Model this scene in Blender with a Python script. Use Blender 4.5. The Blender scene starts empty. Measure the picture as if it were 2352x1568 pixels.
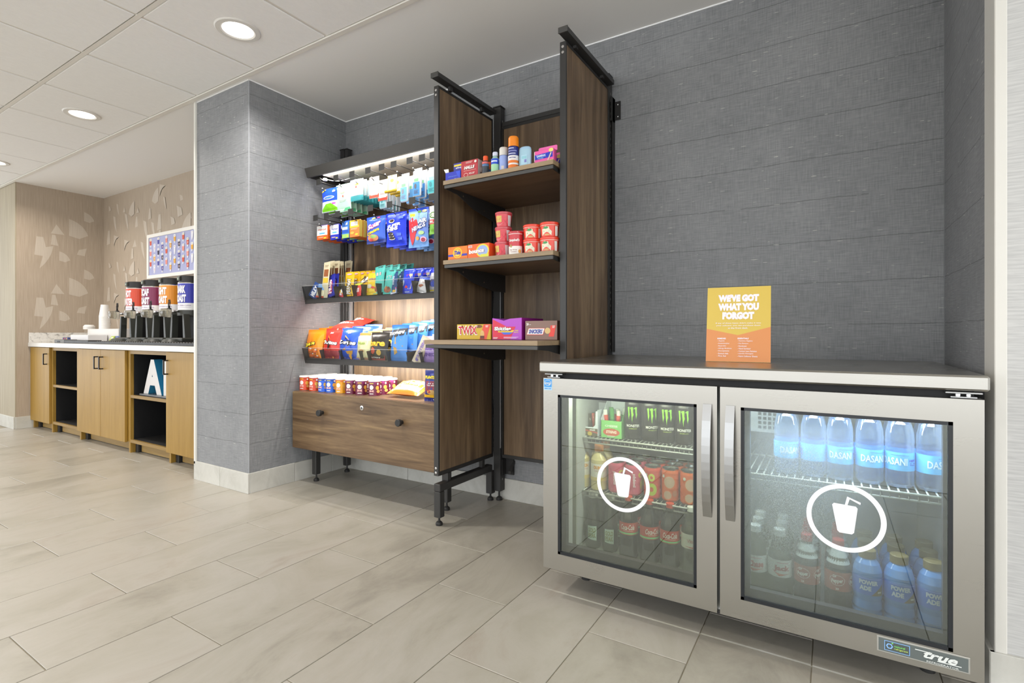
import bpy, math, random
from mathutils import Vector, Matrix
random.seed(7)
scene = bpy.context.scene
COL = scene.collection

# ------------------------------------------------------------------ camera, world, exposure
FPX, YAW, CX, CY, HC = 1186.0, math.radians(31.69), 1176.0, 766.5, 0.94
cam = bpy.data.cameras.new('camera'); camo = bpy.data.objects.new('camera', cam); COL.objects.link(camo)
cam.sensor_width = 36.0; cam.sensor_fit = 'HORIZONTAL'; cam.lens = 36.0 * FPX / 2352.0
cam.shift_y = (CY - 784.0) / 2352.0; cam.clip_start = 0.02
camo.location = (0, 0, HC); camo.rotation_euler = (math.radians(90), 0, YAW)
scene.camera = camo
scene.view_settings.view_transform = 'Standard'; scene.view_settings.look = 'None'
scene.view_settings.exposure = 0.28; scene.view_settings.gamma = 1.0
scene.view_settings.use_curve_mapping = False
w = bpy.data.worlds.new('world'); scene.world = w; w.use_nodes = True
w.node_tree.nodes['Background'].inputs[0].default_value = (0.93, 0.965, 1.0, 1)
w.node_tree.nodes['Background'].inputs[1].default_value = 2.45
try:
    scene.cycles.max_bounces = 8; scene.cycles.transparent_max_bounces = 24
    scene.cycles.sample_clamp_indirect = 4.0; scene.cycles.use_denoising = True
except Exception: pass

def area(name, loc, sx, sy, power, col=(1, 1, 1), rot=(0, 0, 0), shape='RECTANGLE', spread=180):
    l = bpy.data.lights.new(name, 'AREA'); l.shape = shape; l.size = sx; l.size_y = sy
    l.energy = power; l.color = col; l.spread = math.radians(spread)
    o = bpy.data.objects.new(name, l); o.location = loc; o.rotation_euler = rot; COL.objects.link(o)
    return o

# ------------------------------------------------------------------ measuring (photo point on a real plane)
_c, _s = math.cos(YAW), math.sin(YAW)
def ray(px, py):
    u = (px - CX) / FPX; v = -(py - CY) / FPX
    return (_c * u - _s, _s * u + _c, v)
def at(px, py, y):
    r = ray(px, py); t = y / r[1]
    return Vector((r[0] * t, y, HC + r[2] * t))
def depth(x, y): return -_s * x + _c * y

# ------------------------------------------------------------------ materials
_mats = {}
def lin(h):
    if isinstance(h, str):
        h = h.lstrip('#'); r = [int(h[i:i + 2], 16) / 255 for i in (0, 2, 4)]
        return tuple((c / 12.92 if c <= 0.04045 else ((c + 0.055) / 1.055) ** 2.4) for c in r) + (1,)
    return tuple(h) + (1,) if len(h) == 3 else h
def nmat(name):
    m = bpy.data.materials.new(name); m.use_nodes = True
    nt = m.node_tree; b = nt.nodes['Principled BSDF']
    return m, nt, b
def P(col, rough=0.45, metal=0.0, spec=0.5, emit=0.0, coat=0.0):
    k = ('p', col, rough, metal, spec, emit, coat)
    if k in _mats: return _mats[k]
    m, nt, b = nmat('print_%s' % str(col).strip('#()').replace(', ', '_'))
    # procedural: a faint noise keeps every surface from being dead flat
    tc = nt.nodes.new('ShaderNodeTexCoord'); nz = nt.nodes.new('ShaderNodeTexNoise'); nz.inputs['Scale'].default_value = 35
    nt.links.new(tc.outputs['Object'], nz.inputs['Vector'])
    mr = nt.nodes.new('ShaderNodeMapRange'); mr.inputs['To Min'].default_value = max(0.02, rough - 0.06); mr.inputs['To Max'].default_value = min(1, rough + 0.06)
    nt.links.new(nz.outputs['Fac'], mr.inputs['Value']); nt.links.new(mr.outputs['Result'], b.inputs['Roughness'])
    b.inputs['Base Color'].default_value = lin(col); b.inputs['Metallic'].default_value = metal
    b.inputs['Specular IOR Level'].default_value = spec
    if coat: b.inputs['Coat Weight'].default_value = coat; b.inputs['Coat Roughness'].default_value = 0.12
    if emit: b.inputs['Emission Color'].default_value = lin(col); b.inputs['Emission Strength'].default_value = emit
    _mats[k] = m; return m
def foil(col): return P(col, 0.3, 0.15, 0.6)
def N(nt, t, **kw):
    n = nt.nodes.new('ShaderNode' + t)
    for k, v in kw.items():
        if k in n.inputs: n.inputs[k].default_value = v
        else: setattr(n, k, v)
    return n
def mth(nt, op, a, b=None):
    n = nt.nodes.new('ShaderNodeMath'); n.operation = op
    for i, x in enumerate((a, b)):
        if x is None: continue
        if hasattr(x, 'is_linked') or hasattr(x, 'links'): nt.links.new(x, n.inputs[i])
        else: n.inputs[i].default_value = x
    return n.outputs[0]
def ramp(nt, fac, stops):
    r = nt.nodes.new('ShaderNodeValToRGB'); e = r.color_ramp.elements
    while len(e) > 1: e.remove(e[-1])
    e[0].position = stops[0][0]; e[0].color = lin(stops[0][1])
    for p, c in stops[1:]:
        x = e.new(p); x.color = lin(c)
    nt.links.new(fac, r.inputs['Fac']); return r.outputs['Color']
def wood(name, axis, stops, scale=1.0, rough=0.45, wave=1.0):
    m, nt, b = nmat(name)
    g = N(nt, 'NewGeometry'); oi = N(nt, 'ObjectInfo')
    add = N(nt, 'VectorMath', operation='ADD'); nt.links.new(g.outputs['Position'], add.inputs[0])
    mp = N(nt, 'Mapping'); nt.links.new(add.outputs[0], mp.inputs['Vector'])
    sc = [13, 13, 13]; sc[axis] = 1.1
    mp.inputs['Scale'].default_value = [v * scale for v in sc]
    n1 = N(nt, 'TexNoise', Scale=1.0, Detail=6.0, Roughness=0.62, Distortion=0.8 * wave); nt.links.new(mp.outputs[0], n1.inputs['Vector'])
    mp2 = N(nt, 'Mapping'); nt.links.new(add.outputs[0], mp2.inputs['Vector'])
    sc = [120, 120, 120]; sc[axis] = 5
    mp2.inputs['Scale'].default_value = [v * scale for v in sc]
    n2 = N(nt, 'TexNoise', Scale=1.0, Detail=3.0); nt.links.new(mp2.outputs[0], n2.inputs['Vector'])
    f = mth(nt, 'ADD', mth(nt, 'MULTIPLY', n1.outputs['Fac'], 0.78), mth(nt, 'MULTIPLY', n2.outputs['Fac'], 0.22))
    col = ramp(nt, f, stops); nt.links.new(col, b.inputs['Base Color'])
    b.inputs['Roughness'].default_value = rough
    return m
W_V = wood('walnut_vertical', 2, [(0.28, '#3f2e1f'), (0.45, '#64503b'), (0.55, '#776149'), (0.72, '#988060')])
W_H = wood('walnut_horizontal', 0, [(0.32, '#412f1c'), (0.45, '#654e35'), (0.55, '#775f43'), (0.68, '#927955')], wave=2.0)
W_E = wood('walnut_edge', 0, [(0.3, '#88735a'), (0.7, '#a8906e')], 2.0)
W_B = wood('walnut_board', 0, [(0.3, '#5a4635'), (0.7, '#8a7058')], 1.0, 0.35)
OAK = wood('yellow_oak', 2, [(0.3, '#8c6a20'), (0.5, '#99762c'), (0.7, '#a3813a')], 1.3, 0.5)
OAKH = wood('yellow_oak_rail', 0, [(0.3, '#7f6330'), (0.5, '#8f7137'), (0.7, '#9f8148')], 1.3, 0.5)
BLK = P('#2b2a29', 0.5, 0.0, 0.4); BLKM = P('#3a3938', 0.42, 0.3, 0.5); BLKIN = P('#0d0d0f', 0.6)
GRYM = P('#4b4a48', 0.45, 0.2, 0.5)
WHT = P('#e9e6df', 0.5); WHTP = P('#f2f2f2', 0.4); CHROME = P('#d8d8d8', 0.18, 1.0)

def steel(name, vert=False, col='#aeaba4', rough=0.28):
    m, nt, b = nmat(name)
    g = N(nt, 'NewGeometry'); mp = N(nt, 'Mapping'); nt.links.new(g.outputs['Position'], mp.inputs['Vector'])
    mp.inputs['Scale'].default_value = (900, 900, 3) if vert else (3, 900, 900)
    n = N(nt, 'TexNoise', Scale=1.0, Detail=2.0); nt.links.new(mp.outputs[0], n.inputs['Vector'])
    n3 = N(nt, 'TexNoise', Scale=5.0, Detail=2.0); nt.links.new(g.outputs['Position'], n3.inputs['Vector'])
    r = mth(nt, 'ADD', mth(nt, 'MULTIPLY', n.outputs['Fac'], 0.05), mth(nt, 'ADD', mth(nt, 'MULTIPLY', n3.outputs['Fac'], 0.10), rough - 0.07))
    nt.links.new(r, b.inputs['Roughness'])
    b.inputs['Base Color'].default_value = lin(col); b.inputs['Metallic'].default_value = 1.0
    bp = N(nt, 'Bump', Strength=0.012, Distance=0.001); nt.links.new(n.outputs['Fac'], bp.inputs['Height']); nt.links.new(bp.outputs[0], b.inputs['Normal'])
    return m
STEEL = steel('brushed_steel'); STEELV = steel('brushed_steel_vertical', True, '#a9a9a8', 0.34); STEELT = steel('steel_top', False, '#9a9894', 0.22)

def wallpaper_grey():
    m, nt, b = nmat('grey_linen_wallpaper')
    g = N(nt, 'NewGeometry'); sp = N(nt, 'SeparateXYZ'); nt.links.new(g.outputs['Position'], sp.inputs[0])
    u = mth(nt, 'ADD', sp.outputs[0], sp.outputs[1]); z = sp.outputs[2]
    def tex(su, sz, det=3.0, rough=0.6):
        cb = N(nt, 'CombineXYZ'); nt.links.new(mth(nt, 'MULTIPLY', u, su), cb.inputs[0]); nt.links.new(mth(nt, 'MULTIPLY', z, sz), cb.inputs[1])
        n = N(nt, 'TexNoise', Scale=1.0, Detail=det, Roughness=rough); nt.links.new(cb.outputs[0], n.inputs['Vector']); return n.outputs['Fac']
    vth = tex(260, 14); hth = tex(16, 230); big = tex(3.0, 3.0, 4.0)
    f = mth(nt, 'ADD', mth(nt, 'ADD', mth(nt, 'MULTIPLY', vth, 0.34), mth(nt, 'MULTIPLY', hth, 0.4)), mth(nt, 'MULTIPLY', big, 0.26))
    col = ramp(nt, f, [(0.36, '#707274'), (0.5, '#838486'), (0.64, '#959697')])
    wob = mth(nt, 'MULTIPLY', tex(1.6, 0.2, 8.0, 0.75), 0.035)
    zz = mth(nt, 'ADD', z, wob)
    fr = mth(nt, 'FRACT', mth(nt, 'ADD', mth(nt, 'DIVIDE', zz, 0.1725), 0.72))
    d = mth(nt, 'ABSOLUTE', mth(nt, 'SUBTRACT', fr, 0.5))
    ln = mth(nt, 'LESS_THAN', d, 0.009)
    gate = mth(nt, 'GREATER_THAN', tex(5.0, 9.0, 2.0), 0.36)
    mx = N(nt, 'MixRGB', blend_type='MULTIPLY'); mx.inputs['Color2'].default_value = (0.5, 0.5, 0.5, 1)
    nt.links.new(mth(nt, 'MULTIPLY', mth(nt, 'MULTIPLY', ln, gate), 0.8), mx.inputs['Fac']); nt.links.new(col, mx.inputs['Color1'])
    # short pale flecks in the weave
    fl = mth(nt, 'GREATER_THAN', tex(22, 190, 1.0, 0.3), 0.765)
    mx2 = N(nt, 'MixRGB', blend_type='MIX'); mx2.inputs['Color2'].default_value = lin('#c9c6bf')
    nt.links.new(mth(nt, 'MULTIPLY', fl, 0.8), mx2.inputs['Fac']); nt.links.new(mx.outputs[0], mx2.inputs['Color1'])
    nt.links.new(mx2.outputs[0], b.inputs['Base Color']); b.inputs['Roughness'].default_value = 0.62
    bp = N(nt, 'Bump', Strength=0.25, Distance=0.0008); nt.links.new(f, bp.inputs['Height']); nt.links.new(bp.outputs[0], b.inputs['Normal'])
    return m
WALLG = wallpaper_grey()
def threads(name, c1, c2, su, sz, rough=0.7):
    m, nt, b = nmat(name)
    g = N(nt, 'NewGeometry'); sp = N(nt, 'SeparateXYZ'); nt.links.new(g.outputs['Position'], sp.inputs[0])
    u = mth(nt, 'ADD', sp.outputs[0], sp.outputs[1])
    cb = N(nt, 'CombineXYZ'); nt.links.new(mth(nt, 'MULTIPLY', u, su), cb.inputs[0]); nt.links.new(mth(nt, 'MULTIPLY', sp.outputs[2], sz), cb.inputs[1])
    n = N(nt, 'TexNoise', Scale=1.0, Detail=3.0); nt.links.new(cb.outputs[0], n.inputs['Vector'])
    nt.links.new(ramp(nt, n.outputs['Fac'], [(0.35, c1), (0.65, c2)]), b.inputs['Base Color']); b.inputs['Roughness'].default_value = rough
    return m
WALLB = threads('beige_wallpaper', '#a49583', '#b0a190', 160, 5)
WALLB2 = threads('beige_wallpaper_motif', '#b8ac9d', '#c2b7a9', 160, 5)
WALLW = threads('pale_linen_wallpaper', '#b3b2b0', '#c4c3c0', 14, 200)
WALLE = threads('cream_wallpaper', '#9b907a', '#a89d87', 60, 2)
def stone(name, stops, sc, rough, rnd=0.0, vein=False):
    m, nt, b = nmat(name)
    g = N(nt, 'NewGeometry'); oi = N(nt, 'ObjectInfo')
    cb = N(nt, 'CombineXYZ')
    for i in range(3): nt.links.new(mth(nt, 'MULTIPLY', oi.outputs['Random'], 17.0 + 5 * i), cb.inputs[i])
    add = N(nt, 'VectorMath', operation='ADD'); nt.links.new(g.outputs['Position'], add.inputs[0]); nt.links.new(cb.outputs[0], add.inputs[1])
    mp = N(nt, 'Mapping'); mp.inputs['Scale'].default_value = (1.6, 0.9, 1.2); nt.links.new(add.outputs[0], mp.inputs['Vector'])
    n1 = N(nt, 'TexNoise', Scale=sc, Detail=8.0, Roughness=0.68, Distortion=0.7); nt.links.new(mp.outputs[0], n1.inputs['Vector'])
    f = n1.outputs['Fac']
    if rnd: f = mth(nt, 'ADD', f, mth(nt, 'MULTIPLY', mth(nt, 'SUBTRACT', oi.outputs['Random'], 0.5), rnd))
    nt.links.new(ramp(nt, f, stops), b.inputs['Base Color'])
    b.inputs['Roughness'].default_value = rough
    n2 = N(nt, 'TexNoise', Scale=60.0, Detail=4.0); nt.links.new(add.outputs[0], n2.inputs['Vector'])
    bp = N(nt, 'Bump', Strength=0.06, Distance=0.002); nt.links.new(n2.outputs['Fac'], bp.inputs['Height']); nt.links.new(bp.outputs[0], b.inputs['Normal'])
    return m
TILE = stone('porcelain_tile', [(0.3, '#908a7e'), (0.45, '#a19b8e'), (0.6, '#a9a398'), (0.75, '#9d9386')], 2.2, 0.36, 0.16)
GROUT = stone('grout', [(0.3, '#8f8674'), (0.7, '#a09783')], 30, 0.9)
BASET = stone('baseboard_tile', [(0.3, '#b3b1a8'), (0.5, '#c2c0b8'), (0.7, '#cac8c0')], 4, 0.4, 0.1)
MARB = stone('speckled_quartz', [(0.40, '#9b9893'), (0.47, '#d6d3cd'), (0.6, '#dedbd5')], 22, 0.3)
CEIL = stone('ceiling_panel', [(0.3, '#e9e8e6'), (0.7, '#eeedeb')], 30, 0.85)
GYP = P('#edecea', 0.8); GRID = P('#dedad2', 0.6)

def fresnel(nt, ior):
    # same reflectance from either side of a thin sheet
    g = N(nt, 'NewGeometry'); f = N(nt, 'Fresnel')
    nt.links.new(mth(nt, 'ADD', ior, mth(nt, 'MULTIPLY', g.outputs['Backfacing'], 1.0 / ior - ior)), f.inputs['IOR'])
    return f
def glass_mat(name, tint, refl, rough=0.0, fog=0.0, fogc='#9aa39a', k_=1.6):
    m = bpy.data.materials.new(name); m.use_nodes = True; nt = m.node_tree; nt.nodes.clear()
    out = N(nt, 'OutputMaterial'); tr = N(nt, 'BsdfTransparent'); tr.inputs[0].default_value = lin(tint)
    gl = N(nt, 'BsdfGlossy'); gl.inputs['Roughness'].default_value = rough; gl.inputs[0].default_value = (0.95, 1, 0.97, 1)
    fr = fresnel(nt, 1.5)
    fac = mth(nt, 'MINIMUM', mth(nt, 'ADD', mth(nt, 'MULTIPLY', fr.outputs[0], k_), refl), 0.9)
    mx = N(nt, 'MixShader'); nt.links.new(fac, mx.inputs[0]); nt.links.new(tr.outputs[0], mx.inputs[1]); nt.links.new(gl.outputs[0], mx.inputs[2])
    last = mx.outputs[0]
    if fog:
        g = N(nt, 'NewGeometry'); mp = N(nt, 'Mapping'); nt.links.new(g.outputs['Position'], mp.inputs['Vector'])
        n = N(nt, 'TexNoise', Scale=3.2, Detail=3.0); nt.links.new(mp.outputs[0], n.inputs['Vector'])
        sp = N(nt, 'SeparateXYZ'); nt.links.new(g.outputs['Position'], sp.inputs[0])
        n2 = N(nt, 'TexNoise', Scale=380.0, Detail=2.0); nt.links.new(g.outputs['Position'], n2.inputs['Vector'])
        # breath of condensation, thickest round the upper left of this pane
        dx = mth(nt, 'ADD', sp.outputs[0], 0.10); dz = mth(nt, 'SUBTRACT', sp.outputs[2], 0.48)
        rr = mth(nt, 'SQRT', mth(nt, 'ADD', mth(nt, 'MULTIPLY', dx, dx), mth(nt, 'MULTIPLY', mth(nt, 'MULTIPLY', dz, dz), 0.55)))
        k = N(nt, 'MapRange'); k.inputs['From Min'].default_value = 0.03; k.inputs['From Max'].default_value = 0.24; k.inputs['To Min'].default_value = 1; k.inputs['To Max'].default_value = 0
        nt.links.new(mth(nt, 'ADD', rr, mth(nt, 'MULTIPLY', mth(nt, 'SUBTRACT', n.outputs['Fac'], 0.5), 0.12)), k.inputs['Value'])
        dr = N(nt, 'MapRange'); dr.inputs['From Min'].default_value = 0.42; dr.inputs['From Max'].default_value = 0.62; dr.inputs['To Min'].default_value = 0.55; dr.inputs['To Max'].default_value = 1.2
        nt.links.new(n2.outputs['Fac'], dr.inputs['Value'])
        ff = mth(nt, 'MULTIPLY', mth(nt, 'MULTIPLY', k.outputs[0], dr.outputs[0]), fog)
        df = N(nt, 'BsdfDiffuse'); df.inputs[0].default_value = lin(fogc)
        tl = N(nt, 'BsdfTranslucent'); tl.inputs[0].default_value = lin('#c8ccd0')
        ad = N(nt, 'MixShader'); ad.inputs[0].default_value = 0.28; nt.links.new(df.outputs[0], ad.inputs[1]); nt.links.new(tl.outputs[0], ad.inputs[2])
        mx2 = N(nt, 'MixShader'); nt.links.new(ff, mx2.inputs[0]); nt.links.new(last, mx2.inputs[1]); nt.links.new(ad.outputs[0], mx2.inputs[2]); last = mx2.outputs[0]
    nt.links.new(last, out.inputs[0]); return m
GLASS = glass_mat('door_glass', '#d8dad0', 0.065)
GLASSF = glass_mat('door_glass_damp', '#dadeda', 0.06, 0.0, 0.5)
ACRYL = glass_mat('clear_acrylic', '#f4f5f5', 0.0, k_=0.7)
def plastic(name, tint, refl=0.06, rough=0.08, tl_=0.18):
    m = bpy.data.materials.new(name); m.use_nodes = True; nt = m.node_tree; nt.nodes.clear()
    out = N(nt, 'OutputMaterial'); tr = N(nt, 'BsdfTransparent'); tr.inputs[0].default_value = lin(tint)
    gl = N(nt, 'BsdfGlossy'); gl.inputs['Roughness'].default_value = rough
    df = N(nt, 'BsdfTranslucent'); df.inputs[0].default_value = lin(tint)
    fr = fresnel(nt, 1.45)
    m1 = N(nt, 'MixShader'); m1.inputs[0].default_value = tl_; nt.links.new(tr.outputs[0], m1.inputs[1]); nt.links.new(df.outputs[0], m1.inputs[2])
    mx = N(nt, 'MixShader'); nt.links.new(mth(nt, 'MINIMUM', mth(nt, 'ADD', mth(nt, 'MULTIPLY', fr.outputs[0], 1.3), refl), 0.9), mx.inputs[0])
    nt.links.new(m1.outputs[0], mx.inputs[1]); nt.links.new(gl.outputs[0], mx.inputs[2]); nt.links.new(mx.outputs[0], out.inputs[0]); return m
def liquid(col): return P(col, 0.12, 0.0, 0.6, coat=0.6)

# ------------------------------------------------------------------ mesh builder
_chtop = None
def _chamfer_topo():
    faces = []
    idx = {}; keys = []
    for a in range(3):
        for sx in (-1, 1):
            for sy in (-1, 1):
                for sz in (-1, 1):
                    idx[(a, sx, sy, sz)] = len(keys); keys.append((a, sx, sy, sz))
    def vid(a, s): return idx[(a, s[0], s[1], s[2])]
    for a in range(3):
        b, c = [(1, 2), (0, 2), (0, 1)][a]
        for sa in (-1, 1):
            q = []
            for sb, sc in ((-1, -1), (1, -1), (1, 1), (-1, 1)):
                s = [0, 0, 0]; s[a] = sa; s[b] = sb; s[c] = sc; q.append(vid(a, s))
            faces.append(q)
    for c in range(3):
        a, b = [(1, 2), (0, 2), (0, 1)][c]
        for sa in (-1, 1):
            for sb in (-1, 1):
                s = [0, 0, 0]; s[a] = sa; s[b] = sb
                s0 = list(s); s0[c] = -1; s1 = list(s); s1[c] = 1
                faces.append([vid(a, s0), vid(a, s1), vid(b, s1), vid(b, s0)])
    for sx in (-1, 1):
        for sy in (-1, 1):
            for sz in (-1, 1): faces.append([vid(0, (sx, sy, sz)), vid(1, (sx, sy, sz)), vid(2, (sx, sy, sz))])
    return keys, faces
_CK, _CF = _chamfer_topo()

class MB:
    def __init__(s): s.v = []; s.f = []; s.mi = []; s.mats = []; s.sm = []
    def slot(s, m):
        if m not in s.mats: s.mats.append(m)
        return s.mats.index(m)
    def add(s, vs, fs, mat, smooth=False, T=None):
        o = len(s.v)
        if T is not None: vs = [tuple(T @ Vector(p)) for p in vs]
        s.v.extend([tuple(p) for p in vs]); k = s.slot(mat)
        for q in fs: s.f.append([o + i for i in q]); s.mi.append(k); s.sm.append(smooth)
        return s
    def box(s, x0, x1, y0, y1, z0, z1, mat, ch=0.0, T=None):
        c = ((x0 + x1) / 2, (y0 + y1) / 2, (z0 + z1) / 2); h = (abs(x1 - x0) / 2, abs(y1 - y0) / 2, abs(z1 - z0) / 2)
        if ch <= 0:
            vs = [(c[0] + a * h[0], c[1] + b * h[1], c[2] + d * h[2]) for a in (-1, 1) for b in (-1, 1) for d in (-1, 1)]
            fs = [(0, 1, 3, 2), (4, 6, 7, 5), (0, 4, 5, 1), (2, 3, 7, 6), (0, 2, 6, 4), (1, 5, 7, 3)]
            return s.add(vs, fs, mat, False, T)
        ch = min(ch, min(h) * 0.9); vs = []
        for k in _CK:
            a = k[0]; p = []
            for i in range(3): p.append(c[i] + k[1 + i] * (h[i] if i == a else h[i] - ch))
            vs.append(p)
        fs = []
        for q in _CF:
            p = [Vector(vs[i]) for i in q]; n = (p[1] - p[0]).cross(p[2] - p[0]); m = sum(p, Vector()) / len(p) - Vector(c)
            fs.append(q if n.dot(m) > 0 else q[::-1])
        return s.add(vs, fs, mat, False, T)
    def lathe(s, prof, n=24, T=None, smooth=True, caps=True):
        """prof: list of (r, z, mat); mat colours the band up to the next point"""
        for i in range(len(prof) - 1):
            r0, z0, m = prof[i][:3]; r1, z1 = prof[i + 1][:2]
            vs = []; fs = []
            for k in range(n):
                a = 2 * math.pi * k / n; vs.append((r0 * math.cos(a), r0 * math.sin(a), z0))
            for k in range(n):
                a = 2 * math.pi * k / n; vs.append((r1 * math.cos(a), r1 * math.sin(a), z1))
            for k in range(n): fs.append((k, (k + 1) % n, n + (k + 1) % n, n + k))
            s.add(vs, fs, m, smooth, T)
        if caps:
            for (r, z, m), fl in ((prof[0][:3], True), ((prof[-1][0], prof[-1][1], prof[-2][2]), False)):
                if r > 1e-5:
                    vs = [(r * math.cos(2 * math.pi * k / n), r * math.sin(2 * math.pi * k / n), z) for k in range(n)]
                    q = list(range(n)); s.add(vs, [q[::-1] if fl else q], m, False, T)
        return s
    def tube(s, pts, r, mat, n=6, closed=False):
        pts = [Vector(p) for p in pts]; vs = []; L = len(pts)
        for i, p in enumerate(pts):
            a = pts[i - 1] if (i > 0 or closed) else p; b = pts[(i + 1) % L] if (i < L - 1 or closed) else p
            t = (b - a).normalized(); u = t.cross(Vector((0, 0, 1)))
            if u.length < 0.05: u = t.cross(Vector((1, 0, 0)))
            u.normalize(); w_ = t.cross(u)
            for k in range(n):
                an = 2 * math.pi * (k + 0.5) / n; vs.append(p + u * (r * math.cos(an)) + w_ * (r * math.sin(an)))
        fs = []
        for i in range(L - (0 if closed else 1)):
            for k in range(n):
                a = i * n + k; b = i * n + (k + 1) % n; j = (i + 1) % L
                fs.append((a, j * n + k, j * n + (k + 1) % n, b))
        if not closed: fs.append(tuple(range(n))); fs.append(tuple(range((L - 1) * n, L * n))[::-1])
        return s.add(vs, fs, mat, n > 4)
    def prism(s, poly, a0, a1, mat, axis=1, T=None):
        """extrude a 2-D outline along axis (0: poly is (y,z); 1: (x,z); 2: (x,y))"""
        n = len(poly)
        def pt(p, a):
            return (a, p[0], p[1]) if axis == 0 else ((p[0], a, p[1]) if axis == 1 else (p[0], p[1], a))
        vs = [pt(p, a0) for p in poly] + [pt(p, a1) for p in poly]
        fs = [tuple(range(n)), tuple(range(n, 2 * n))[::-1]] + [(i, n + i, n + (i + 1) % n, (i + 1) % n) for i in range(n)]
        return s.add(vs, fs, mat, False, T)
    def build(s, name, parent=None, org=(0, 0, 0), loc=None, rot=None, fix=True):
        me = bpy.data.meshes.new(name)
        if org != (0, 0, 0) and tuple(org) != (0, 0, 0): v = [(p[0] - org[0], p[1] - org[1], p[2] - org[2]) for p in s.v]
        else: v = s.v
        me.from_pydata(v, [], s.f)
        for m in s.mats: me.materials.append(m)
        me.polygons.foreach_set('material_index', s.mi); me.polygons.foreach_set('use_smooth', s.sm); me.update()
        o = bpy.data.objects.new(name, me); COL.objects.link(o)
        if parent: o.parent = parent
        if loc is not None: o.location = loc
        elif parent is None: o.location = org
        if rot is not None: o.rotation_euler = rot
        return o

def tag(o, label=None, cat=None, group=None, kind=None):
    if label: o['label'] = label
    if cat: o['category'] = cat
    if group: o['group'] = group
    if kind: o['kind'] = kind
    return o
def thing(name, label, cat, loc=(0, 0, 0), rz=0.0, group=None, rot=None):
    o = bpy.data.objects.new(name, None); o.empty_display_size = 0.05; COL.objects.link(o)
    o.location = loc; o.rotation_euler = rot if rot else (0, 0, rz); return tag(o, label, cat, group)
def part(name, mb, parent, label=None):
    """mesh written in world coordinates, hung under an unrotated thing"""
    L = parent.location; P_ = parent.parent
    L = Vector(L)
    while P_ is not None: L = L + P_.location; P_ = P_.parent
    o = mb.build(name, parent, tuple(L)); o.location = (0, 0, 0)
    if label: o['label'] = label
    return o
def struct(o): o['kind'] = 'structure'; return o
def copy_tree(o, parent=None):
    c = o.copy(); COL.objects.link(c); c.parent = parent
    for ch in o.children: copy_tree(ch, c)
    return c

# ------------------------------------------------------------------ flat print: lettering and simple shapes laid on a surface
_tc = {}
_tmp = bpy.data.scenes.new('lettering_workshop')
def text_geo(t, bold, shear):
    k = (t, bold, shear)
    if k in _tc: return _tc[k]
    cu = bpy.data.curves.new('t', 'FONT'); cu.body = t; cu.size = 1.0; cu.offset = bold; cu.shear = shear
    cu.resolution_u = 2; cu.align_x = 'CENTER'; cu.space_line = 0.82
    ob = bpy.data.objects.new('t', cu); _tmp.collection.objects.link(ob)
    with bpy.context.temp_override(scene=_tmp, view_layer=_tmp.view_layers[0]):
        dg = bpy.context.evaluated_depsgraph_get(); dg.update()
        me = bpy.data.meshes.new_from_object(ob.evaluated_get(dg), depsgraph=dg)
    vs = [(v.co.x, v.co.y) for v in me.vertices]; fs = [tuple(p.vertices) for p in me.polygons]
    bpy.data.meshes.remove(me); bpy.data.objects.remove(ob); bpy.data.curves.remove(cu)
    if vs:
        x0 = min(p[0] for p in vs); x1 = max(p[0] for p in vs); y0 = min(p[1] for p in vs); y1 = max(p[1] for p in vs)
        vs = [((p[0] - (x0 + x1) / 2) / (x1 - x0), (p[1] - (y0 + y1) / 2) / (y1 - y0)) for p in vs]
        asp = (x1 - x0) / (y1 - y0)
    else: asp = 1
    _tc[k] = (vs, fs, asp); return _tc[k]
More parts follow.
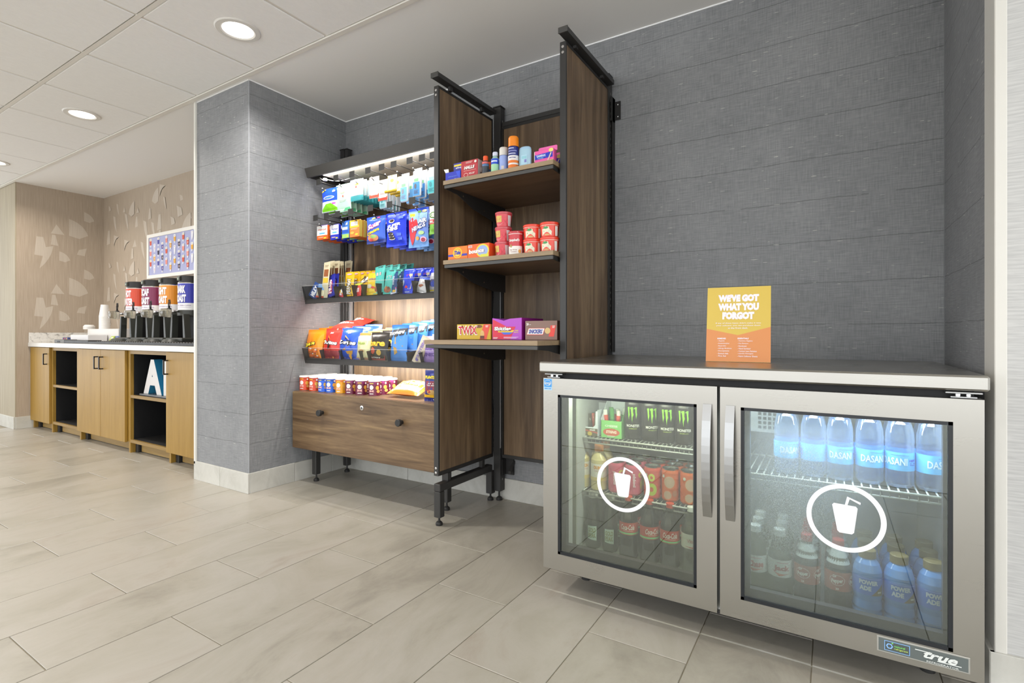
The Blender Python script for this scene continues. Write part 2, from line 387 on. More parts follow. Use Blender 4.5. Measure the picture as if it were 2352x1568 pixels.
class Ink:
    def __init__(s, mb, fn, e0=0.0004, step=0.00025): s.mb = mb; s.fn = fn; s.e = e0; s.st = step
    def _put(s, pts, fs, mat):
        vs = [s.fn(u, v, s.e) for u, v in pts]
        # face the way the surface faces
        if fs:
            q = fs[0]; P0 = [Vector(vs[i]) for i in q]
            c = sum(P0, Vector()) / len(P0); cu = sum(pts[i][0] for i in q) / len(q); cv = sum(pts[i][1] for i in q) / len(q)
            nrm = (P0[1] - P0[0]).cross(P0[2] - P0[0]); out = Vector(s.fn(cu, cv, s.e + 0.01)) - Vector(s.fn(cu, cv, s.e))
            if nrm.dot(out) < 0: fs = [tuple(reversed(f)) for f in fs]
        s.mb.add(vs, fs, mat); s.e += s.st; return s
    def rect(s, u0, v0, u1, v1, mat, nu=1, nv=1):
        pts = []; fs = []
        for j in range(nv + 1):
            for i in range(nu + 1): pts.append((u0 + (u1 - u0) * i / nu, v0 + (v1 - v0) * j / nv))
        for j in range(nv):
            for i in range(nu):
                a = j * (nu + 1) + i; fs.append((a, a + 1, a + nu + 2, a + nu + 1))
        return s._put(pts, fs, mat)
    def poly(s, pts, mat):
        if len(pts) == 4 and getattr(s.fn, 'curved', False):
            a, b, c, d = pts; nu, nv = 6, 3; q = []; fs = []
            for j in range(nv + 1):
                for i in range(nu + 1):
                    x, y = i / nu, j / nv; q.append(tuple((a[k] * (1 - x) + b[k] * x) * (1 - y) + (d[k] * (1 - x) + c[k] * x) * y for k in (0, 1)))
            for j in range(nv):
                for i in range(nu): o = j * (nu + 1) + i; fs.append((o, o + 1, o + nu + 2, o + nu + 1))
            return s._put(q, fs, mat)
        return s._put(pts, [tuple(range(len(pts)))], mat)
    def fan(s, pts, mat):
        if getattr(s.fn, 'curved', False):
            c = (sum(p[0] for p in pts) / len(pts), sum(p[1] for p in pts) / len(pts)); n = len(pts); q = [c]; fs = []
            for r in (0.33, 0.67, 1.0): q += [(c[0] + (p[0] - c[0]) * r, c[1] + (p[1] - c[1]) * r) for p in pts]
            fs = [(0, i + 1, (i + 1) % n + 1) for i in range(n)]
            for r in (0, 1):
                for i in range(n): a = 1 + r * n + i; b = 1 + r * n + (i + 1) % n; fs.append((a, a + n, b + n, b))
            return s._put(q, fs, mat)
        c = (sum(p[0] for p in pts) / len(pts), sum(p[1] for p in pts) / len(pts)); n = len(pts)
        return s._put([c] + list(pts), [(0, i + 1, (i + 1) % n + 1) for i in range(n)], mat)
    def ell(s, cu, cv, ru, rv, mat, n=16): return s.fan([(cu + ru * math.cos(6.2832 * k / n), cv + rv * math.sin(6.2832 * k / n)) for k in range(n)], mat)
    def ring(s, cu, cv, ru, rv, th, mat, n=40):
        pts = []; 
        for k in range(n):
            a = 6.28318 * k / n; pts.append((cu + ru * math.cos(a), cv + rv * math.sin(a))); pts.append((cu + (ru - th) * math.cos(a), cv + (rv - th) * math.sin(a)))
        return s._put(pts, [(2 * k, 2 * ((k + 1) % n), 2 * ((k + 1) % n) + 1, 2 * k + 1) for k in range(n)], mat)
    def text(s, t, cu, cv, w_, h, mat, bold=0.02, shear=0.0, rot=0.0):
        vs, fs, asp = text_geo(t, bold, shear)
        if w_ is None: w_ = h * asp
        cr, sr = math.cos(rot), math.sin(rot)
        pts = [(cu + (p[0] * w_ * cr - p[1] * h * sr), cv + (p[0] * w_ * sr + p[1] * h * cr)) for p in vs]
        return s._put(pts, fs, mat) if fs else s
    def lines(s, cu, cv, w_, h, n, mat):
        for k in range(n):
            ww = w_ * (1 - 0.25 * ((k * 7) % 3) / 2); s.rect(cu - w_ / 2, cv + h / 2 - h * (k + 0.75) / n, cu - w_ / 2 + ww, cv + h / 2 - h * (k + 0.25) / n, mat)
        return s
def flat(o, U=(1, 0, 0), V=(0, 0, 1), Nn=(0, -1, 0)):
    o, U, V, Nn = Vector(o), Vector(U), Vector(V), Vector(Nn)
    return lambda u, v, e: tuple(o + U * u + V * v + Nn * e)
def cylf(r, a0=0.0):
    """u = arc length from the front (-y) centre line, v = height; r may be a function of v"""
    def f(u, v, e):
        R = r(v) if callable(r) else r; a = u / R + a0
        return ((R + e) * math.sin(a), -(R + e) * math.cos(a), v)
    f.curved = True
    return f
ORD = ['front', 'second', 'third', 'fourth', 'fifth', 'sixth', 'seventh', 'eighth', 'ninth', 'tenth', 'eleventh', 'twelfth', 'thirteenth', 'fourteenth']
# ------------------------------------------------------------------ the room
CEILZ = 2.44
YB, XC, YF = 2.49, -2.918, 1.775      # back wall, side of the column, front of the column
XR, YR = 0.362, 1.80                   # right side wall of the niche, pale wall facing the room
def quadbox(name, *a, mat=None):
    mb = MB(); mb.box(*a, mat); return struct(mb.build(name))
fl = MB(); fl.box(-9.2, 3.2, -0.62, 2.6, -0.06, -0.003, GROUT); fl.box(-9.2, 3.2, -7.5, -0.62, -0.06, 0.0, TILE); floor = struct(fl.build('floor'))
cl = MB(); cl.box(-9.2, 3.2, -3.2, 1.745, CEILZ + 0.012, CEILZ + 0.06, GYP)
cl.box(-9.2, 3.2, 1.745, 2.6, CEILZ, CEILZ + 0.06, GYP)
ceiling = struct(cl.build('ceiling'))
# floor tiles, laid in columns that run towards the back wall, half-lapped
def tile_mesh(w_, l_):
    m = MB(); m.box(-w_ / 2, w_ / 2, -l_ / 2, l_ / 2, -0.012, 0.0, TILE, 0.0012); return m
_tm = {}
def put_tile(parent, name, x0, x1, y0, y1, z=0.0, mat=TILE, g=0.003):
    w_, l_ = round(x1 - x0 - g, 4), round(y1 - y0 - g, 4)
    if w_ < 0.01 or l_ < 0.01: return
    k = (w_, l_, mat.name)
    if k not in _tm:
        m = MB(); m.box(-w_ / 2, w_ / 2, -l_ / 2, l_ / 2, -0.012, 0.0, mat, 0.0012)
        o = m.build(name, parent); _tm[k] = o.data
    else:
        o = bpy.data.objects.new(name, _tm[k]); COL.objects.link(o); o.parent = parent
    o.location = ((x0 + x1) / 2, (y0 + y1) / 2, z + random.uniform(-0.0003, 0.0003)); return o
PW, PL = 0.3035, 0.636
ntile = 0
for i in range(-20, 8):
    x0 = -0.957 + i * PW; x1 = x0 + PW
    base = (1.195 if i % 2 == 0 else 1.513) - 0.012 * (-0.957 - (x0 if x0 < -0.957 else -0.957))
    ys = [base + PL * k for k in range(-7, 4)]
    ytop = 2.108 if x0 < -1.6 else 2.46
    near = -0.6
    ymin = max(-0.9, -0.6) if x0 > -3 else 0.2
    cuts = [y for y in ys if ymin < y < ytop - 0.02]
    ed = [ymin] + cuts + [ytop]
    for a, b in zip(ed[:-1], ed[1:]):
        if x1 < -9.0: continue
        put_tile(floor, 'tile', x0, x1, a, b); ntile += 1
for i in range(-20, 8):     # cut row against the wall
    x0 = -0.957 + i * PW; x1 = x0 + PW
    if x0 < -1.6:
        if x0 > -3.3: put_tile(floor, 'tile', x0, x1, 2.108, 2.5)
        elif x0 > -7.2: put_tile(floor, 'tile', x0, x1, 2.108, 2.5)
    else: put_tile(floor, 'tile', x0, x1, 2.46, 2.53)
# suspended ceiling: panels proud of recessed joints
PX = 0.6175
for i in range(-12, 7):
    x0 = -2.166 + i * PX; x1 = x0 + PX
    for (a, b) in ((1.1625, 1.725), (0.535, 1.1375), (-0.09, 0.51), (-0.71, -0.11)):
        m = MB(); k = ('c', round(b - a, 3))
        if k not in _tm:
            m.box(-PX / 2 + 0.008, PX / 2 - 0.008, -(b - a) / 2, (b - a) / 2, 0, 0.012, CEIL, 0.004); o = m.build('panel', ceiling); _tm[k] = o.data
        else: o = bpy.data.objects.new('panel', _tm[k]); COL.objects.link(o); o.parent = ceiling
        o.location = ((x0 + x1) / 2, (a + b) / 2, CEILZ)
gm = MB()
for y0, y1, dz in ((1.727, 1.752, 0.006), (1.14, 1.16, 0.0), (0.513, 0.532, 0.0)): gm.box(-9.2, 3.2, y0, y1, CEILZ - dz, CEILZ + 0.011, GRID)
for i in range(-11, 7):
    x0 = -2.166 + i * PX; gm.box(x0 - 0.006, x0 + 0.006, -0.7, 1.727, CEILZ + 0.004, CEILZ + 0.011, GRID)
o = gm.build('ceiling_grid', ceiling)

# walls
def wall(name, *a, mat): mb = MB(); mb.box(*a, mat); return struct(mb.build(name))
wall_back = wall('wall_back', XC, XR + 0.02, YB, YB + 0.12, 0, CEILZ, mat=WALLG)
wall_side = MB().box(-3.5, XC, YF, YB + 0.12, 0, CEILZ, WALLG); wall_side = struct(wall_side.build('wall_column'))
wall('wall_right', XR, XR + 0.02, YR + 0.002, YB + 0.12, 0, CEILZ, mat=WALLG)
wall_front = wall('wall_front_right', XR + 0.021, 3.2, YR, YR + 0.1, 0, CEILZ, mat=WALLW)
struct(MB().box(XR - 0.001, XR + 0.024, YR - 0.004, YR + 0.1, 0.09, CEILZ, P('#d5d2ca', 0.45), 0.002).build('trim_1'))
struct(MB().box(-3.512, -3.494, YF - 0.012, YF + 0.02, 0.10, CEILZ, P('#dad8d0', 0.45), 0.002).build('trim_2'))
# thin pale corner beads and the white shadow bead under the ceiling
struct(MB().box(XC - 0.0035, XC + 0.0005, YF - 0.0008, YF + 0.003, 0.11, CEILZ, P('#9ea0a3', 0.5)).build('trim_3'))
tb = MB(); tb.box(XC, XR, YB - 0.004, YB, CEILZ - 0.006, CEILZ, WHTP); tb.box(XC, XC + 0.004, YF, YB, CEILZ - 0.006, CEILZ, WHTP)
tb.box(-3.5, XC, YF - 0.004, YF, CEILZ - 0.006, CEILZ, WHTP); struct(tb.build('trim_4'))
struct(MB().box(XR - 0.0025, XR, YB - 0.0025, YB, 0.84, CEILZ, P('#77787a', 0.6)).build('trim_5'))
# beige alcove on the left
XA = -6.85
wall_alc = wall('wall_alcove_back', XA, -3.5, YB, YB + 0.12, 0, CEILZ, mat=WALLB)
wall_alcl = wall('wall_alcove_left', XA - 0.12, XA, 1.77, YB + 0.12, 0, CEILZ, mat=WALLB)
wall('wall_front_left', -9.2, XA - 0.001, 1.76, 1.88, 0, CEILZ, mat=WALLE)
# printed motif: pale sails and wedges
def arcpts(p0, p1, bow, n=6):
    (x0, y0), (x1, y1) = p0, p1; nx, ny = -(y1 - y0), (x1 - x0); r = []
    for k in range(n + 1):
        t = k / n; b = bow * 4 * t * (1 - t); r.append((x0 + (x1 - x0) * t + nx * b, y0 + (y1 - y0) * t + ny * b))
    return r
SH = [lambda s: arcpts((0, 0), (1.0 * s, 0.75 * s), 0.18) + [(0.0, 1.0 * s)],
      lambda s: [(0, 0), (0.18 * s, 0.9 * s), (0.42 * s, 0.9 * s), (0.5 * s, 0.05 * s)],
      lambda s: arcpts((0, 0.2 * s), (0.75 * s, 0.9 * s), 0.14) + [(0.75 * s, 0.1 * s), (0.35 * s, 0)],
      lambda s: [(0, 0), (0.3 * s, 0.45 * s), (0.5 * s, 0.0)],
      lambda s: [(0.1 * s, 0), (0, 0.5 * s), (0.4 * s, 0.35 * s), (0.5 * s, 0.05 * s)],
      lambda s: arcpts((0, 1.1 * s), (0.5 * s, 0.0), -0.08) + [(0.3 * s, 1.0 * s)]]
def motif(fn, u0, u1, seed, parent, n):
    rnd = random.Random(seed); mb = MB(); ink = Ink(mb, fn, 0.0003, 0.00002)
    cells = []
    per = 0.62
    for k in range(n):
        u = u0 + 0.04 + (u1 - u0 - 0.3) * rnd.random(); v = per * rnd.random(); s = rnd.choice([0.12, 0.17, 0.22]); f = rnd.randrange(6)
        if any(abs(u - a) < 0.115 and abs((v - b + per / 2) % per - per / 2) < 0.12 for a, b in cells): continue
        cells.append((u, v))
        for r in range(0, 4):
            vv = 0.2 + v + r * per
            pts = SH[f](s)
            if vv + s * 1.1 > 2.43: continue
            ink.fan([(u + p[0], vv + p[1]) for p in pts], WALLB2)
    return mb.build('wallpaper_print', parent)
motif(flat((XA, YB, 0), (0, -1, 0), (0, 0, 1), (1, 0, 0)), 0.0, 0.78, 3, wall_alcl, 60)
motif(flat((XA, YB, 0)), 0.0, 3.4, 8, wall_alc, 200)
# tiled baseboards, each cut tile a piece
def base_run(name, pts, p0, axis, ext, z1=0.118, th=0.012):
    """pts: cut positions along the run; p0: wall plane; ext: direction out of the wall"""
    root = None
    for a, b in zip(pts[:-1], pts[1:]):
        mb = MB()
        if axis == 0: mb.box(a + 0.0012, b - 0.0012, min(p0, p0 + ext * th), max(p0, p0 + ext * th), 0, z1, BASET, 0.0012)
        else: mb.box(min(p0, p0 + ext * th), max(p0, p0 + ext * th), a + 0.0012, b - 0.0012, 0, z1, BASET, 0.0012)
        if root is None: root = struct(mb.build(name))
        else: mb.build('tile', root)
base_run('baseboard_column', [-3.512, -3.21, XC + 0.012], YF, 0, -1)
base_run('baseboard_column_side', [YF, 2.075, 2.36, YB], XC, 1, 1)
base_run('baseboard_back', [XC + 0.012, -2.32, -1.99, -1.62, -1.31, -1.0, -0.6, -0.2, XR], YB, 0, -1)
base_run('baseboard_right', [YR - 0.012, 2.1, YB], XR, 1, -1)
base_run('baseboard_front_right', [XR - 0.012, 0.66, 1.27, 1.9], YR, 0, -1)
base_run('baseboard_front_left', [-9.0, -8.2, -7.5, XA], 1.76, 0, -1)
base_run('baseboard_alcove', [1.76, 1.94], XA, 1, 1)

# recessed downlights
LX = [-2.49, -4.352, -6.212, -0.63]
for k, lx in enumerate(LX):
    for ly in ((1.458, -0.6) if k < 3 else (-0.6,)):  # row behind the viewer is unseen, added as soft fill light
        t = thing('downlight', {0: 'round recessed ceiling light above the grey column', 1: 'round recessed ceiling light above the coffee counter', 2: 'round recessed ceiling light half cut off beside the left edge', 3: 'round recessed ceiling light above the drinks fridge'}[k] if ly > 0 else 'added unseen fill ceiling light behind the viewer, in line with the %s' % ['grey column', 'coffee counter', 'far left wall', 'drinks fridge'][k], 'ceiling light', (lx, ly, CEILZ), group='recessed ceiling lights')
        m = MB(); Wt = P('#d8d5cf', 0.5)
        m.lathe([(0.070, -0.002, Wt), (0.078, -0.007, Wt), (0.099, -0.006, Wt), (0.104, -0.001, Wt), (0.104, 0.0, Wt)], 40, caps=False); m.build('trim_ring', t)
        m = MB(); Em = P('#fffaf2', 0.5, emit=3.2); m.lathe([(0.0005, -0.0042, Em), (0.055, -0.0040, Em), (0.0705, -0.0025, Em)], 40, caps=False); m.build('diffuser', t)
        area('downlight_lamp', (lx, ly, CEILZ - 0.012), 0.13, 0.13, (15.0 if k == 0 else 11.0) if ly > 0 else 9.0, (1, 0.93, 0.84) if k in (1, 2) else (1, 0.97, 0.93), shape='DISK', spread=150)
for lx in (1.3, ):
    area('downlight_lamp', (lx, 0.3, CEILZ - 0.012), 0.13, 0.13, 8.0, (1, 0.97, 0.93), shape='DISK', spread=150)

# ------------------------------------------------------------------ coffee counter
ZC = 0.853
def cab_side_feet(mb, x): mb.box(x, x + 0.035, 1.90, 1.93, 0, 0.09, OAK)
def handle(parent, x, z0, z1, yd):
    m = MB(); K = P('#2a2420', 0.35, 0.5)
    m.box(x - 0.006, x + 0.006, yd - 0.032, yd - 0.024, z0, z1, K, 0.001)
    for z in (z0, z1 - 0.009): m.box(x - 0.006, x + 0.006, yd - 0.03, yd, z, z + 0.009, K, 0.001)
    part('handle', m, parent)
def toe(mb, x0, x1):
    mb.box(x0 + 0.026, x1, 1.945, 1.965, 0.006, 0.085, OAKH)
    mb.box(x0, x0 + 0.026, 1.895, 1.96, 0, 0.09, OAK); mb.box(x0 + 0.0265, x0 + 0.085, 1.944, 1.9445, 0.0, 0.085, BLKIN)
def door_cab(x0, x1, doors, label):
    t = thing('base_cabinet', label, 'cabinet', ((x0 + x1) / 2, 2.2, 0))
    m = MB(); m.box(x0, x1, 1.895, 2.47, 0.085, 0.812, OAK); part('body', m, t)
    m = MB(); toe(m, x0, x1); part('toe_kick', m, t)
    m = MB(); m.box(x0 + 0.03, x0 + 0.075, 1.925, 1.944, 0.0, 0.085, BLK, 0.001); part('foot', m, t)
    for (a, b, hx) in doors:
        d = MB(); d.box(a + 0.002, b - 0.002, 1.872, 1.893, 0.08, 0.808, OAK, 0.0015)
        do = part('door', d, t); handle(do, hx, 0.645, 0.752, 1.872)
    return t
def open_cab(x0, x1, label):
    t = thing('open_cabinet', label, 'cabinet', ((x0 + x1) / 2, 2.2, 0)); w_ = 0.024
    m = MB()
    for a, b in ((x0, x0 + w_), (x1 - w_, x1)): m.box(a, b, 1.892, 2.47, 0.0 if a == x0 else 0.085, 0.812, OAK)
    m.box(x0 + w_, x1 - w_, 1.892, 1.91, 0.782, 0.812, OAKH); m.box(x0 + w_, x1 - w_, 1.892, 1.91, 0.08, 0.104, OAKH)
    part('body', m, t)
    m = MB(); i = 0.0008
    m.box(x0 + w_, x1 - w_, 2.40, 2.41, 0.10, 0.80, BLKIN); m.box(x0 + w_ + i, x0 + w_ + 0.006, 1.915, 2.4, 0.10, 0.80, BLKIN); m.box(x1 - w_ - 0.006, x1 - w_ - i, 1.915, 2.4, 0.10, 0.80, BLKIN)
    m.box(x0 + w_, x1 - w_, 1.915, 2.4, 0.795, 0.80, BLKIN); m.box(x0 + w_, x1 - w_, 1.912, 2.4, 0.098, 0.104, BLK); part('black_lining', m, t, 'black laminate lining')
    m = MB(); m.box(x0 + w_, x1 - w_, 1.893, 1.91, 0.434, 0.456, OAKH); m.box(x0 + w_, x1 - w_, 1.911, 2.4, 0.436, 0.455, BLK); part('shelf', m, t)
    m = MB(); toe(m, x0, x1); part('toe_kick', m, t)
    m = MB(); m.box(x0 + 0.03, x0 + 0.075, 1.925, 1.944, 0.0, 0.085, BLK, 0.001); part('foot', m, t)
    return t
door_cab(-6.842, -6.345, [(-6.842, -6.345, -6.40)], 'yellow oak single-door cabinet at the far left of the counter, beside the beige wall')
open_cab(-6.343, -5.70, 'narrow open yellow oak cabinet with two empty black cubbies')
door_cab(-5.698, -4.745, [(-5.698, -5.212, -5.262), (-5.212, -4.765, -5.165)], 'yellow oak two-door cabinet between the two open cabinets')
open_cab(-4.743, -4.115, 'open yellow oak cabinet holding the big letter A in its upper cubby')
door_cab(-4.113, -3.515, [(-4.113, -3.515, -4.085)], 'yellow oak single-door cabinet beside the grey column')
QZ = P('#cfccc6', 0.3)
t = thing('countertop', 'white speckled quartz countertop running over the oak cabinets', 'countertop', (-5.2, 2.2, 0.815))
m = MB(); m.box(XA + 0.002, -3.502, 1.855, 2.488, 0.8125, ZC, QZ, 0.002); part('slab', m, t)
m = MB(); m.box(XA + 0.002, XA + 0.022, 1.86, 2.488, ZC + 0.0002, ZC + 0.10, MARB, 0.001); part('side_splash', m, t)
m = MB(); m.box(XA + 0.023, -3.502, 2.468, 2.488, ZC + 0.0002, ZC + 0.10, MARB, 0.001); part('back_splash', m, t)
# big letters in the cubby
t = thing('letter_sign', 'big white letters A and L with blue sides in the open cabinet', 'letter sign', (-4.42, 2.0, 0.457))
BL = P('#2f86ad', 0.4); LT = P('#dcd9d6', 0.5)
m = MB(); m.box(-4.66, -4.145, 1.93, 2.06, 0.457, 0.468, P('#6d6e70', 0.25), 0.001); part('base', m, t)
def big_letter(ch, x0, x1):
    m = MB(); vs, fs, asp = text_geo(ch, 0.055, 0)
    W_, H_ = x1 - x0, 0.27
    P3 = lambda y: [((x0 + x1) / 2 + p[0] * W_, y, 0.469 + (p[1] + 0.5) * H_) for p in vs]
    m.add(P3(1.955), [tuple(f) for f in fs], LT); m.add(P3(2.015), fs, BL)
    ec = {}
    for f in fs:
        for i in range(len(f)):
            e = tuple(sorted((f[i], f[(i + 1) % len(f)]))); ec[e] = ec.get(e, 0) + 1
    A = P3(1.9551); B = P3(2.015); n = len(A)
    m.add(A + B, [(e[0], e[1], e[1] + n, e[0] + n) for e, c in ec.items() if c == 1], BL)
    part('letter', m, t)
big_letter('A', -4.65, -4.36); big_letter('L', -4.33, -4.13)
m = MB(); m.box(-4.40, -4.34, 1.99, 2.05, 0.468, 0.735, BL); part('blue_back', m, t, 'blue backing block')

# drip tray with dispensers
t = thing('drip_tray', 'long low black drip tray under the coffee dispensers', 'tray', (-4.6, 2.05, ZC))
m = MB(); m.box(-6.26, -6.03, 1.885, 1.985, ZC, ZC + 0.034, P('#5a5853', 0.5), 0.002); m.box(-6.19, -6.12, 1.884, 1.8855, ZC + 0.008, ZC + 0.022, BLKIN); part('end_tray', m, t, 'grey end tray with a slot')
m = MB(); m.box(-6.029, -5.50, 1.885, 1.985, ZC, ZC + 0.030, BLK, 0.002); m.box(-5.50, -3.52, 1.885, 2.33, ZC, ZC + 0.022, BLK, 0.002); part('tray', m, t)
m = MB(); G = P('#55524d', 0.5, 0.5)
for k in range(46): m.box(-5.34 + k * 0.0395, -5.34 + k * 0.0395 + 0.022, 1.895, 2.04, ZC + 0.022, ZC + 0.026, G)
o = part('grille', m, t); o['kind'] = 'stuff'
pots = [(-5.265, '#d34a2c', 'HOT', 'WATER', 'red hot water'), (-4.967, '#7c2a52', 'DECAF', 'ROAST', 'purple decaf'),
        (-4.667, '#d98a1f', 'LIGHT', 'ROAST', 'orange light roast'), (-4.368, '#2f33a5', 'DARK', 'ROAST', 'blue dark roast')]
for k, (px_, colr, t1, t2, nm) in enumerate(pots):
    py_ = 2.17
    t = thing('coffee_dispenser', 'tall insulated drink dispenser on a black stand with %s label' % nm, 'coffee dispenser', (px_, py_, ZC + 0.026), group='insulated dispensers on the coffee counter')
    R = 0.088
    SG = P('#3c3d38', 0.45)
    m = MB(); z0 = 0.249
    m.lathe([(R, z0, WHTP), (R, z0 + 0.212, CHROME), (R + 0.002, z0 + 0.217, CHROME), (R - 0.004, z0 + 0.220, CHROME)], 36)
    ik = Ink(m, cylf(R)); ik.rect(-0.24, z0 + 0.055, 0.24, z0 + 0.209, P(colr, 0.4), 30)
    WT = P('#ede9ec', 0.5)
    ik.e = 0.0022; ik.text(t1, 0.062 - 0.0105 * max(4, len(t1)), z0 + 0.163, 0.021 * len(t1), 0.062, WT, 0.06); ik.text(t2, 0.066 - 0.0105 * len(t2), z0 + 0.092, 0.021 * len(t2), 0.062, WT, 0.06)
    ik.text('HARD BEAN COFFEE', 0.04, z0 + 0.036, 0.12, 0.012, P('#a08fb0', 0.5), 0.01); ik.rect(-0.03, z0 + 0.018, 0.10, z0 + 0.021, P('#b9aec4', 0.5), 8)
    m.build('canister', t)
    m = MB(); z1 = z0 + 0.220
    m.lathe([(R - 0.006, z1, BLK), (R - 0.004, z1 + 0.047, BLK), (R - 0.014, z1 + 0.052, BLK), (R - 0.02, z1 + 0.052, BLK)], 28)
    m.box(-0.02, 0.02, -R - 0.006, -R + 0.02, z1 + 0.010, z1 + 0.045, SG, 0.003); m.box(-0.012, 0.012, -R - 0.008, -R - 0.004, z1 + 0.018, z1 + 0.034, P('#77806a', 0.4)); m.build('lid', t)
    m = MB(); m.lathe([(R + 0.004, 0.205, SG), (R + 0.004, z0, SG)], 28)
    m.box(-0.1, 0.1, -0.012, 0.10, 0.0, 0.21, BLKIN)
    for sx in (-1, 1):
        m.prism([(sx * 0.105 - 0.016, 0.0), (sx * 0.105 + 0.016, 0.0), (sx * 0.085 + 0.01, 0.215), (sx * 0.085 - 0.01, 0.215)], -0.10, -0.055, SG, 1)
    m.box(-0.125, 0.125, -0.13, -0.04, 0.0, 0.03, SG, 0.006); m.build('stand', t)
    m = MB(); m.lathe([(0.075, 0.0, SG), (0.06, 0.02, SG)], 20, T=Matrix.Translation((0, -0.135, 0.0))); m.build('cup_rest', t)
    m = MB(); 
    m.tube([(0, -R, 0.24), (0, -R - 0.06, 0.236)], 0.011, CHROME, 10); m.lathe([(0.014, 0.19, P('#d6cfc0', 0.4)), (0.018, 0.225, P('#d6cfc0', 0.4)), (0.018, 0.25, BLK), (0.013, 0.262, BLK)], 14, T=Matrix.Translation((0, -R - 0.07, 0)))
    m.tube([(-0.006, -R - 0.07, 0.26), (-0.012, -R - 0.07, 0.30), (-0.008, -R - 0.07, 0.325), (0.008, -R - 0.07, 0.325), (0.012, -R - 0.07, 0.30), (0.006, -R - 0.07, 0.26)], 0.0045, BLK, 6)
    m.build('spigot', t)
    m = MB(); GLS = plastic('clear_gauge', '#d9d6cc', 0.1); m.lathe([(0.036, 0, GLS), (0.03, 0.045, GLS), (0.0, 0.055, GLS)], 16, T=Matrix.Translation((0, -R - 0.085, 0.225)) @ Matrix.Rotation(math.radians(90), 4, 'X')); m.build('gauge', t, label if False else (0, 0, 0))
# paper cup stack on a white organizer
OR = P('#d5d3cf', 0.5)
pxx = lambda p_, y_: at(p_, 780, y_).x
o = MB().box(pxx(201, 2.16), pxx(272, 2.16), 2.16, 2.40, ZC, ZC + 0.135, OR, 0.004).build('counter_organizer'); tag(o, 'long white organizer box carrying the paper cup stack', 'organizer')
o = MB().box(pxx(162, 2.0), pxx(202, 2.0), 2.0, 2.15, ZC, ZC + 0.078, P('#d9d7d6', 0.5), 0.003).build('napkin_box'); tag(o, 'small white box in front of the white organizer', 'box')
o = MB().box(-6.72, -6.66, 2.30, 2.36, ZC, ZC + 0.06, P('#d5d3cf', 0.5), 0.002).build('small_holder'); tag(o, 'tiny white holder against the marble side splash', 'holder')
m = MB()
for k, c in enumerate(('#2c3c78', '#b3474a', '#3a4a80', '#c98a55', '#44508a')): m.box(pxx(144, 2.0) + 0.026 * k, pxx(144, 2.0) + 0.026 * k + 0.022, 2.0, 2.05, ZC, ZC + 0.052 - 0.004 * (k % 2), P(c, 0.5))
o = m.build('tea_sachets'); tag(o, 'row of small coloured tea sachets in front of the white box', 'tea sachets', kind='stuff')
WC = P('#e8e6e2', 0.55)
m = MB(); m.lathe([(0.031, 0.0, WC), (0.045, 0.108, WC), (0.0475, 0.112, WC), (0.0475, 0.116, WC), (0.043, 0.116, WC), (0.03, 0.01, WC)], 24, caps=False)
Ink(m, cylf(lambda v: 0.031 + 0.13 * v)).rect(-0.02, 0.05, 0.0, 0.06, P('#d9a53c', 0.5), 3).rect(0.0, 0.03, 0.02, 0.034, P('#b8587a', 0.5), 3)
cup0 = tag(m.build('paper_cup'), 'white paper cup nested upside down in the stack on the organizer', 'paper cup', 'stack of white paper cups')
cup0.rotation_euler = (math.pi, 0, 0); cup0.location = (pxx(240.5, 2.25), 2.25, ZC + 0.135 + 0.116)
CN = ['second', 'third', 'fourth', 'fifth', 'sixth', 'seventh', 'eighth', 'ninth', 'tenth', 'eleventh', 'twelfth']
for k in range(1, 13):
    c = copy_tree(cup0); c.location = (pxx(240.5, 2.25), 2.25, ZC + 0.135 + 0.116 + 0.0105 * k); tag(c, 'topmost paper cup of the upside-down stack, its side fully in view' if k == 12 else 'white paper cup rim, %s from the bottom of the upside-down stack' % CN[k - 1])
tag(cup0, 'white paper cup rim at the very bottom of the upside-down stack')
m = MB(); m.lathe([(0.05, 0, WC), (0.05, 0.012, WC), (0.042, 0.02, WC), (0.04, 0.026, WC), (0.03, 0.028, WC)], 24)
lid0 = tag(m.build('cup_lid'), 'white plastic cup lid at the bottom of the low lid stack', 'cup lid', 'stack of cup lids'); lid0.location = (pxx(205, 2.25), 2.25, ZC + 0.135)
for k in range(1, 3): c = copy_tree(lid0); c.location = (pxx(205, 2.25), 2.25, ZC + 0.135 + 0.009 * k); tag(c, ['', 'white plastic cup lid in the middle of the low lid stack', 'white plastic cup lid on top of the low lid stack'][k])
o = MB().box(-5.56, -5.42, 2.34, 2.42, ZC, ZC + 0.11, P('#dcdad8', 0.5), 0.002).build('sweetener_caddy'); tag(o, 'small white caddy beside the dispenser with the red label', 'caddy')
for k, (c, c2, nm) in enumerate((('#a8b83a', '#e8e0c0', 'lime green'), ('#3b4f9a', '#c8ccd8', 'blue'))):
    m = MB(); m.box(-0.035, 0.035, -0.010, 0.010, 0, 0.045, P(c, 0.5), 0.002); Ink(m, flat((0, -0.010, 0.025))).rect(-0.02, -0.008, 0.02, 0.008, P(c2, 0.5))
    o = m.build('sweetener_packet', loc=(-5.53 + 0.09 * k, 2.07, ZC + 0.024), rot=(math.radians(-28), 0, 0)); tag(o, 'leaning %s sweetener packet on the drip tray' % nm, 'sweetener packet')
m = MB(); m.lathe([(0.04, 0, WC), (0.046, 0.12, WC), (0.042, 0.12, WC), (0.036, 0.01, WC)], 24, caps=False)
tag(m.build('tumbler', loc=(-3.60, 2.14, ZC + 0.027)), 'single white cup standing by the grey column', 'cup')
m = MB(); m.box(-3.80, -3.53, 1.945, 2.02, ZC + 0.026, ZC + 0.075, P('#55524c', 0.5), 0.002); Ink(m, flat((-3.66, 1.945, ZC + 0.05))).ell(0.05, -0.008, 0.03, 0.012, P('#a8a49a', 0.5))
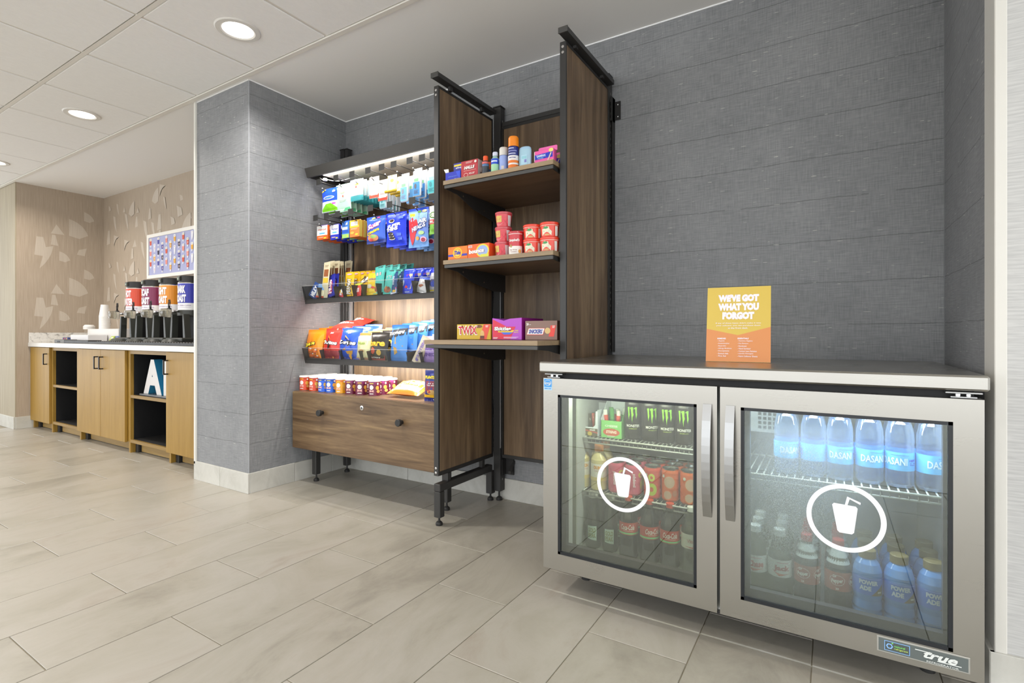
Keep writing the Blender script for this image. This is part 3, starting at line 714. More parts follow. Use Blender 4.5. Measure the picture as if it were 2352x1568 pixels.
tag(m.build('drip_block', org=(-3.66, 1.98, ZC + 0.026)), 'dark grey block with a pale mark at the tray end by the column', 'block')

# drinks poster
t = thing('poster', 'white framed poster of small cold drinks on lilac', 'poster', (-5.3, 2.485, 1.705))
fx0, fx1, fz0, fz1 = -5.806, -4.70, 1.486, 1.924
m = MB(); fw = 0.034
m.box(fx0, fx1, 2.468, 2.488, fz1 - fw, fz1, WHT, 0.002); m.box(fx0, fx1, 2.468, 2.488, fz0, fz0 + fw, WHT, 0.002)
m.box(fx0, fx0 + fw, 2.468, 2.488, fz0 + fw, fz1 - fw, WHT); m.box(fx1 - fw, fx1, 2.468, 2.488, fz0 + fw, fz1 - fw, WHT); part('frame', m, t)
m = MB(); m.box(fx0 + fw, fx1 - fw, 2.476, 2.484, fz0 + fw, fz1 - fw, P('#a5a8cd', 0.6))
ik = Ink(m, flat((0, 2.476, 0)), 0.0005, 0.00002)
DR = [('#e2dcc8', '#d0553a'), ('#e6e4e4', '#3c3550'), ('#e9e6e2', '#e0a63c'), ('#e6e0e0', '#e08a7c'), ('#e8e2da', '#4a4a9a'), ('#eceaf0', '#dcdbe4')]
nC = 16; 
for c in range(nC):
    u = fx0 + fw + 0.030 + c * 0.079
    if u > fx1 - fw - 0.03: break
    for r in range(5):
        v = fz1 - fw - 0.05 - r * 0.104 + (0.05 if c % 2 else 0)
        if v < fz0 + fw + 0.045 or v > fz1 - fw - 0.045: continue
        d = DR[(c * 2 + r * 3 + (c // 3)) % 6]
        ik.rect(u - 0.019, v + 0.018, u + 0.019, v + 0.040, P(d[0], 0.6)); ik.poly([(u - 0.020, v + 0.018), (u - 0.016, v - 0.024), (u + 0.016, v - 0.024), (u + 0.020, v + 0.018)], P(d[1], 0.6))
        ik.rect(u - 0.012, v - 0.041, u + 0.012, v - 0.025, P('#eceaf0', 0.6)); ik.rect(u - 0.004, v - 0.036, u + 0.004, v - 0.029, P('#8a88a0', 0.6)); ik.ell(u, v + 0.029, 0.007, 0.005, P('#a89a98', 0.6)); ik.rect(u - 0.002, v - 0.014, u + 0.010, v + 0.006, P('#d8b8b0' if c % 2 else d[1], 0.6))
part('print', m, t, 'lilac print with rows of small drinks')

# ------------------------------------------------------------------ display fixture: posts, side panels, back panels
fr = thing('display_fixture', 'tall black steel display fixture with dark walnut side and back panels', 'display stand', (-1.63, 2.2, 0))
def foot(mb, x, y, z):
    mb.lathe([(0.0, 0.0, BLK), (0.017, 0.0, BLK), (0.0175, 0.010, BLK), (0.014, 0.016, BLK), (0.006, 0.022, BLK), (0.0045, z - 0.002, CHROME), (0.0045, z, CHROME)], 16, T=Matrix.Translation((x, y, 0)), caps=False)
def post(x0, x1, y0, y1, z0, z1, lab=None, ft=True):
    m = MB(); m.box(x0, x1, y0, y1, z0, z1, BLKM, 0.0015); m.box(x0 - 0.003, x1 + 0.003, y0 - 0.003, y1 + 0.003, z1, z1 + 0.006, BLK)
    p = part('post', m, fr, lab)
    if ft: q = MB(); foot(q, (x0 + x1) / 2, (y0 + y1) / 2, z0); part('foot', q, p)
    sl = MB(); n = int((z1 - z0 - 0.1) / 0.032)
    for k in range(n): sl.box(x1 - 0.0002, x1 + 0.0006, (y0 + y1) / 2 - 0.003, (y0 + y1) / 2 + 0.003, z0 + 0.06 + k * 0.032, z0 + 0.06 + k * 0.032 + 0.012, P('#8a8884', 0.4, 0.6))
    so = part('slot', sl, p); so['kind'] = 'stuff'
    return p
post(-2.905, -2.870, 2.43, 2.47, 0.24, 2.215, None, False); post(-2.862, -2.836, 2.43, 2.47, 0.6, 2.212, None, False)
post(-1.622, -1.577, 2.43, 2.475, 0.055, 2.215); post(-0.968, -0.936, 2.43, 2.475, 0.055, 2.225)
SIL = P('#b9b9ba', 0.35, 0.7)
m = MB(); m.box(-2.826, -2.818, 2.435, 2.45, 0.58, 1.94, SIL); m.box(-2.812, -2.798, 2.435, 2.45, 0.58, 1.94, SIL); part('led_channel', m, fr, 'silver vertical wiring channels')
m = MB(); m.box(-1.573, -1.567, 2.436, 2.45, 0.26, 2.09, BLK); m.box(-1.5785, -1.5735, 2.428, 2.431, 0.92, 1.245, SIL); m.box(-1.5785, -1.5735, 2.428, 2.431, 0.3, 0.87, SIL); part('trim_strip', m, fr)
def side_panel(x0, x1, y0, y1, z0, z1):
    m = MB(); f = 0.012
    m.box(x0, x1, y0, y0 + f, z0, z1, BLKM, 0.001)
    m.box(x0, x1, y1 - f, y1, z0, z1, BLK); m.box(x0, x1, y0 + f, y1 - f, z0, z0 + f + 0.008, BLK); m.box(x0, x1, y0 + f, y1 - f, z1 - f, z1, BLK)
    p = part('side_panel', m, fr)
    q = MB(); q.box(x0 + 0.001, x1 - 0.0015, y0 + f, y1 - f, z0 + f + 0.008, z1 - f, W_V); part('walnut_board', q, p)
    q = MB()
    for z in (z1 - 0.022, z1 - 0.045, z0 + 0.038, z0 + 0.016):
        q.lathe([(0.0065, 0, CHROME), (0.006, 0.002, CHROME), (0.0, 0.0028, CHROME)], 12, T=Matrix.Translation(((x0 + x1) / 2, y0, z)) @ Matrix.Rotation(math.radians(90), 4, 'X'))
    part('screw', q, p)
side_panel(-1.662, -1.634, 1.96, 2.44, 0.243, 2.157)
side_panel(-0.963, -0.935, 1.94, 2.425, 0.243, 2.157)
def bar(x0, x1, y0, y1, z0, z1):
    m = MB(); m.box(x0, x1, y0, y1, z0, z1, BLKM, 0.001); m.box(x0 - 0.001, x1 + 0.001, y0 - 0.004, y0, z0 - 0.001, z1 + 0.001, GRYM)
    for yy in (y0 + 0.11, y1 - 0.12): m.box((x0 + x1) / 2 - 0.008, (x0 + x1) / 2 + 0.008, yy, yy + 0.02, 2.156, z0, BLKM)
    part('top_bar', m, fr)
bar(-1.648, -1.605, 1.925, 2.43, 2.178, 2.20); bar(-0.948, -0.908, 1.90, 2.43, 2.168, 2.19)
m = MB()     # low support of the left side panel
m.box(-1.659, -1.620, 1.955, 2.415, 0.168, 0.205, BLKM, 0.003); part('low_rail', m, fr)
for yy in (1.955, 2.405):
    m = MB(); m.box(-1.659, -1.620, yy, yy + 0.038, 0.04, 0.1675, BLKM, 0.003); l = part('leg', m, fr)
    q = MB(); foot(q, -1.64, yy + 0.019, 0.04); part('foot', q, l)
m = MB()
for yy in (2.03, 2.33): m.box(-1.652, -1.63, yy, yy + 0.022, 0.205, 0.243, BLKM)
part('spacer', m, fr)
# back panels
m = MB(); m.box(-2.79, -1.668, 2.452, 2.47, 0.58, 1.955, W_V); part('back_board', m, fr, 'walnut back board of the wide bay')
m = MB(); m.box(-1.566, -0.972, 2.45, 2.466, 0.262, 2.09, W_V); part('back_board', m, fr, 'walnut back board of the narrow bay')
m = MB(); m.box(-1.575, -0.97, 2.446, 2.47, 2.107, 2.13, BLKM); m.box(-1.575, -0.97, 2.449, 2.47, 2.09, 2.107, BLK); part('cross_rail', m, fr); m = MB(); m.box(-1.575, -0.97, 2.446, 2.47, 0.243, 0.262, BLKM); part('cross_rail', m, fr)
m = MB()   # wall brackets
m.box(-0.93, -0.925, 2.44, 2.487, 2.0, 2.12, BLK); m.box(-0.925, -0.895, 2.482, 2.487, 2.015, 2.105, BLK); m.box(-0.93, -0.925, 2.455, 2.487, 0.85, 2.12, BLK)
for z in (2.03, 2.09): m.lathe([(0.004, 0, CHROME), (0.0, 0.002, CHROME)], 8, T=Matrix.Translation((-0.91, 2.482, z)) @ Matrix.Rotation(math.radians(90), 4, 'X'))
part('wall_bracket', m, fr); m = MB(); m.box(-1.57, -1.52, 2.478, 2.487, 0.145, 0.235, BLK); m.box(-1.575, -1.57, 2.44, 2.487, 0.145, 0.235, BLK); m.prism([(2.44, 0.16), (2.487, 0.21), (2.487, 0.225), (2.44, 0.175)], -1.53, -1.515, BLKM, 0); part('wall_bracket', m, fr)

# walnut shelves of the narrow bay
def wshelf(y0, zt, label, xr=-0.972, xl=-1.55):
    t = thing('wall_shelf', label, 'shelf', (-1.26, 2.2, zt))
    m = MB(); m.box(xl, xr, y0, 2.448, zt - 0.019, zt, W_B)
    m.box(xl, xr, y0 - 0.0012, y0, zt - 0.019, zt, W_E); m.box(xr, xr + 0.001, y0, 2.2, zt - 0.019, zt, W_E); part('board', m, t)
    m = MB(); m.box(xl + 0.004, xr - 0.002, y0 + 0.002, y0 + 0.012, zt - 0.036, zt - 0.0205, GRYM, 0.001); part('front_rail', m, t)
    for x in (xl + 0.004, xr - 0.008):
        m = MB(); m.prism([(y0 + 0.012, zt - 0.021), (2.428, zt - 0.021), (2.428, zt - 0.115), (2.30, zt - 0.115), (2.12, zt - 0.085), (y0 + 0.10, zt - 0.042), (y0 + 0.012, zt - 0.036)], x, x + 0.004, BLK, 0)
        m.lathe([(0.0045, 0, CHROME), (0.0, 0.0022, CHROME)], 8, T=Matrix.Translation((x + 0.004, 2.04, zt - 0.04)) @ Matrix.Rotation(math.radians(90), 4, 'Y'))
        m.lathe([(0.0045, 0, CHROME), (0.0, 0.0022, CHROME)], 8, T=Matrix.Translation((x + 0.004, 2.22, zt - 0.075)) @ Matrix.Rotation(math.radians(90), 4, 'Y'))
        part('bracket', m, t)
SZ1, SZ2, SZ3 = 1.658, 1.2845, 0.913
wshelf(1.896, SZ1, 'top walnut shelf holding the toiletries'); wshelf(1.896, SZ2, 'middle walnut shelf holding the soup cups'); wshelf(1.763, SZ3, 'lowest and deepest walnut shelf holding the candy display boxes')

# drawer cabinet of the wide bay
t = thing('drawer_cabinet', 'low walnut drawer cabinet on black legs under the snack trays', 'cabinet', (-2.28, 2.25, 0))
ZT = 0.577
m = MB(); m.box(-2.893, -1.67, 2.062, 2.46, 0.235, ZT, P('#26221f', 0.5)); m.box(-2.893, -1.67, 2.058, 2.45, ZT, ZT + 0.002, W_B); part('body', m, t)
m = MB(); m.box(-2.89, -1.668, 2.045, 2.0615, 0.226, ZT, W_H, 0.001); d = part('drawer', m, t)
for x in (-2.60, -1.955):
    q = MB(); q.lathe([(0.011, 0.0, BLK), (0.011, 0.014, BLK), (0.0185, 0.018, BLK), (0.0195, 0.034, BLK), (0.017, 0.037, BLK), (0.0, 0.037, BLK)], 24, T=Matrix.Translation((x, 2.045, 0.467)) @ Matrix.Rotation(math.radians(90), 4, 'X'), caps=False); part('knob', q, d)
q = MB(); q.lathe([(0.014, 0.0, CHROME), (0.013, 0.003, CHROME), (0.007, 0.004, CHROME), (0.006, 0.002, BLK), (0.0, 0.002, BLK)], 20, T=Matrix.Translation((-2.262, 2.045, 0.52)) @ Matrix.Rotation(math.radians(90), 4, 'X'), caps=False); part('lock', q, d)
for x, y in ((-2.82, 2.135), (-2.83, 2.39), (-1.765, 2.145)):
    m = MB(); m.box(x, x + 0.038, y, y + 0.038, 0.044, 0.235, BLKM, 0.003); l = part('leg', m, t)
    q = MB(); foot(q, x + 0.019, y + 0.019, 0.044); part('foot', q, l)

# sloping snack trays with clear front lips
def tray(zb, zt, label, lip, divs):
    t = thing('snack_tray', label, 'tray', (-2.27, 2.26, zb)); xl, xr = -2.87, -1.672
    rise = 0.045
    DK = P('#33312f', 0.5)
    m = MB()
    m.prism([(2.124, zb), (2.44, zb + rise), (2.44, zb + rise + 0.03), (2.129, zb + 0.031)], xl, xr, DK, 0)
    for x in (xl, xr - 0.004): m.prism([(2.123, zb), (2.44, zb + rise), (2.44, zb + rise + 0.10), (2.098, zt)], x, x + 0.004, DK, 0)
    part('pan', m, t)
    m = MB(); m.prism([(2.1215, zb + 0.031), (2.1245, zb + 0.031), (2.101, zt), (2.098, zt)], xl + 0.004, xr - 0.004, ACRYL, 0)
    m.prism([(2.0975, zt), (2.1015, zt), (2.1015, zt + 0.0015), (2.0975, zt + 0.0015)], xl + 0.004, xr - 0.004, P('#c9c7c2', 0.3), 0)
    part('clear_lip', m, t, 'clear acrylic front lip')
    for dp_ in divs:
        x = at(dp_, 700, 2.13).x; m = MB()
        m.prism([(2.13, zb + 0.032), (2.43, zb + rise + 0.03), (2.43, zb + rise + 0.07), (2.112, zt - 0.012)], x - 0.001, x + 0.001, P('#3d3a37', 0.3), 0); part('divider', m, t)
    if lip:
        m = MB(); Ls = P('#fff6e6', 0.5, emit=0.8); m.box(xl + 0.05, xr - 0.05, 2.162, 2.168, zb + 0.0035, zb + 0.0065, Ls); part('light_strip', m, t)
        area('tray_lamp', (-2.27, 2.17, zb - 0.004), 1.0, 0.012, lip, (1, 0.95, 0.88), rot=(math.radians(48), 0, 0))
TB1, TT1, TB2, TT2 = 1.131, 1.243, 0.752, 0.851
tray(TB1, TT1, 'upper black snack tray with candy bars behind a clear lip', 7.0, (733, 771, 789, 812, 834, 868, 917, 950, 980))
tray(TB2, TT2, 'lower black snack tray with chip bags behind a clear lip', 6.0, (739, 783, 829, 847, 891, 938, 967))

# light canopy
t = thing('light_canopy', 'black canopy with a white light strip over the hanging products', 'light canopy', (-2.27, 2.26, 1.95)); xl, xr = -2.872, -1.668
DKC = P('#393734', 0.5)
m = MB(); m.prism([(2.137, 1.945), (2.118, 2.0), (2.135, 2.003), (2.45, 2.02), (2.45, 2.008), (2.142, 1.985), (2.15, 1.945)], xl, xr, DKC, 0)
m.box(xl, xl + 0.004, 2.135, 2.45, 1.948, 2.004, DKC); part('housing', m, t)
m = MB(); m.prism([(2.15, 1.9451), (2.45, 1.9451), (2.45, 1.955), (2.15, 1.955)], xl + 0.13, xr, P('#cfc6b8', 0.5), 0); part('diffuser_plate', m, t, 'pale plate under the canopy')
m = MB(); m.box(xl + 0.14, xr - 0.02, 2.153, 2.159, 1.940, 1.945, P('#fff8ee', 0.5, emit=1.5)); part('light_strip', m, t)
m = MB(); m.tube([(-2.80, 2.18, 1.945), (-2.775, 2.18, 1.928), (-2.74, 2.19, 1.926), (-2.70, 2.2, 1.915), (-2.66, 2.22, 1.912)], 0.0022, P('#d8d6d0', 0.4), 6)
m.tube([(-2.68, 2.25, 1.925), (-2.64, 2.30, 1.95), (-2.62, 2.34, 1.94), (-2.66, 2.40, 1.90), (-2.70, 2.43, 1.85)], 0.0022, P('#d8d6d0', 0.4), 6); m.box(-2.765, -2.745, 2.175, 2.195, 1.918, 1.936, P('#d8d6d0', 0.4), 0.002); part('cable', m, t)
area('canopy_lamp', (-2.24, 2.158, 1.940), 1.05, 0.008, 4.2, (1, 0.975, 0.95), rot=(math.radians(34), 0, 0))

# peg hooks
HK1 = [-2.77, -2.607, -2.463, -2.326, -2.213, -2.118, -1.996, -1.905, -1.828]; HK2 = [-2.801, -2.696, -2.592, -2.475, -2.305, -2.149, -1.977, -1.834]
def hook(x, z, label, grp):
    t = thing('display_hook', label, 'display hook', (x, 2.45, z), group=grp); dx = 0.012
    m = MB(); B = P('#2c2a28', 0.4, 0.4)
    m.tube([(dx, -0.0, -0.0), (dx, -0.30, 0.0)], 0.0025, B, 6); m.tube([(0, 0, -0.05), (0, -0.2, -0.052), (0, -0.255, -0.048), (0, -0.275, -0.036)], 0.0027, B, 6); m.box(-0.015, 0.02, -0.004, 0.0, -0.06, 0.01, B); m.build('wire', t)
    m = MB(); m.lathe([(0.0, -0.004, WHTP), (0.0035, -0.0015, WHTP), (0.0035, 0.0015, WHTP), (0, 0.004, WHTP)], 8, T=Matrix.Translation((0, -0.275, -0.034)), caps=False); m.build('tip', t)
    m = MB(); m.box(-0.022, 0.022, -0.3035, -0.302, -0.018, 0.018, P('#2b2a28', 0.6)); m.build('price_plate', t)
H_ORD = ['first', 'second', 'third', 'fourth', 'fifth', 'sixth', 'seventh', 'eighth', 'ninth']
for k, x in enumerate(HK1): hook(x, 1.905, 'wire peg hook with blank dark plate, %s from the left in the upper row' % H_ORD[k], 'upper row of peg hooks')
for k, x in enumerate(HK2): hook(x, 1.680, 'wire peg hook with blank dark plate, %s from the left in the lower row' % H_ORD[k], 'lower row of peg hooks')

# ------------------------------------------------------------------ undercounter fridge
FY = 1.65
fg = thing('undercounter_fridge', 'stainless steel two-door glass fridge with drinks inside', 'fridge', (-0.29, 2.03, 0))
m = MB(); m.box(-0.905, 0.325, FY, 2.41, 0.801, 0.839, STEEL, 0.005); part('worktop', m, fg)
INT = P('#b6b9b8', 0.55, 0.0, 0.3); SIDE = P('#8f8d88', 0.4, 0.6)
m = MB()
m.box(-0.885, -0.842, FY + 0.053, 2.40, 0.085, 0.775, STEELV); m.box(0.272, 0.314, FY + 0.053, 2.40, 0.085, 0.775, STEELV)
m.box(-0.842, 0.272, 2.36, 2.40, 0.085, 0.775, INT); m.box(-0.842, 0.272, FY + 0.053, 2.36, 0.085, 0.104, INT); m.box(-0.842, 0.272, FY + 0.053, 2.36, 0.735, 0.775, INT)
m.box(-0.8419, -0.836, FY + 0.054, 2.36, 0.104, 0.735, INT); m.box(0.266, 0.2719, FY + 0.054, 2.36, 0.104, 0.735, INT)
m.box(-0.305, -0.265, FY + 0.053, FY + 0.085, 0.104, 0.735, INT); m.box(-0.87, 0.30, FY + 0.03, 2.38, 0.775, 0.8, BLKIN)
part('body', m, fg)
m = MB(); m.box(-0.86, 0.29, FY + 0.06, 2.38, 0.068, 0.085, BLK); m.box(-0.85, 0.28, FY + 0.34, FY + 0.36, 0.01, 0.068, BLK)
part('kick_plate', m, fg)
for x, y in ((-0.80, 1.84), (0.23, 1.84), (-0.80, 2.33), (0.23, 2.33)):
    m = MB(); m.lathe([(0.018, 0.0, BLK), (0.018, 0.012, BLK), (0.010, 0.018, BLK), (0.010, 0.07, BLK)], 16, T=Matrix.Translation((x, y, 0))); part('foot', m, fg)
for x in (-0.862, 0.262):
    m = MB(); m.box(x - 0.02, x + 0.05, FY + 0.004, FY + 0.03, 0.793, 0.7975, STEELV, 0.001); m.box(x - 0.01, x + 0.04, FY + 0.006, FY + 0.03, 0.783, 0.786, STEELV); m.lathe([(0.006, 0.786, CHROME), (0.006, 0.793, CHROME)], 10, T=Matrix.Translation((x + 0.005, FY + 0.015, 0))); m.lathe([(0.005, 0.786, CHROME), (0.005, 0.793, CHROME)], 10, T=Matrix.Translation((x + 0.025, FY + 0.015, 0))); part('hinge', m, fg)
def fdoor(x0, x1, gx0, gx1, glass, lab, hx):
    zt, zb, gz0, gz1 = 0.781, 0.0985, 0.157, 0.7235
    m = MB(); D = 0.046; c = 0.0
    m.box(x0, gx0, FY, FY + D, zb, zt, STEEL, c); m.box(gx1, x1, FY, FY + D, zb, zt, STEEL, c)
    m.box(gx0, gx1, FY, FY + D, gz1, zt, STEEL); m.box(gx0, gx1, FY, FY + D, zb, gz0, STEEL)
    d = part('door', m, fg, lab)
    m = MB(); w_ = 0.009; G = P('#1d2024', 0.35)
    for a in ((gx0, gx0 + w_, gz0, gz1), (gx1 - w_, gx1, gz0, gz1), (gx0, gx1, gz0, gz0 + w_), (gx0, gx1, gz1 - w_, gz1)): m.box(a[0], a[1], FY + 0.001, FY + 0.02, a[2], a[3], G)
    # spacer of the double glazing, wider at the foot
    S2 = P('#3e3f44', 0.4)
    for a in ((gx0, gx0 + 0.022, gz0, gz1), (gx1 - 0.016, gx1, gz0, gz1), (gx0, gx1, gz0, gz0 + 0.03), (gx0, gx1, gz1 - 0.006, gz1)): m.box(a[0], a[1], FY + 0.022, FY + 0.044, a[2], a[3], S2)
    part('gasket', m, d, 'black glazing gasket')
    m = MB(); m.box(gx0 + 0.004, gx1 - 0.004, FY + 0.006, FY + 0.0085, gz0 + 0.004, gz1 - 0.004, glass); part('pane', m, d, 'clear glass pane')
    # bowed pull handle
    m = MB(); pts = []
    z0, z1 = 0.385, 0.727; n = 14
    for k in range(n + 1):
        tt = k / n; pts.append((FY - 0.006 - 0.026 * math.sin(math.pi * min(1, max(0, (tt * 1.08 - 0.04)))) ** 0.6, z0 + (z1 - z0) * tt))
    vs = []; fs = []
    for (yy, zz) in pts: vs += [(hx - 0.0125, yy, zz), (hx + 0.0125, yy, zz), (hx + 0.0125, yy + 0.006, zz), (hx - 0.0125, yy + 0.006, zz)]
    for k in range(n):
        a = 4 * k
        for i in range(4): fs.append((a + i, a + (i + 1) % 4, a + 4 + (i + 1) % 4, a + 4 + i))
    fs.append((0, 3, 2, 1)); fs.append((4 * n, 4 * n + 1, 4 * n + 2, 4 * n + 3)); m.add(vs, fs, STEELV)
    part('handle', m, d)
    return d
dl = fdoor(-0.885, -0.292, -0.827, -0.351, GLASS, 'left fridge door', -0.319)
dr = fdoor(-0.2835, 0.314, -0.226, 0.256, GLASSF, 'right fridge door', -0.254)
def drink_icon(cx, cz, par):
    m = MB(); ik = Ink(m, flat((cx, FY + 0.006, cz)), 0.0008, 0.0003); Wd = P('#e9e8ea', 0.5)
    ik.ring(0, 0, 0.091, 0.091, 0.0125, Wd, 56)
    ik.fan([(-0.030, 0.032), (-0.026, 0.037), (0.024, 0.035), (0.028, 0.030), (0.020, -0.036), (0.015, -0.041), (-0.013, -0.041), (-0.018, -0.036)], Wd)
    ik.e = 0.0008; ik.poly([(-0.001, 0.035), (0.005, 0.035), (0.011, 0.055), (0.0045, 0.059)], Wd); ik.poly([(0.0045, 0.059), (0.010, 0.0525), (0.034, 0.041), (0.035, 0.047)], Wd)
    part('drink_icon', m, par, 'white round drink cup decal')
drink_icon(-0.589, 0.439, dl); drink_icon(0.033, 0.444, dr)
m = MB(); m.box(0.102, 0.2875, FY - 0.003, FY - 0.0002, 0.1145, 0.1545, P('#b9b8b2', 0.35, 0.6), 0.001)
ik = Ink(m, flat((0.195, FY - 0.003, 0.1345))); ik.rect(-0.089, -0.0165, 0.089, 0.0165, P('#5f6664', 0.4))
LB = P('#86b4e8', 0.4); LW = P('#d9dcd8', 0.4)
ik.rect(-0.077, -0.0125, -0.024, 0.0125, LB); ik.rect(-0.0755, -0.011, -0.0255, 0.011, P('#4d5553', 0.4)); ik.ring(-0.066, 0, 0.0075, 0.0075, 0.003, LB, 6)
GN = P('#7fd06a', 0.4); ik.text('natural', -0.045, 0.003, 0.022, 0.005, GN, 0.02); ik.text('refrigerant', -0.042, -0.004, 0.028, 0.0055, P('#b8d060', 0.4), 0.02); ik.ell(-0.060, 0.009, 0.002, 0.002, GN, 8)
ik.text('true', 0.036, 0.003, 0.066, 0.018, LW, 0.035, 0.35); ik.rect(-0.014, 0.0085, 0.02, 0.0108, LW); ik.rect(0.03, -0.0075, 0.076, -0.0052, LW); ik.text('REFRIGERATOR', 0.04, -0.0125, 0.062, 0.0042, LW, 0.01)
part('badge', m, dr, 'grey name badge')
m = MB(); ik = Ink(m, flat((-0.8665, FY, 0.766))); ik.rect(-0.0165, -0.028, 0.0165, 0.0125, P('#a9d0ee', 0.4)); ik.rect(-0.0150, -0.0170, 0.0150, 0.0110, P('#3f96dc', 0.4)); ik.text('energy', 0, -0.005, 0.024, 0.009, LW, 0.02, 0.3); ik.ring(0, -0.002, 0.0135, 0.010, 0.0012, LW, 24); ik.text('ENERGY STAR', 0, -0.0225, 0.026, 0.0045, P('#3f86c8', 0.4), 0.02)
part('energy_sticker', m, dl, 'blue energy rating sticker')
# wire shelves
def wire_shelf(x0, x1, y0, y1, z, wx):
    m = MB(); Wr = P('#b9bcb4', 0.4, 0.3)
    m.tube([(x0, y0, z), (x1, y0, z)], 0.0035, Wr, 8); m.tube([(x0, y0 + 0.004, z - 0.018), (x1, y0 + 0.004, z - 0.018)], 0.003, Wr, 8); m.tube([(x0, y1, z), (x1, y1, z)], 0.003, Wr, 6); m.tube([(x0, (y0 + y1) / 2, z - 0.004), (x1, (y0 + y1) / 2, z - 0.004)], 0.003, Wr, 6)
    for x in (x0, x1): m.tube([(x, y0, z), (x, y1, z)], 0.003, Wr, 6)
    sh = part('wire_shelf', m, fg)
    q = MB(); n = int((x1 - x0) / wx)
    for k in range(1, n):
        x = x0 + (x1 - x0) * k / n; q.tube([(x, y0 + 0.004, z - 0.018), (x, y0, z), (x, y1, z)], 0.0021, Wr, 5)
    part('wires', q, sh)['kind'] = 'stuff'
wire_shelf(-0.832, -0.31, 1.885, 2.33, 0.531, 0.0165); wire_shelf(-0.832, -0.31, 1.878, 2.33, 0.323, 0.0165); wire_shelf(-0.258, 0.262, 1.735, 2.33, 0.512, 0.0205)
# interior fan panel with square holes, lamp
m = MB(); m.box(-0.262, -0.10, 1.98, 2.02, 0.60, 0.734, P('#a9acab', 0.4, 0.4)); 
for a in range(5):
    for b in range(6): m.box(-0.215 + a * 0.0155, -0.215 + a * 0.0155 + 0.010, 1.978, 1.9805, 0.612 + b * 0.0155, 0.612 + b * 0.0155 + 0.010, P('#3a3d40', 0.5))
part('fan_cover', m, fg, 'perforated metal fan cover')
m = MB(); m.tube([(-0.83, 1.735, 0.728), (0.26, 1.735, 0.728)], 0.006, P('#eef4ff', 0.5, emit=2.0), 8); part('lamp_tube', m, fg)
area('fridge_lamp', (-0.57, 1.76, 0.722), 0.5, 0.03, 2.6, (0.94, 1.0, 0.92), rot=(math.radians(18), 0, 0)); area('fridge_lamp', (0.0, 1.75, 0.722), 0.5, 0.03, 6.0, (0.78, 0.88, 1.0), rot=(math.radians(18), 0, 0))
m = MB()
for x in (-0.80, -0.33, 0.245): m.box(x, x + 0.014, 1.715, 1.723, 0.11, 0.73, P('#a9b0a4', 0.4, 0.3))
part('shelf_standard', m, fg)
# counter sign
ZW = 0.839
t = thing('counter_sign', "yellow and orange leaning sign reading we've got what you forgot", 'sign', (-0.283, 1.985, ZW), 0.07)
A_ = math.radians(12); up = (0, math.sin(A_), math.cos(A_)); H_ = 0.278; W_ = 0.212
m = MB(); T = Matrix.Rotation(-A_, 4, 'X'); m.box(-W_ / 2, W_ / 2, 0.0, 0.003, 0.001, H_, P('#e3cf72', 0.35), T=T)
fnn = flat((0, 0, 0.0005), (1, 0, 0), up, (0, -math.cos(A_), math.sin(A_)))
ik = Ink(m, fnn); YL, ORG = P('#d6b850', 0.4), P('#d98d52', 0.4)
ik.rect(-W_ / 2, 0.001, W_ / 2, H_, YL); ik.fan([(-W_ / 2, 0.001), (W_ / 2, 0.001), (W_ / 2, 0.128), (0, 0.098), (-W_ / 2, 0.122)], ORG)
WS = P('#f3eaf0', 0.5)
ik.text("WE'VE GOT", 0, 0.236, 0.136, 0.028, WS, 0.085); ik.text('WHAT YOU', 0, 0.203, 0.136, 0.028, WS, 0.085); ik.text('FORGOT', 0, 0.170, 0.106, 0.028, WS, 0.085)
for k, (s_, ww) in enumerate((("If any of these items didn't make it into", 0.150), ('your suitcase, you can purchase them', 0.146), ('at the front desk.', 0.066))): ik.text(s_, 0, 0.142 - 0.009 * k, ww, 0.0058, WS, 0.012)
C1 = ['REMEDIES', '- Aspirin', '- Acetaminophen', '- Ibuprofen', '- Allergy Medicine', '- Decongestants', '- Stomach Aids', '- First Aid']; C2 = ['ESSENTIALS', '- Feminine Hygiene', '- Dry Shampoo', '- Deodorant', '- Hand Sanitizer', '- Contact Lens Solution', '- Laundry Detergent', '- Fabric Softener Sheets']
for cc, ux in ((C1, -0.068), (C2, 0.0)):
    for k, s_ in enumerate(cc):
        ww = (0.0027 if k else 0.0036) * len(s_); ik.text(s_, ux + ww / 2, 0.085 - 0.0092 * k, ww, 0.0056, WS, 0.012 if k else 0.04)
m.build('panel', t); m = MB(); m.box(-W_ / 2, W_ / 2, 0.0, 0.06, 0.0, 0.002, ACRYL); m.build('acrylic_foot', t)
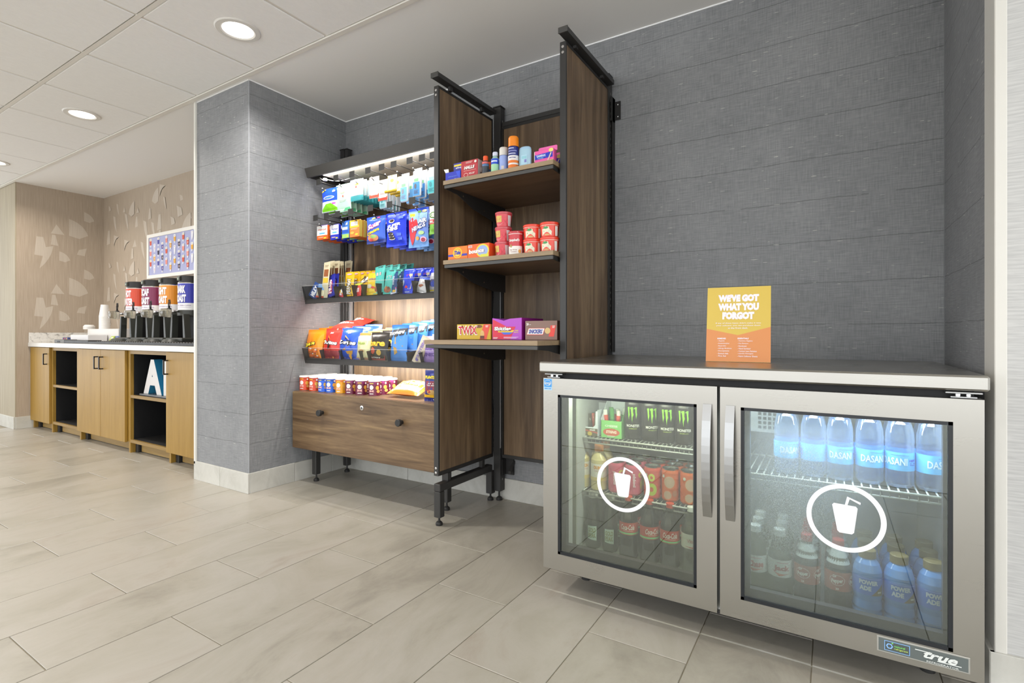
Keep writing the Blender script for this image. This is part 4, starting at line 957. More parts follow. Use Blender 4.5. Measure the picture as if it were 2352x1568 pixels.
# ------------------------------------------------------------------ goods: shared shapes
def onz(px, py, z):
    r = ray(px, py); t = (z - HC) / r[2]; return Vector((r[0] * t, r[1] * t, z))
def span(p0, p1, pt, pb, y):
    a = at(p0, (pt + pb) / 2, y); b = at(p1, (pt + pb) / 2, y); xc = (a.x + b.x) / 2; pm = (p0 + p1) / 2
    return xc, b.x - a.x, at(pm, pt, y).z, at(pm, pb, y).z
WPR = P('#ece9e4', 0.45)
def pouch_fn(w_, h_, t_, seed, crimp=0.012, pw=2.2):
    rnd = random.Random(seed); a1, a2, a3 = rnd.random() * 6, rnd.random() * 6, rnd.random() * 6; k1 = rnd.uniform(1.5, 3.0)
    def f(u, v, e):
        q = min(1, abs(2 * u / w_)); vv = (v - crimp) / (h_ - 2 * crimp)
        vv = min(1, max(0, vv))
        b = (1 - q ** pw) ** 0.62 * (math.sin(math.pi * vv) ** 0.55 if 0 < vv < 1 else 0)
        wr = 0.10 * math.sin(k1 * 9 * u / w_ + a1 + 5 * vv) + 0.07 * math.sin(14 * u / w_ * (1 - vv) + a2) + 0.06 * math.sin(9 * vv + a3 + 7 * u / w_)
        y = -(t_ / 2) * b * (1 + wr) - (0.0016 * math.sin(u * 900) if vv in (0, 1) else 0) * 0.3 - e
        z = v + 0.004 * (1 - q * q) * (0.3 if vv == 1 else 0)
        return (u * (1 - 0.05 * math.sin(math.pi * vv)), y, z)
    f.curved = True
    return f
def pouch(name, w_, h_, t_, bands, ink=None, seed=1, crimp=0.012, back=None, parent=None):
    """bands: list of (top fraction, material) from the bottom up"""
    m = MB(); f = pouch_fn(w_, h_, t_, seed, crimp); nx, nz = 12, 16
    vs = [0, crimp] + [crimp + (h_ - 2 * crimp) * (k / nz) for k in range(1, nz)] + [h_ - crimp, h_]
    for side in (0, 1):
        pts = []
        for v in vs:
            for i in range(nx + 1):
                u = -w_ / 2 + w_ * i / nx; p = f(u, v, 0.0); pts.append(p if side == 0 else (p[0], -p[1] + 0.0006, p[2]))
        for j in range(len(vs) - 1):
            vm = (vs[j] + vs[j + 1]) / 2 / h_; mt = bands[-1][1]
            for fr_, mm in bands:
                if vm <= fr_: mt = mm; break
            if side and back: mt = back
            fs = []
            for i in range(nx):
                a = j * (nx + 1) + i; q = (a, a + 1, a + nx + 2, a + nx + 1); fs.append(q if side == 0 else q[::-1])
            # shared vertices per band keep the shading smooth enough
            rows = pts[j * (nx + 1):(j + 2) * (nx + 1)]; o = j * (nx + 1)
            m.add(rows, [tuple(i - o for i in q) for q in fs], mt, True)
    if ink: ink(Ink(m, f, 0.0012, 0.0003), w_, h_)
    o = m.build(name, parent)
    import bmesh
    bm = bmesh.new(); bm.from_mesh(o.data); bmesh.ops.remove_doubles(bm, verts=bm.verts, dist=0.00004); bm.to_mesh(o.data); bm.free()
    return o
def carton(name, w_, h_, d_, col, ink=None, side=None, top=None, parent=None, ch=0.0008, tab=0.0, tabcol=None):
    m = MB(); c = P(col, 0.42) if isinstance(col, str) else col
    m.box(-w_ / 2, w_ / 2, 0, d_, 0, h_, c, ch)
    if side: Ink(m, flat((w_ / 2, 0, 0), (0, 1, 0), (0, 0, 1), (1, 0, 0))).rect(0.001, 0.001, d_ - 0.001, h_ - 0.001, P(side, 0.42))
    if top: Ink(m, flat((0, 0, h_), (1, 0, 0), (0, 1, 0), (0, 0, 1))).rect(-w_ / 2 + 0.001, 0.001, w_ / 2 - 0.001, d_ - 0.001, P(top, 0.42))
    if tab: m.prism([(-w_ * 0.42, h_), (w_ * 0.42, h_), (w_ * 0.30, h_ + tab), (-w_ * 0.30, h_ + tab)], d_ - 0.0015, d_, P(tabcol or col, 0.42), 1)
    if ink: ink(Ink(m, flat((0, 0, 0))), w_, h_)
    return m.build(name, parent)
def row(o, n, dy, base, dx=0.0, first=0, dz=0.0, drz=0.0, unit='on its hook'):
    """n copies standing behind o"""
    o['label'] = base + ', ' + ORD[0] + ' one'
    r = [o]
    for k in range(1, n):
        c = copy_tree(o); c.location = o.location + Vector((dx * k + random.uniform(-0.0015, 0.0015), dy * k, dz * k)); c.rotation_euler.z = o.rotation_euler.z + drz * random.uniform(-1, 1)
        c['label'] = base + ', ' + ORD[k] + ' back'; r.append(c)
    return r
# ------------------------------------------------------------------ hanging goods
HY = 2.195
def hang(fn, name, cat, base, px0, px1, pt, pb, n, dy, y=HY, rot=0.0, group=None, d=None):
    xc, w_, zt, zb = span(px0, px1, pt, pb, y); o = fn(w_, zt - zb)
    o.location = (xc, y, zb); o.rotation_euler = (0, rot, 0); tag(o, base, cat, group or base + ' row')
    return row(o, n, dy, base, drz=0.05)
def k_bluegreen(w_, h_):
    def ink(ik, W, H):
        ik.poly([(-W * .48, H * .86), (-W * .22, H * .97), (-W * .33, H * .99), (-W * .48, H * .93)], foil('#e8d84a')); ik.ell(-0.02 * W, H * .6, W * .34, H * .075, foil('#f0f4fa')); ik.ell(-0.02 * W, H * .6, W * .30, H * .05, foil('#4a7fd8'))
        ik.fan([(-W * .46, H * .03), (W * .46, H * .03), (W * .46, H * .14), (W * .1, H * .36), (-W * .2, H * .34), (-W * .46, H * .12)], foil('#7fd420')); ik.rect(W * .18, H * .82, W * .34, H * .9, foil('#f2f2f2')); ik.ell(W * .3, H * .33, W * .12, H * .03, foil('#d84ac0'))
    return pouch('gummy_bag', w_, h_, 0.02, [(0.45, foil('#dfe6f2')), (1, foil('#1f4fd8'))], ink, 3)
def k_whitegreen(w_, h_):
    def ink(ik, W, H):
        ik.rect(-W * .36, H * .06, W * .36, H * .92, WPR); ik.ell(-W * .05, H * .72, W * .16, H * .05, P('#e9dc90', 0.4)); ik.ell(0, H * .56, W * .05, H * .04, P('#c8584a', 0.4)); ik.lines(0.0, H * .4, W * .5, H * .1, 3, P('#b9bcb8', 0.4)); ik.poly([(W * .0, H * .03), (W * .44, H * .03), (W * .44, H * .14), (W * .15, H * .12)], P('#5fbf8a', 0.4))
    return pouch('remedy_pouch', w_, h_, 0.012, [(1, foil('#b6dcc6'))], ink, 4)
def k_whiteteal(w_, h_):
    def ink(ik, W, H):
        ik.ell(0, H * .60, W * .40, H * .36, WPR); ik.ell(0.02 * W, H * .76, W * .2, H * .06, P('#e9cf50', 0.4)); ik.ell(0, H * .64, W * .07, H * .05, P('#c94a3a', 0.4)); ik.lines(0, H * .47, W * .44, H * .08, 3, P('#a9b0b0', 0.4)); ik.rect(-W * .45, H * .03, W * .45, H * .16, foil('#3a9aa2'))
    return pouch('remedy_pouch', w_, h_, 0.012, [(0.22, foil('#4aa5ac')), (1, foil('#cfe6e8'))], ink, 5)
def k_card(front, low, name='blister_card', accent='#e9d890', tube=None):
    def f(w_, h_):
        m = MB(); m.box(-w_ / 2, w_ / 2, 0, 0.0012, 0, h_, WPR, 0.0003); ik = Ink(m, flat((0, 0, 0)))
        ik.rect(-w_ * .49, h_ * .01, w_ * .49, h_ * .99, P(front, 0.35)); ik.rect(-w_ * .49, h_ * .01, w_ * .49, h_ * .18, P(low, 0.35)); ik.rect(-w_ * .38, h_ * .14, w_ * .38, h_ * .92, WPR); ik.ell(0, h_ * .7, w_ * .2, h_ * .1, P(accent, 0.35)); ik.lines(0, h_ * .36, w_ * .6, h_ * .14, 4, P('#b9a6a2', 0.4)); ik.ell(0, h_ * .95, 0.004, 0.002, BLKIN)
        if tube: m.tube([(-w_ * .5, -0.008, h_ * .1), (w_ * .5, -0.008, h_ * .1)], 0.0085, P(tube, 0.3), 12); m.tube([(-w_ * .62, -0.008, h_ * .1), (-w_ * .5, -0.008, h_ * .1)], 0.009, P('#e0b820', 0.3), 12)
        return m.build(name)
    return f
def k_tube(capc, bodyc, name='hanging_tube', prt='#8a8f9a'):
    def f(w_, h_):
        m = MB(); m.box(-w_ / 2, w_ / 2, 0.004, 0.005, h_ * .30, h_, P('#e9edf2', 0.3)); CL = P('#dfe8f0', 0.15, coat=0.5)
        m.box(-w_ * .47, w_ * .47, -0.012, 0.004, 0.0, h_ * .9, CL, 0.005); ik = Ink(m, flat((0, -0.012, 0)))
        ik.rect(-w_ * .42, h_ * .03, w_ * .42, h_ * .5, P(bodyc, 0.3)); ik.rect(-w_ * .26, h_ * .52, w_ * .26, h_ * .62, P(capc, 0.3)); ik.rect(-w_ * .30, h_ * .62, w_ * .30, h_ * .84, P('#f0eef0', 0.3)); ik.ell(-w_ * .1, h_ * .36, w_ * .15, h_ * .09, P(prt, 0.4)); ik.lines(0, h_ * .16, w_ * .6, h_ * .14, 4, P(prt, 0.4)); ik.ell(0, h_ * .95, 0.004, 0.002, BLKIN)
        return m.build(name)
    return f
hang(k_bluegreen, 'gummy_bag', 'candy bag', 'blue and green gummy candy bag in the upper hook row', 739.8, 777.3, 432.8, 486.4, 4, 0.052)
hang(k_whitegreen, 'remedy_pouch', 'pouch', 'white pouch with mint green edges in the upper hook row', 772.3, 807, 423, 486, 4, 0.045, rot=0.0)
hang(k_whiteteal, 'remedy_pouch', 'pouch', 'white pouch with teal base in the upper hook row', 804.8, 834.7, 412, 461, 8, 0.026)
hang(k_card('#e9b8a8', '#e0523f'), 'blister_card', 'carded item', 'white and red carded remedy in the upper hook row', 848.5, 870.8, 406, 454.6, 2, 0.07)
hang(k_tube('#cfe9ee', '#9fd4da', 'brush_pack', '#5aa6ae'), 'brush_pack', 'hanging pack', 'pale teal slim pack hanging behind the red card', 874, 890, 432, 480, 5, 0.028, y=2.28)
hang(k_card('#f0e48a', '#e8c93a', 'balm_card', '#e8cf5a', '#d8b22a'), 'balm_card', 'carded item', 'yellow carded lip balm in the upper hook row', 890, 911.4, 402, 443, 4, 0.045)
hang(k_tube('#8fd49a', '#79b8ec'), 'hanging_tube', 'hanging pack', 'white and light blue hanging tube, hook right of the yellow cards', 921.7, 939, 398, 464.5, 4, 0.05)
hang(k_tube('#84d48a', '#4f95d8', prt='#5a606e'), 'hanging_tube', 'hanging pack', 'white and blue stick pack, hook before the last', 950.3, 968.6, 386, 452, 5, 0.042)
hang(k_tube('#9fe0dc', '#55bcc4', 'brush_pack', '#3a8a96'), 'brush_pack', 'hanging pack', 'white and turquoise brush pack beside the frame post', 984, 1004, 383, 446.6, 2, 0.05)
def k_med(top, low, word, wcol, low_h=0.3, tabc='#6a62c8', sub='#58b4dc', dep=0.018):
    def f(w_, h_):
        def ink(ik, W, H):
            ik.rect(-W * .49, H * low_h, W * .49, H * .99, P(top, 0.4)); ik.text(word, 0, H * .70, W * .72, H * .14, P(wcol, 0.4), 0.03); ik.rect(-W * .26, H * (low_h + .1), W * .26, H * (low_h + .19), P(sub, 0.4)); ik.ell(W * .27, H * .1, W * .14, H * .05, P('#e2d63a', 0.4)); ik.lines(-W * .1, H * .16, W * .5, H * .08, 2, P('#f0d0b8', 0.4))
        return carton('medicine_box', w_, h_, dep, low, ink, side=low, tab=0.008, tabcol=tabc)
    return f
hang(k_med('#eceae6', '#e8651f', 'DayQuil', '#d4582c'), 'medicine_box', 'medicine box', 'white and orange cold medicine box in the lower hook row', 728, 752.2, 518, 550, 4, 0.045)
hang(k_med('#e4e4e8', '#2430b8', 'NyQuil', '#2a2c98', 0.34), 'medicine_box', 'medicine box', 'white and navy night medicine box in the lower hook row', 759, 778, 516, 550, 4, 0.045)
def k_bg(w_, h_):
    def ink(ik, W, H):
        ik.rect(-W * .49, H * .01, W * .49, H * .24, P('#9ac46a', 0.4)); ik.rect(-W * .46, H * .5, W * .3, H * .66, P('#c6d2e6', 0.4)); ik.rect(-W * .46, H * .32, W * .4, H * .48, P('#2a55b8', 0.4)); ik.poly([(0, H * .76), (W * .3, H * .8), (W * .3, H * .94), (W * .1, H * .88)], WPR); ik.ell(W * .3, H * .09, W * .12, H * .05, P('#e2d63a', 0.4))
    return carton('medicine_box', w_, h_, 0.018, '#3f78d0', ink, side='#27408f', tab=0.008, tabcol='#2a4ac8')
hang(k_bg, 'medicine_box', 'medicine box', 'blue and green medicine box in the lower hook row', 785.5, 801.7, 508, 546.6, 3, 0.06)
def k_oy(w_, h_):
    def ink(ik, W, H):
        ik.rect(-W * .49, H * .56, W * .49, H * .99, P('#ecc63a', 0.4)); ik.rect(-W * .36, H * .66, W * .36, H * .9, WPR); ik.text('zinc', 0, H * .93, W * .5, H * .06, P('#c88a2a', 0.4), 0.02); ik.lines(0, H * .48, W * .7, H * .1, 2, P('#f8c8a0', 0.4)); ik.ell(W * .25, H * .14, W * .16, H * .05, P('#ecd83a', 0.4)); ik.ell(-W * .2, H * .25, W * .2, H * .08, P('#f6b04a', 0.4))
    return carton('medicine_box', w_, h_, 0.028, '#ee7f3c', ink, side='#e6c552', tab=0.008, tabcol='#ecd8c0')
hang(k_oy, 'medicine_box', 'medicine box', 'yellow and orange lozenge box in the lower hook row', 803, 824.8, 505, 543.8, 5, 0.032)
def k_gummi(w_, h_):
    def ink(ik, W, H):
        ik.text('Sour', 0, H * .66, W * .72, H * .24, P('#d84a9a', 0.3), 0.09, 0.2, 0.3); ik.text('Sour', 0, H * .665, W * .68, H * .20, WPR, 0.05, 0.2, 0.3); ik.text('Crawlers', -W * .06, H * .42, W * .68, H * .12, P('#e8cf2a', 0.3), 0.06, 0.1, 0.28)
        ik.ell(-W * .08, H * .2, W * .30, H * .12, P('#e89a6a', 0.3)); ik.ell(-W * .02, H * .24, W * .18, H * .06, P('#9cc878', 0.3)); ik.ell(-W * .2, H * .13, W * .13, H * .05, P('#e0605a', 0.3)); ik.ell(-W * .1, H * .93, W * .1, H * .035, P('#d8e070', 0.3)); ik.ell(W * .15, H * .94, W * .09, H * .03, P('#e8509a', 0.3))
    return pouch('candy_bag', w_, h_, 0.045, [(0.12, foil('#2a3c90')), (1, foil('#3560c8'))], ink, 11)
hang(k_gummi, 'candy_bag', 'candy bag', 'dark blue sour candy bag with white lettering', 842.5, 886.4, 497, 558.7, 4, 0.055)
def k_cookie(w_, h_):
    def ink(ik, W, H):
        ik.lines(0, H * .93, W * .8, H * .06, 3, P('#9ab0f0', 0.3)); ik.ell(-W * .12, H * .74, W * .14, H * .06, P('#e8e2d0', 0.3)); ik.ell(-W * .12, H * .75, W * .11, H * .045, P('#3a2a24', 0.3)); ik.text('SUPER', W * 0, H * .60, W * .62, H * .09, WPR, 0.05, 0.2, 0.15); ik.text('THINS', -W * .08, H * .49, W * .6, H * .11, WPR, 0.06, 0, 0.1)
        for k in range(3): ik.ell(-W * .15 + W * .03 * k, H * (.36 - .07 * k), W * .14, H * .045, P('#e8e2d0', 0.3)); ik.ell(-W * .15 + W * .03 * k, H * (.37 - .07 * k), W * .13, H * .035, P('#32241f', 0.3))
        ik.rect(W * .18, H * .28, W * .36, H * .36, P('#5a78e8', 0.3)); ik.rect(W * .2, H * .16, W * .38, H * .24, P('#5a78e8', 0.3)); ik.rect(W * .22, H * .78, W * .42, H * .86, P('#5a78e8', 0.3))
    return pouch('cookie_bag', w_, h_, 0.05, [(1, foil('#1c3be0'))], ink, 12)
hang(k_cookie, 'cookie_bag', 'cookie bag', 'royal blue cookie bag with dark cookies printed', 887.5, 934.5, 488, 565.3, 4, 0.055)
def k_chew(w_, h_):
    def ink(ik, W, H):
        LBl = foil('#9cc4ee'); ik.poly([(-W * .48, H * .55), (W * .46, H * .62), (W * .46, H * .86), (-W * .48, H * .93)], LBl); ik.poly([(-W * .42, H * .88), (-W * .08, H * .86), (-W * .12, H * .79), (-W * .36, H * .78)], P('#dfd83a', 0.3)); ik.ell(W * .08, H * .9, W * .09, H * .03, P('#7ab84a', 0.3)); ik.ell(W * .32, H * .91, W * .11, H * .035, P('#f0d0a0', 0.3))
        ik.fan([(-W * .46, H * .70), (-W * .25, H * .77), (-W * .02, H * .70), (W * .06, H * .56), (-W * .02, H * .38), (-W * .2, H * .12), (-W * .3, H * .06), (-W * .38, H * .25), (-W * .46, H * .5)], P('#d8303a', 0.3))
        ik.text('AIR', W * .26, H * .66, W * .42, H * .13, P('#3c4c90', 0.3), 0.10, 0.1, 0.12); ik.text('AIR', W * .26, H * .66, W * .39, H * .11, P('#e4e4ee', 0.3), 0.05, 0.1, 0.12); ik.text('HEADS', W * .08, H * .50, W * .72, H * .13, P('#3c4c90', 0.3), 0.10, 0.1, 0.28); ik.text('HEADS', W * .08, H * .50, W * .69, H * .11, P('#e4e4ee', 0.3), 0.05, 0.1, 0.28)
        ik.ell(W * .22, H * .35, W * .14, H * .05, P('#b8dc9a', 0.3)); ik.ell(W * .02, H * .22, W * .08, H * .05, P('#eea84a', 0.3)); ik.ell(W * .3, H * .18, W * .15, H * .07, P('#e8b8d8', 0.3)); ik.ell(W * .3, H * .17, W * .1, H * .05, P('#a82a4a', 0.3))
    return pouch('candy_bag', w_, h_, 0.03, [(0.35, foil('#6a9ad8')), (0.93, foil('#6f8ede')), (1, foil('#2f55d8'))], ink, 13)
hang(k_chew, 'candy_bag', 'candy bag', 'light blue and red chewy candy bag with white capitals', 938.7, 985, 478, 567.8, 3, 0.065)
def k_wg(w_, h_):
    def ink(ik, W, H):
        ik.rect(-W * .5, H * .34, W * .5, H * .5, P('#d8483f', 0.3)); ik.ell(0, H * .66, W * .4, H * .12, P('#5a8a3a', 0.3)); ik.ell(0, H * .66, W * .28, H * .08, P('#dfe6d8', 0.3)); ik.text('FRUIT', 0, H * .42, W * .8, H * .09, WPR, 0.04)
    return pouch('fruit_bag', w_, h_, 0.03, [(0.32, foil('#7ab83a')), (0.5, foil('#d8483f')), (1, foil('#e4e8ea'))], ink, 14)
hang(k_wg, 'fruit_bag', 'snack bag', 'white, red and green snack bag beside the frame post', 986.5, 1012, 472, 537, 2, 0.06)

# ------------------------------------------------------------------ upper snack tray
def stand(o, cat, base, px0, px1, pt, pb, y, n=1, dy=0.03, lean=0.0, dz=None, rz=0.0, roll=0.0, unit='in its row', grp=None):
    pass
def set_in(fn, cat, base, px0, px1, pt, pb, y=2.155, n=1, dy=0.03, lean=0.22, roll=0.0, slope=0.15, rz=0.0, unit='in its lane', dx=0.0):
    xc, w_, zt, zb = span(px0, px1, pt, pb, y); h_ = (zt - zb) / math.cos(lean) / max(0.8, math.cos(roll)); o = fn(w_ * max(0.75, math.cos(roll)), h_)
    o.location = (xc, y, zb); o.rotation_euler = (-lean, roll, rz); tag(o, base, cat, base + ' row' if n > 1 else None)
    if n > 1: row(o, n, dy, base, dx=dx, dz=dy * slope, unit=unit)
    else: o['label'] = base
    return o
def bar_fn(name, bands, t_=0.012, ink=None, seed=1): return lambda w_, h_: pouch(name, w_, h_, t_, [(f_, foil(c) if isinstance(c, str) else c) for f_, c in bands], ink, seed, 0.006)
def vtext(txt, col, edge=None, hh=0.7, ww=0.5, b=0.05):
    def ink(ik, W, H):
        if edge: ik.text(txt, 0, H * .45, H * hh * 1.05, W * ww * 1.3, P(edge, 0.3), b + 0.05, 0, math.pi / 2)
        ik.text(txt, 0, H * .45, H * hh, W * ww, P(col, 0.3), b, 0, math.pi / 2)
    return ink
def i_cream(ik, W, H):
    ik.rect(-W * .34, H * .60, W * .34, H * .80, P('#9a5a34', 0.4)); ik.rect(-W * .38, H * .42, W * .38, H * .56, P('#e0b83a', 0.4)); ik.lines(0, H * .9, W * .6, H * .06, 3, P('#b9a888', 0.4))
set_in(bar_fn('candy_bar', [(1, '#2c4a88')], 0.014, vtext('MILKY', '#e6e8ee'), 21), 'candy bar', 'dark blue candy bar tilted at the left end of the upper tray', 706, 727, 652, 683, roll=0.45, y=2.145)
set_in(bar_fn('candy_bar', [(0.12, '#c8553a'), (0.55, '#d8d2b0'), (1, '#7aa8dc')], 0.014, None, 22), 'candy bar', 'pale blue and cream candy bar second from the upper tray left end', 724, 742, 652, 683, y=2.145, roll=0.1)
set_in(bar_fn('jerky_stick', [(0.5, '#d8d2b4'), (1, '#e0d4b2')], 0.004, i_cream, 23), 'jerky pack', 'tall cream jerky pack with a brown patch standing in the upper tray', 737, 752, 600, 682, n=8, dy=0.030, lean=0.05, y=2.15, slope=0.16, dx=-0.002)
set_in(bar_fn('candy_bar', [(1, '#2b2f9c')], 0.014, vtext('SNICKERS', '#e8e6ea', '#c8323a', 0.62), 24), 'candy bar', 'deep blue candy bar with red-edged lettering in the upper tray', 747, 769, 630, 682, n=2, dy=0.03, roll=-0.22)
set_in(bar_fn('candy_pack', [(0.3, '#d8404a'), (0.55, '#e6c83a'), (1, '#3a3430')], 0.014, vtext('fruits', '#eeeeee'), 25), 'candy pack', 'small red and yellow candy pack left of the yellow bar', 776, 788, 655, 681, roll=0.25)
def i_pea(ik, W, H): ik.text('PEANUT', W * .05, H * .4, H * .66, W * .52, P('#3a2a20', 0.3), 0.09, 0, math.pi / 2); ik.text('PEANUT', W * .05, H * .4, H * .64, W * .42, WPR, 0.05, 0, math.pi / 2); ik.ell(0, H * .9, W * .28, H * .035, P('#d8a8b8', 0.3))
set_in(bar_fn('candy_bar', [(1, '#e0b414')], 0.018, i_pea, 26), 'candy bar', 'bright yellow candy bar with upright white lettering in the upper tray', 790, 811, 624, 680, n=6, dy=0.045, lean=0.1, dx=0.002)
set_in(bar_fn('candy_pack', [(0.35, '#d8383a'), (0.8, '#e6524a'), (1, '#cfd84a')], 0.016, vtext('m', '#eeeeee', None, 0.3, 0.6), 27), 'candy pack', 'red candy pack right of the yellow bar', 812, 829, 650, 680, roll=-0.1)
def i_mm(ik, W, H): ik.poly([(-W * .46, H * .3), (W * .46, H * .62), (W * .46, H * .94), (-W * .2, H * .94)], P('#40302a', 0.3)); ik.text('minis', W * .05, H * .68, W * .7, H * .2, WPR, 0.08, 0.1, 0.5)
set_in(bar_fn('candy_pack', [(1, '#e6b820')], 0.03, i_mm, 28), 'candy pack', 'yellow and brown candy pack behind the red pack', 822, 850, 630, 672, y=2.19, n=3, dy=0.045)
def i_trail(ik, W, H): ik.rect(-W * .42, H * .2, W * .42, H * .52, P('#d8885a', 0.3)); ik.ell(-W * .1, H * .36, W * .22, H * .09, P('#c8c0b0', 0.3)); ik.ell(W * .2, H * .3, W * .12, H * .05, P('#d84a3a', 0.3)); ik.rect(-W * .44, H * .53, W * .44, H * .56, P('#d85a5a', 0.3)); ik.rect(-W * .44, H * .13, W * .44, H * .16, P('#d85a5a', 0.3)); ik.text('GOLD', W * .05, H * .68, W * .6, H * .08, P('#6a5a9a', 0.3), 0.03)
set_in(bar_fn('trail_mix_bag', [(1, '#e0c02c')], 0.03, i_trail, 29), 'snack bag', 'yellow trail mix bag in the middle of the upper tray', 838, 866, 625, 677, n=2, dy=0.05)
def i_teal(ik, W, H): ik.rect(-W * .2, H * .66, W * .28, H * .97, P('#3c4448', 0.35)); ik.rect(-W * .18, H * .62, W * .26, H * .74, P('#c9a8a8', 0.4)); ik.ell(0, H * .16, W * .36, H * .11, P('#9a5c40', 0.3)); ik.ell(-W * .1, H * .24, W * .14, H * .07, P('#b87a50', 0.3)); ik.ell(W * .14, H * .22, W * .12, H * .06, P('#6a3a2a', 0.3))
set_in(bar_fn('snack_pouch', [(1, '#52b8ae')], 0.024, i_teal, 30), 'snack pouch', 'teal snack pouch tilted beside the yellow trail mix', 857, 881, 609, 673, n=5, dy=0.045, roll=-0.12, dx=0.014)
set_in(bar_fn('snack_pouch', [(1, '#52b8ae')], 0.024, i_teal, 31), 'snack pouch', 'teal snack pouch left of the narrow navy bar', 879, 901, 618, 675, n=3, dy=0.055)
def i_gum(ik, W, H): ik.rect(-W * .42, H * .02, W * .42, H * .22, P('#cfd0dc', 0.3)); ik.rect(-W * .42, H * .22, W * .42, H * .28, P('#d84a8a', 0.3)); ik.text('mints', 0, H * .6, H * .4, W * .32, P('#b8c8dc', 0.3), 0.03, 0, math.pi / 2); ik.ell(W * .1, H * .12, W * .22, H * .05, P('#d8b23a', 0.3))
set_in(bar_fn('gum_pack', [(1, '#27497c')], 0.014, i_gum, 32), 'gum pack', 'narrow navy gum pack in the upper tray', 896, 912, 623, 675, n=3, dy=0.05, roll=-0.14)
def i_kit(ik, W, H): ik.rect(-W * .1, H * .22, W * .12, H * .76, P('#d8403a', 0.3)); ik.rect(W * .13, H * .18, W * .38, H * .78, P('#d8cdb0', 0.3)); ik.ell(-W * .28, H * .42, W * .12, H * .12, P('#a8b8d8', 0.3)); ik.rect(-W * .4, H * .95, W * .4, H * .97, P('#d8dcea', 0.3)); ik.rect(-W * .1, H * .05, W * .3, H * .09, P('#a8b8e8', 0.3))
set_in(bar_fn('wafer_bag', [(1, '#2440d8')], 0.028, i_kit, 33), 'snack bag', 'shiny royal blue wafer bag in the upper tray', 920, 947, 616, 675, n=4, dy=0.05, dx=0.018)
def i_alm(ik, W, H): ik.poly([(-W * .3, H * .4), (0, H * .52), (W * .2, H * .48), (-W * .05, H * .3)], P('#a8644a', 0.3)); ik.rect(-W * .46, H * .82, W * .46, H * .99, P('#2f55c8', 0.3)); ik.rect(W * .0, H * .62, W * .3, H * .66, P('#c8a0a0', 0.3))
set_in(bar_fn('chocolate_bag', [(0.8, '#d8d6d8'), (1, '#3a60d0')], 0.024, i_alm, 34), 'snack bag', 'white and blue chocolate bag tilted near the upper tray right end', 953, 978, 636, 672, roll=0.25)
def i_oreo(ik, W, H): ik.ell(W * .05, H * .32, W * .36, H * .14, P('#3a50b8', 0.3)); ik.rect(-W * .42, H * .03, W * .42, H * .08, P('#e0c82a', 0.3)); ik.text('Minis', 0, H * .46, W * .7, H * .1, P('#5a5a8a', 0.3), 0.05, 0.2, 0.2)
set_in(bar_fn('cookie_bag', [(0.78, '#c4c2cc'), (1, '#2a3ad0')], 0.03, i_oreo, 35), 'snack bag', 'silver and blue mini cookie bag at the upper tray right end', 983, 1006, 614, 670, n=2, dy=0.06)

for o in list(COL.objects):
    if o.name.startswith('jerky_stick') and o.parent is None: o.rotation_euler.y += random.uniform(-0.07, 0.05); o.rotation_euler.x += random.uniform(-0.06, 0.06); o.location.z -= random.uniform(0, 0.010)
# ------------------------------------------------------------------ lower snack tray
def i_puff(ik, W, H):
    ik.fan([(-W * .44, H * .04), (W * .4, H * .04), (W * .3, H * .34), (-W * .44, H * .36)], P('#a8522a', 0.3))
    for a, b in ((-.25, .26), (.05, .14), (.2, .27), (-.05, .3), (-.3, .12), (.28, .08)): ik.ell(W * a, H * b, W * .12, H * .035, P('#e06a22', 0.3)); ik.ell(W * (a + .06), H * (b + .05), W * .05, H * .02, P('#e8e0d0', 0.3))
    ik.text('Cheetos', -W * .1, H * .5, W * .7, H * .16, P('#26221c', 0.3), 0.09, 0.1, 0.2); ik.text('Cheetos', -W * .1, H * .5, W * .66, H * .13, P('#ecd22c', 0.3), 0.05, 0.1, 0.2)
set_in(lambda w_, h_: pouch('chip_bag', w_, h_, 0.06, [(1, foil('#f08c14'))], i_puff, 41), 'chip bag', 'orange cheese puff bag at the left end of the lower tray', 700, 738, 757, 826, n=3, dy=0.08, lean=0.16)
def i_tort(c1, c2):
    def ink(ik, W, H):
        ik.rect(-W * .47, H * .02, W * .47, H * .3, P(c2, 0.3))
        for a, b, s in ((-.18, .3, 1), (.14, .26, .85)): ik.poly([(W * (a - .16), H * b), (W * (a + .16), H * (b + .03)), (W * (a + .02), H * (b - .26))], P('#d8a03a' if c1 == 'b' else '#d88a4a', 0.35))
        ik.poly([(-W * .12, H * .70), (W * .14, H * .50), (-W * .12, H * .30)], P('#2a2424', 0.3)); ik.poly([(-W * .13, H * .76), (W * .10, H * .60), (-W * .1, H * .70)], P('#f0a03a', 0.3)); ik.poly([(-W * .16, H * .30), (W * .12, H * .46), (-W * .1, H * .36)], P('#f0a03a', 0.3))
        ik.text('Doritos', 0, H * .53, W * .82, H * .15, P('#1f1c1c', 0.3), 0.11, 0.1, -0.05); ik.text('Doritos', 0, H * .53, W * .78, H * .12, P('#f2f0ee', 0.3), 0.06, 0.1, -0.05); ik.text('24', W * .02, H * .84, W * .14, H * .05, WPR, 0.05)
    return ink
set_in(lambda w_, h_: pouch('chip_bag', w_, h_, 0.065, [(0.3, foil('#9a3038')), (1, foil('#d8362c'))], i_tort('r', '#a03a3a'), 42), 'chip bag', 'red tortilla chip bag with white lettering in the lower tray', 741, 781, 754, 826, n=3, dy=0.08, lean=0.16)
set_in(lambda w_, h_: pouch('chip_bag', w_, h_, 0.065, [(1, foil('#2f58c8'))], i_tort('b', '#3a4aa8'), 43), 'chip bag', 'blue tortilla chip bag with white lettering in the lower tray', 777, 825, 753, 827, n=3, dy=0.08, lean=0.16)
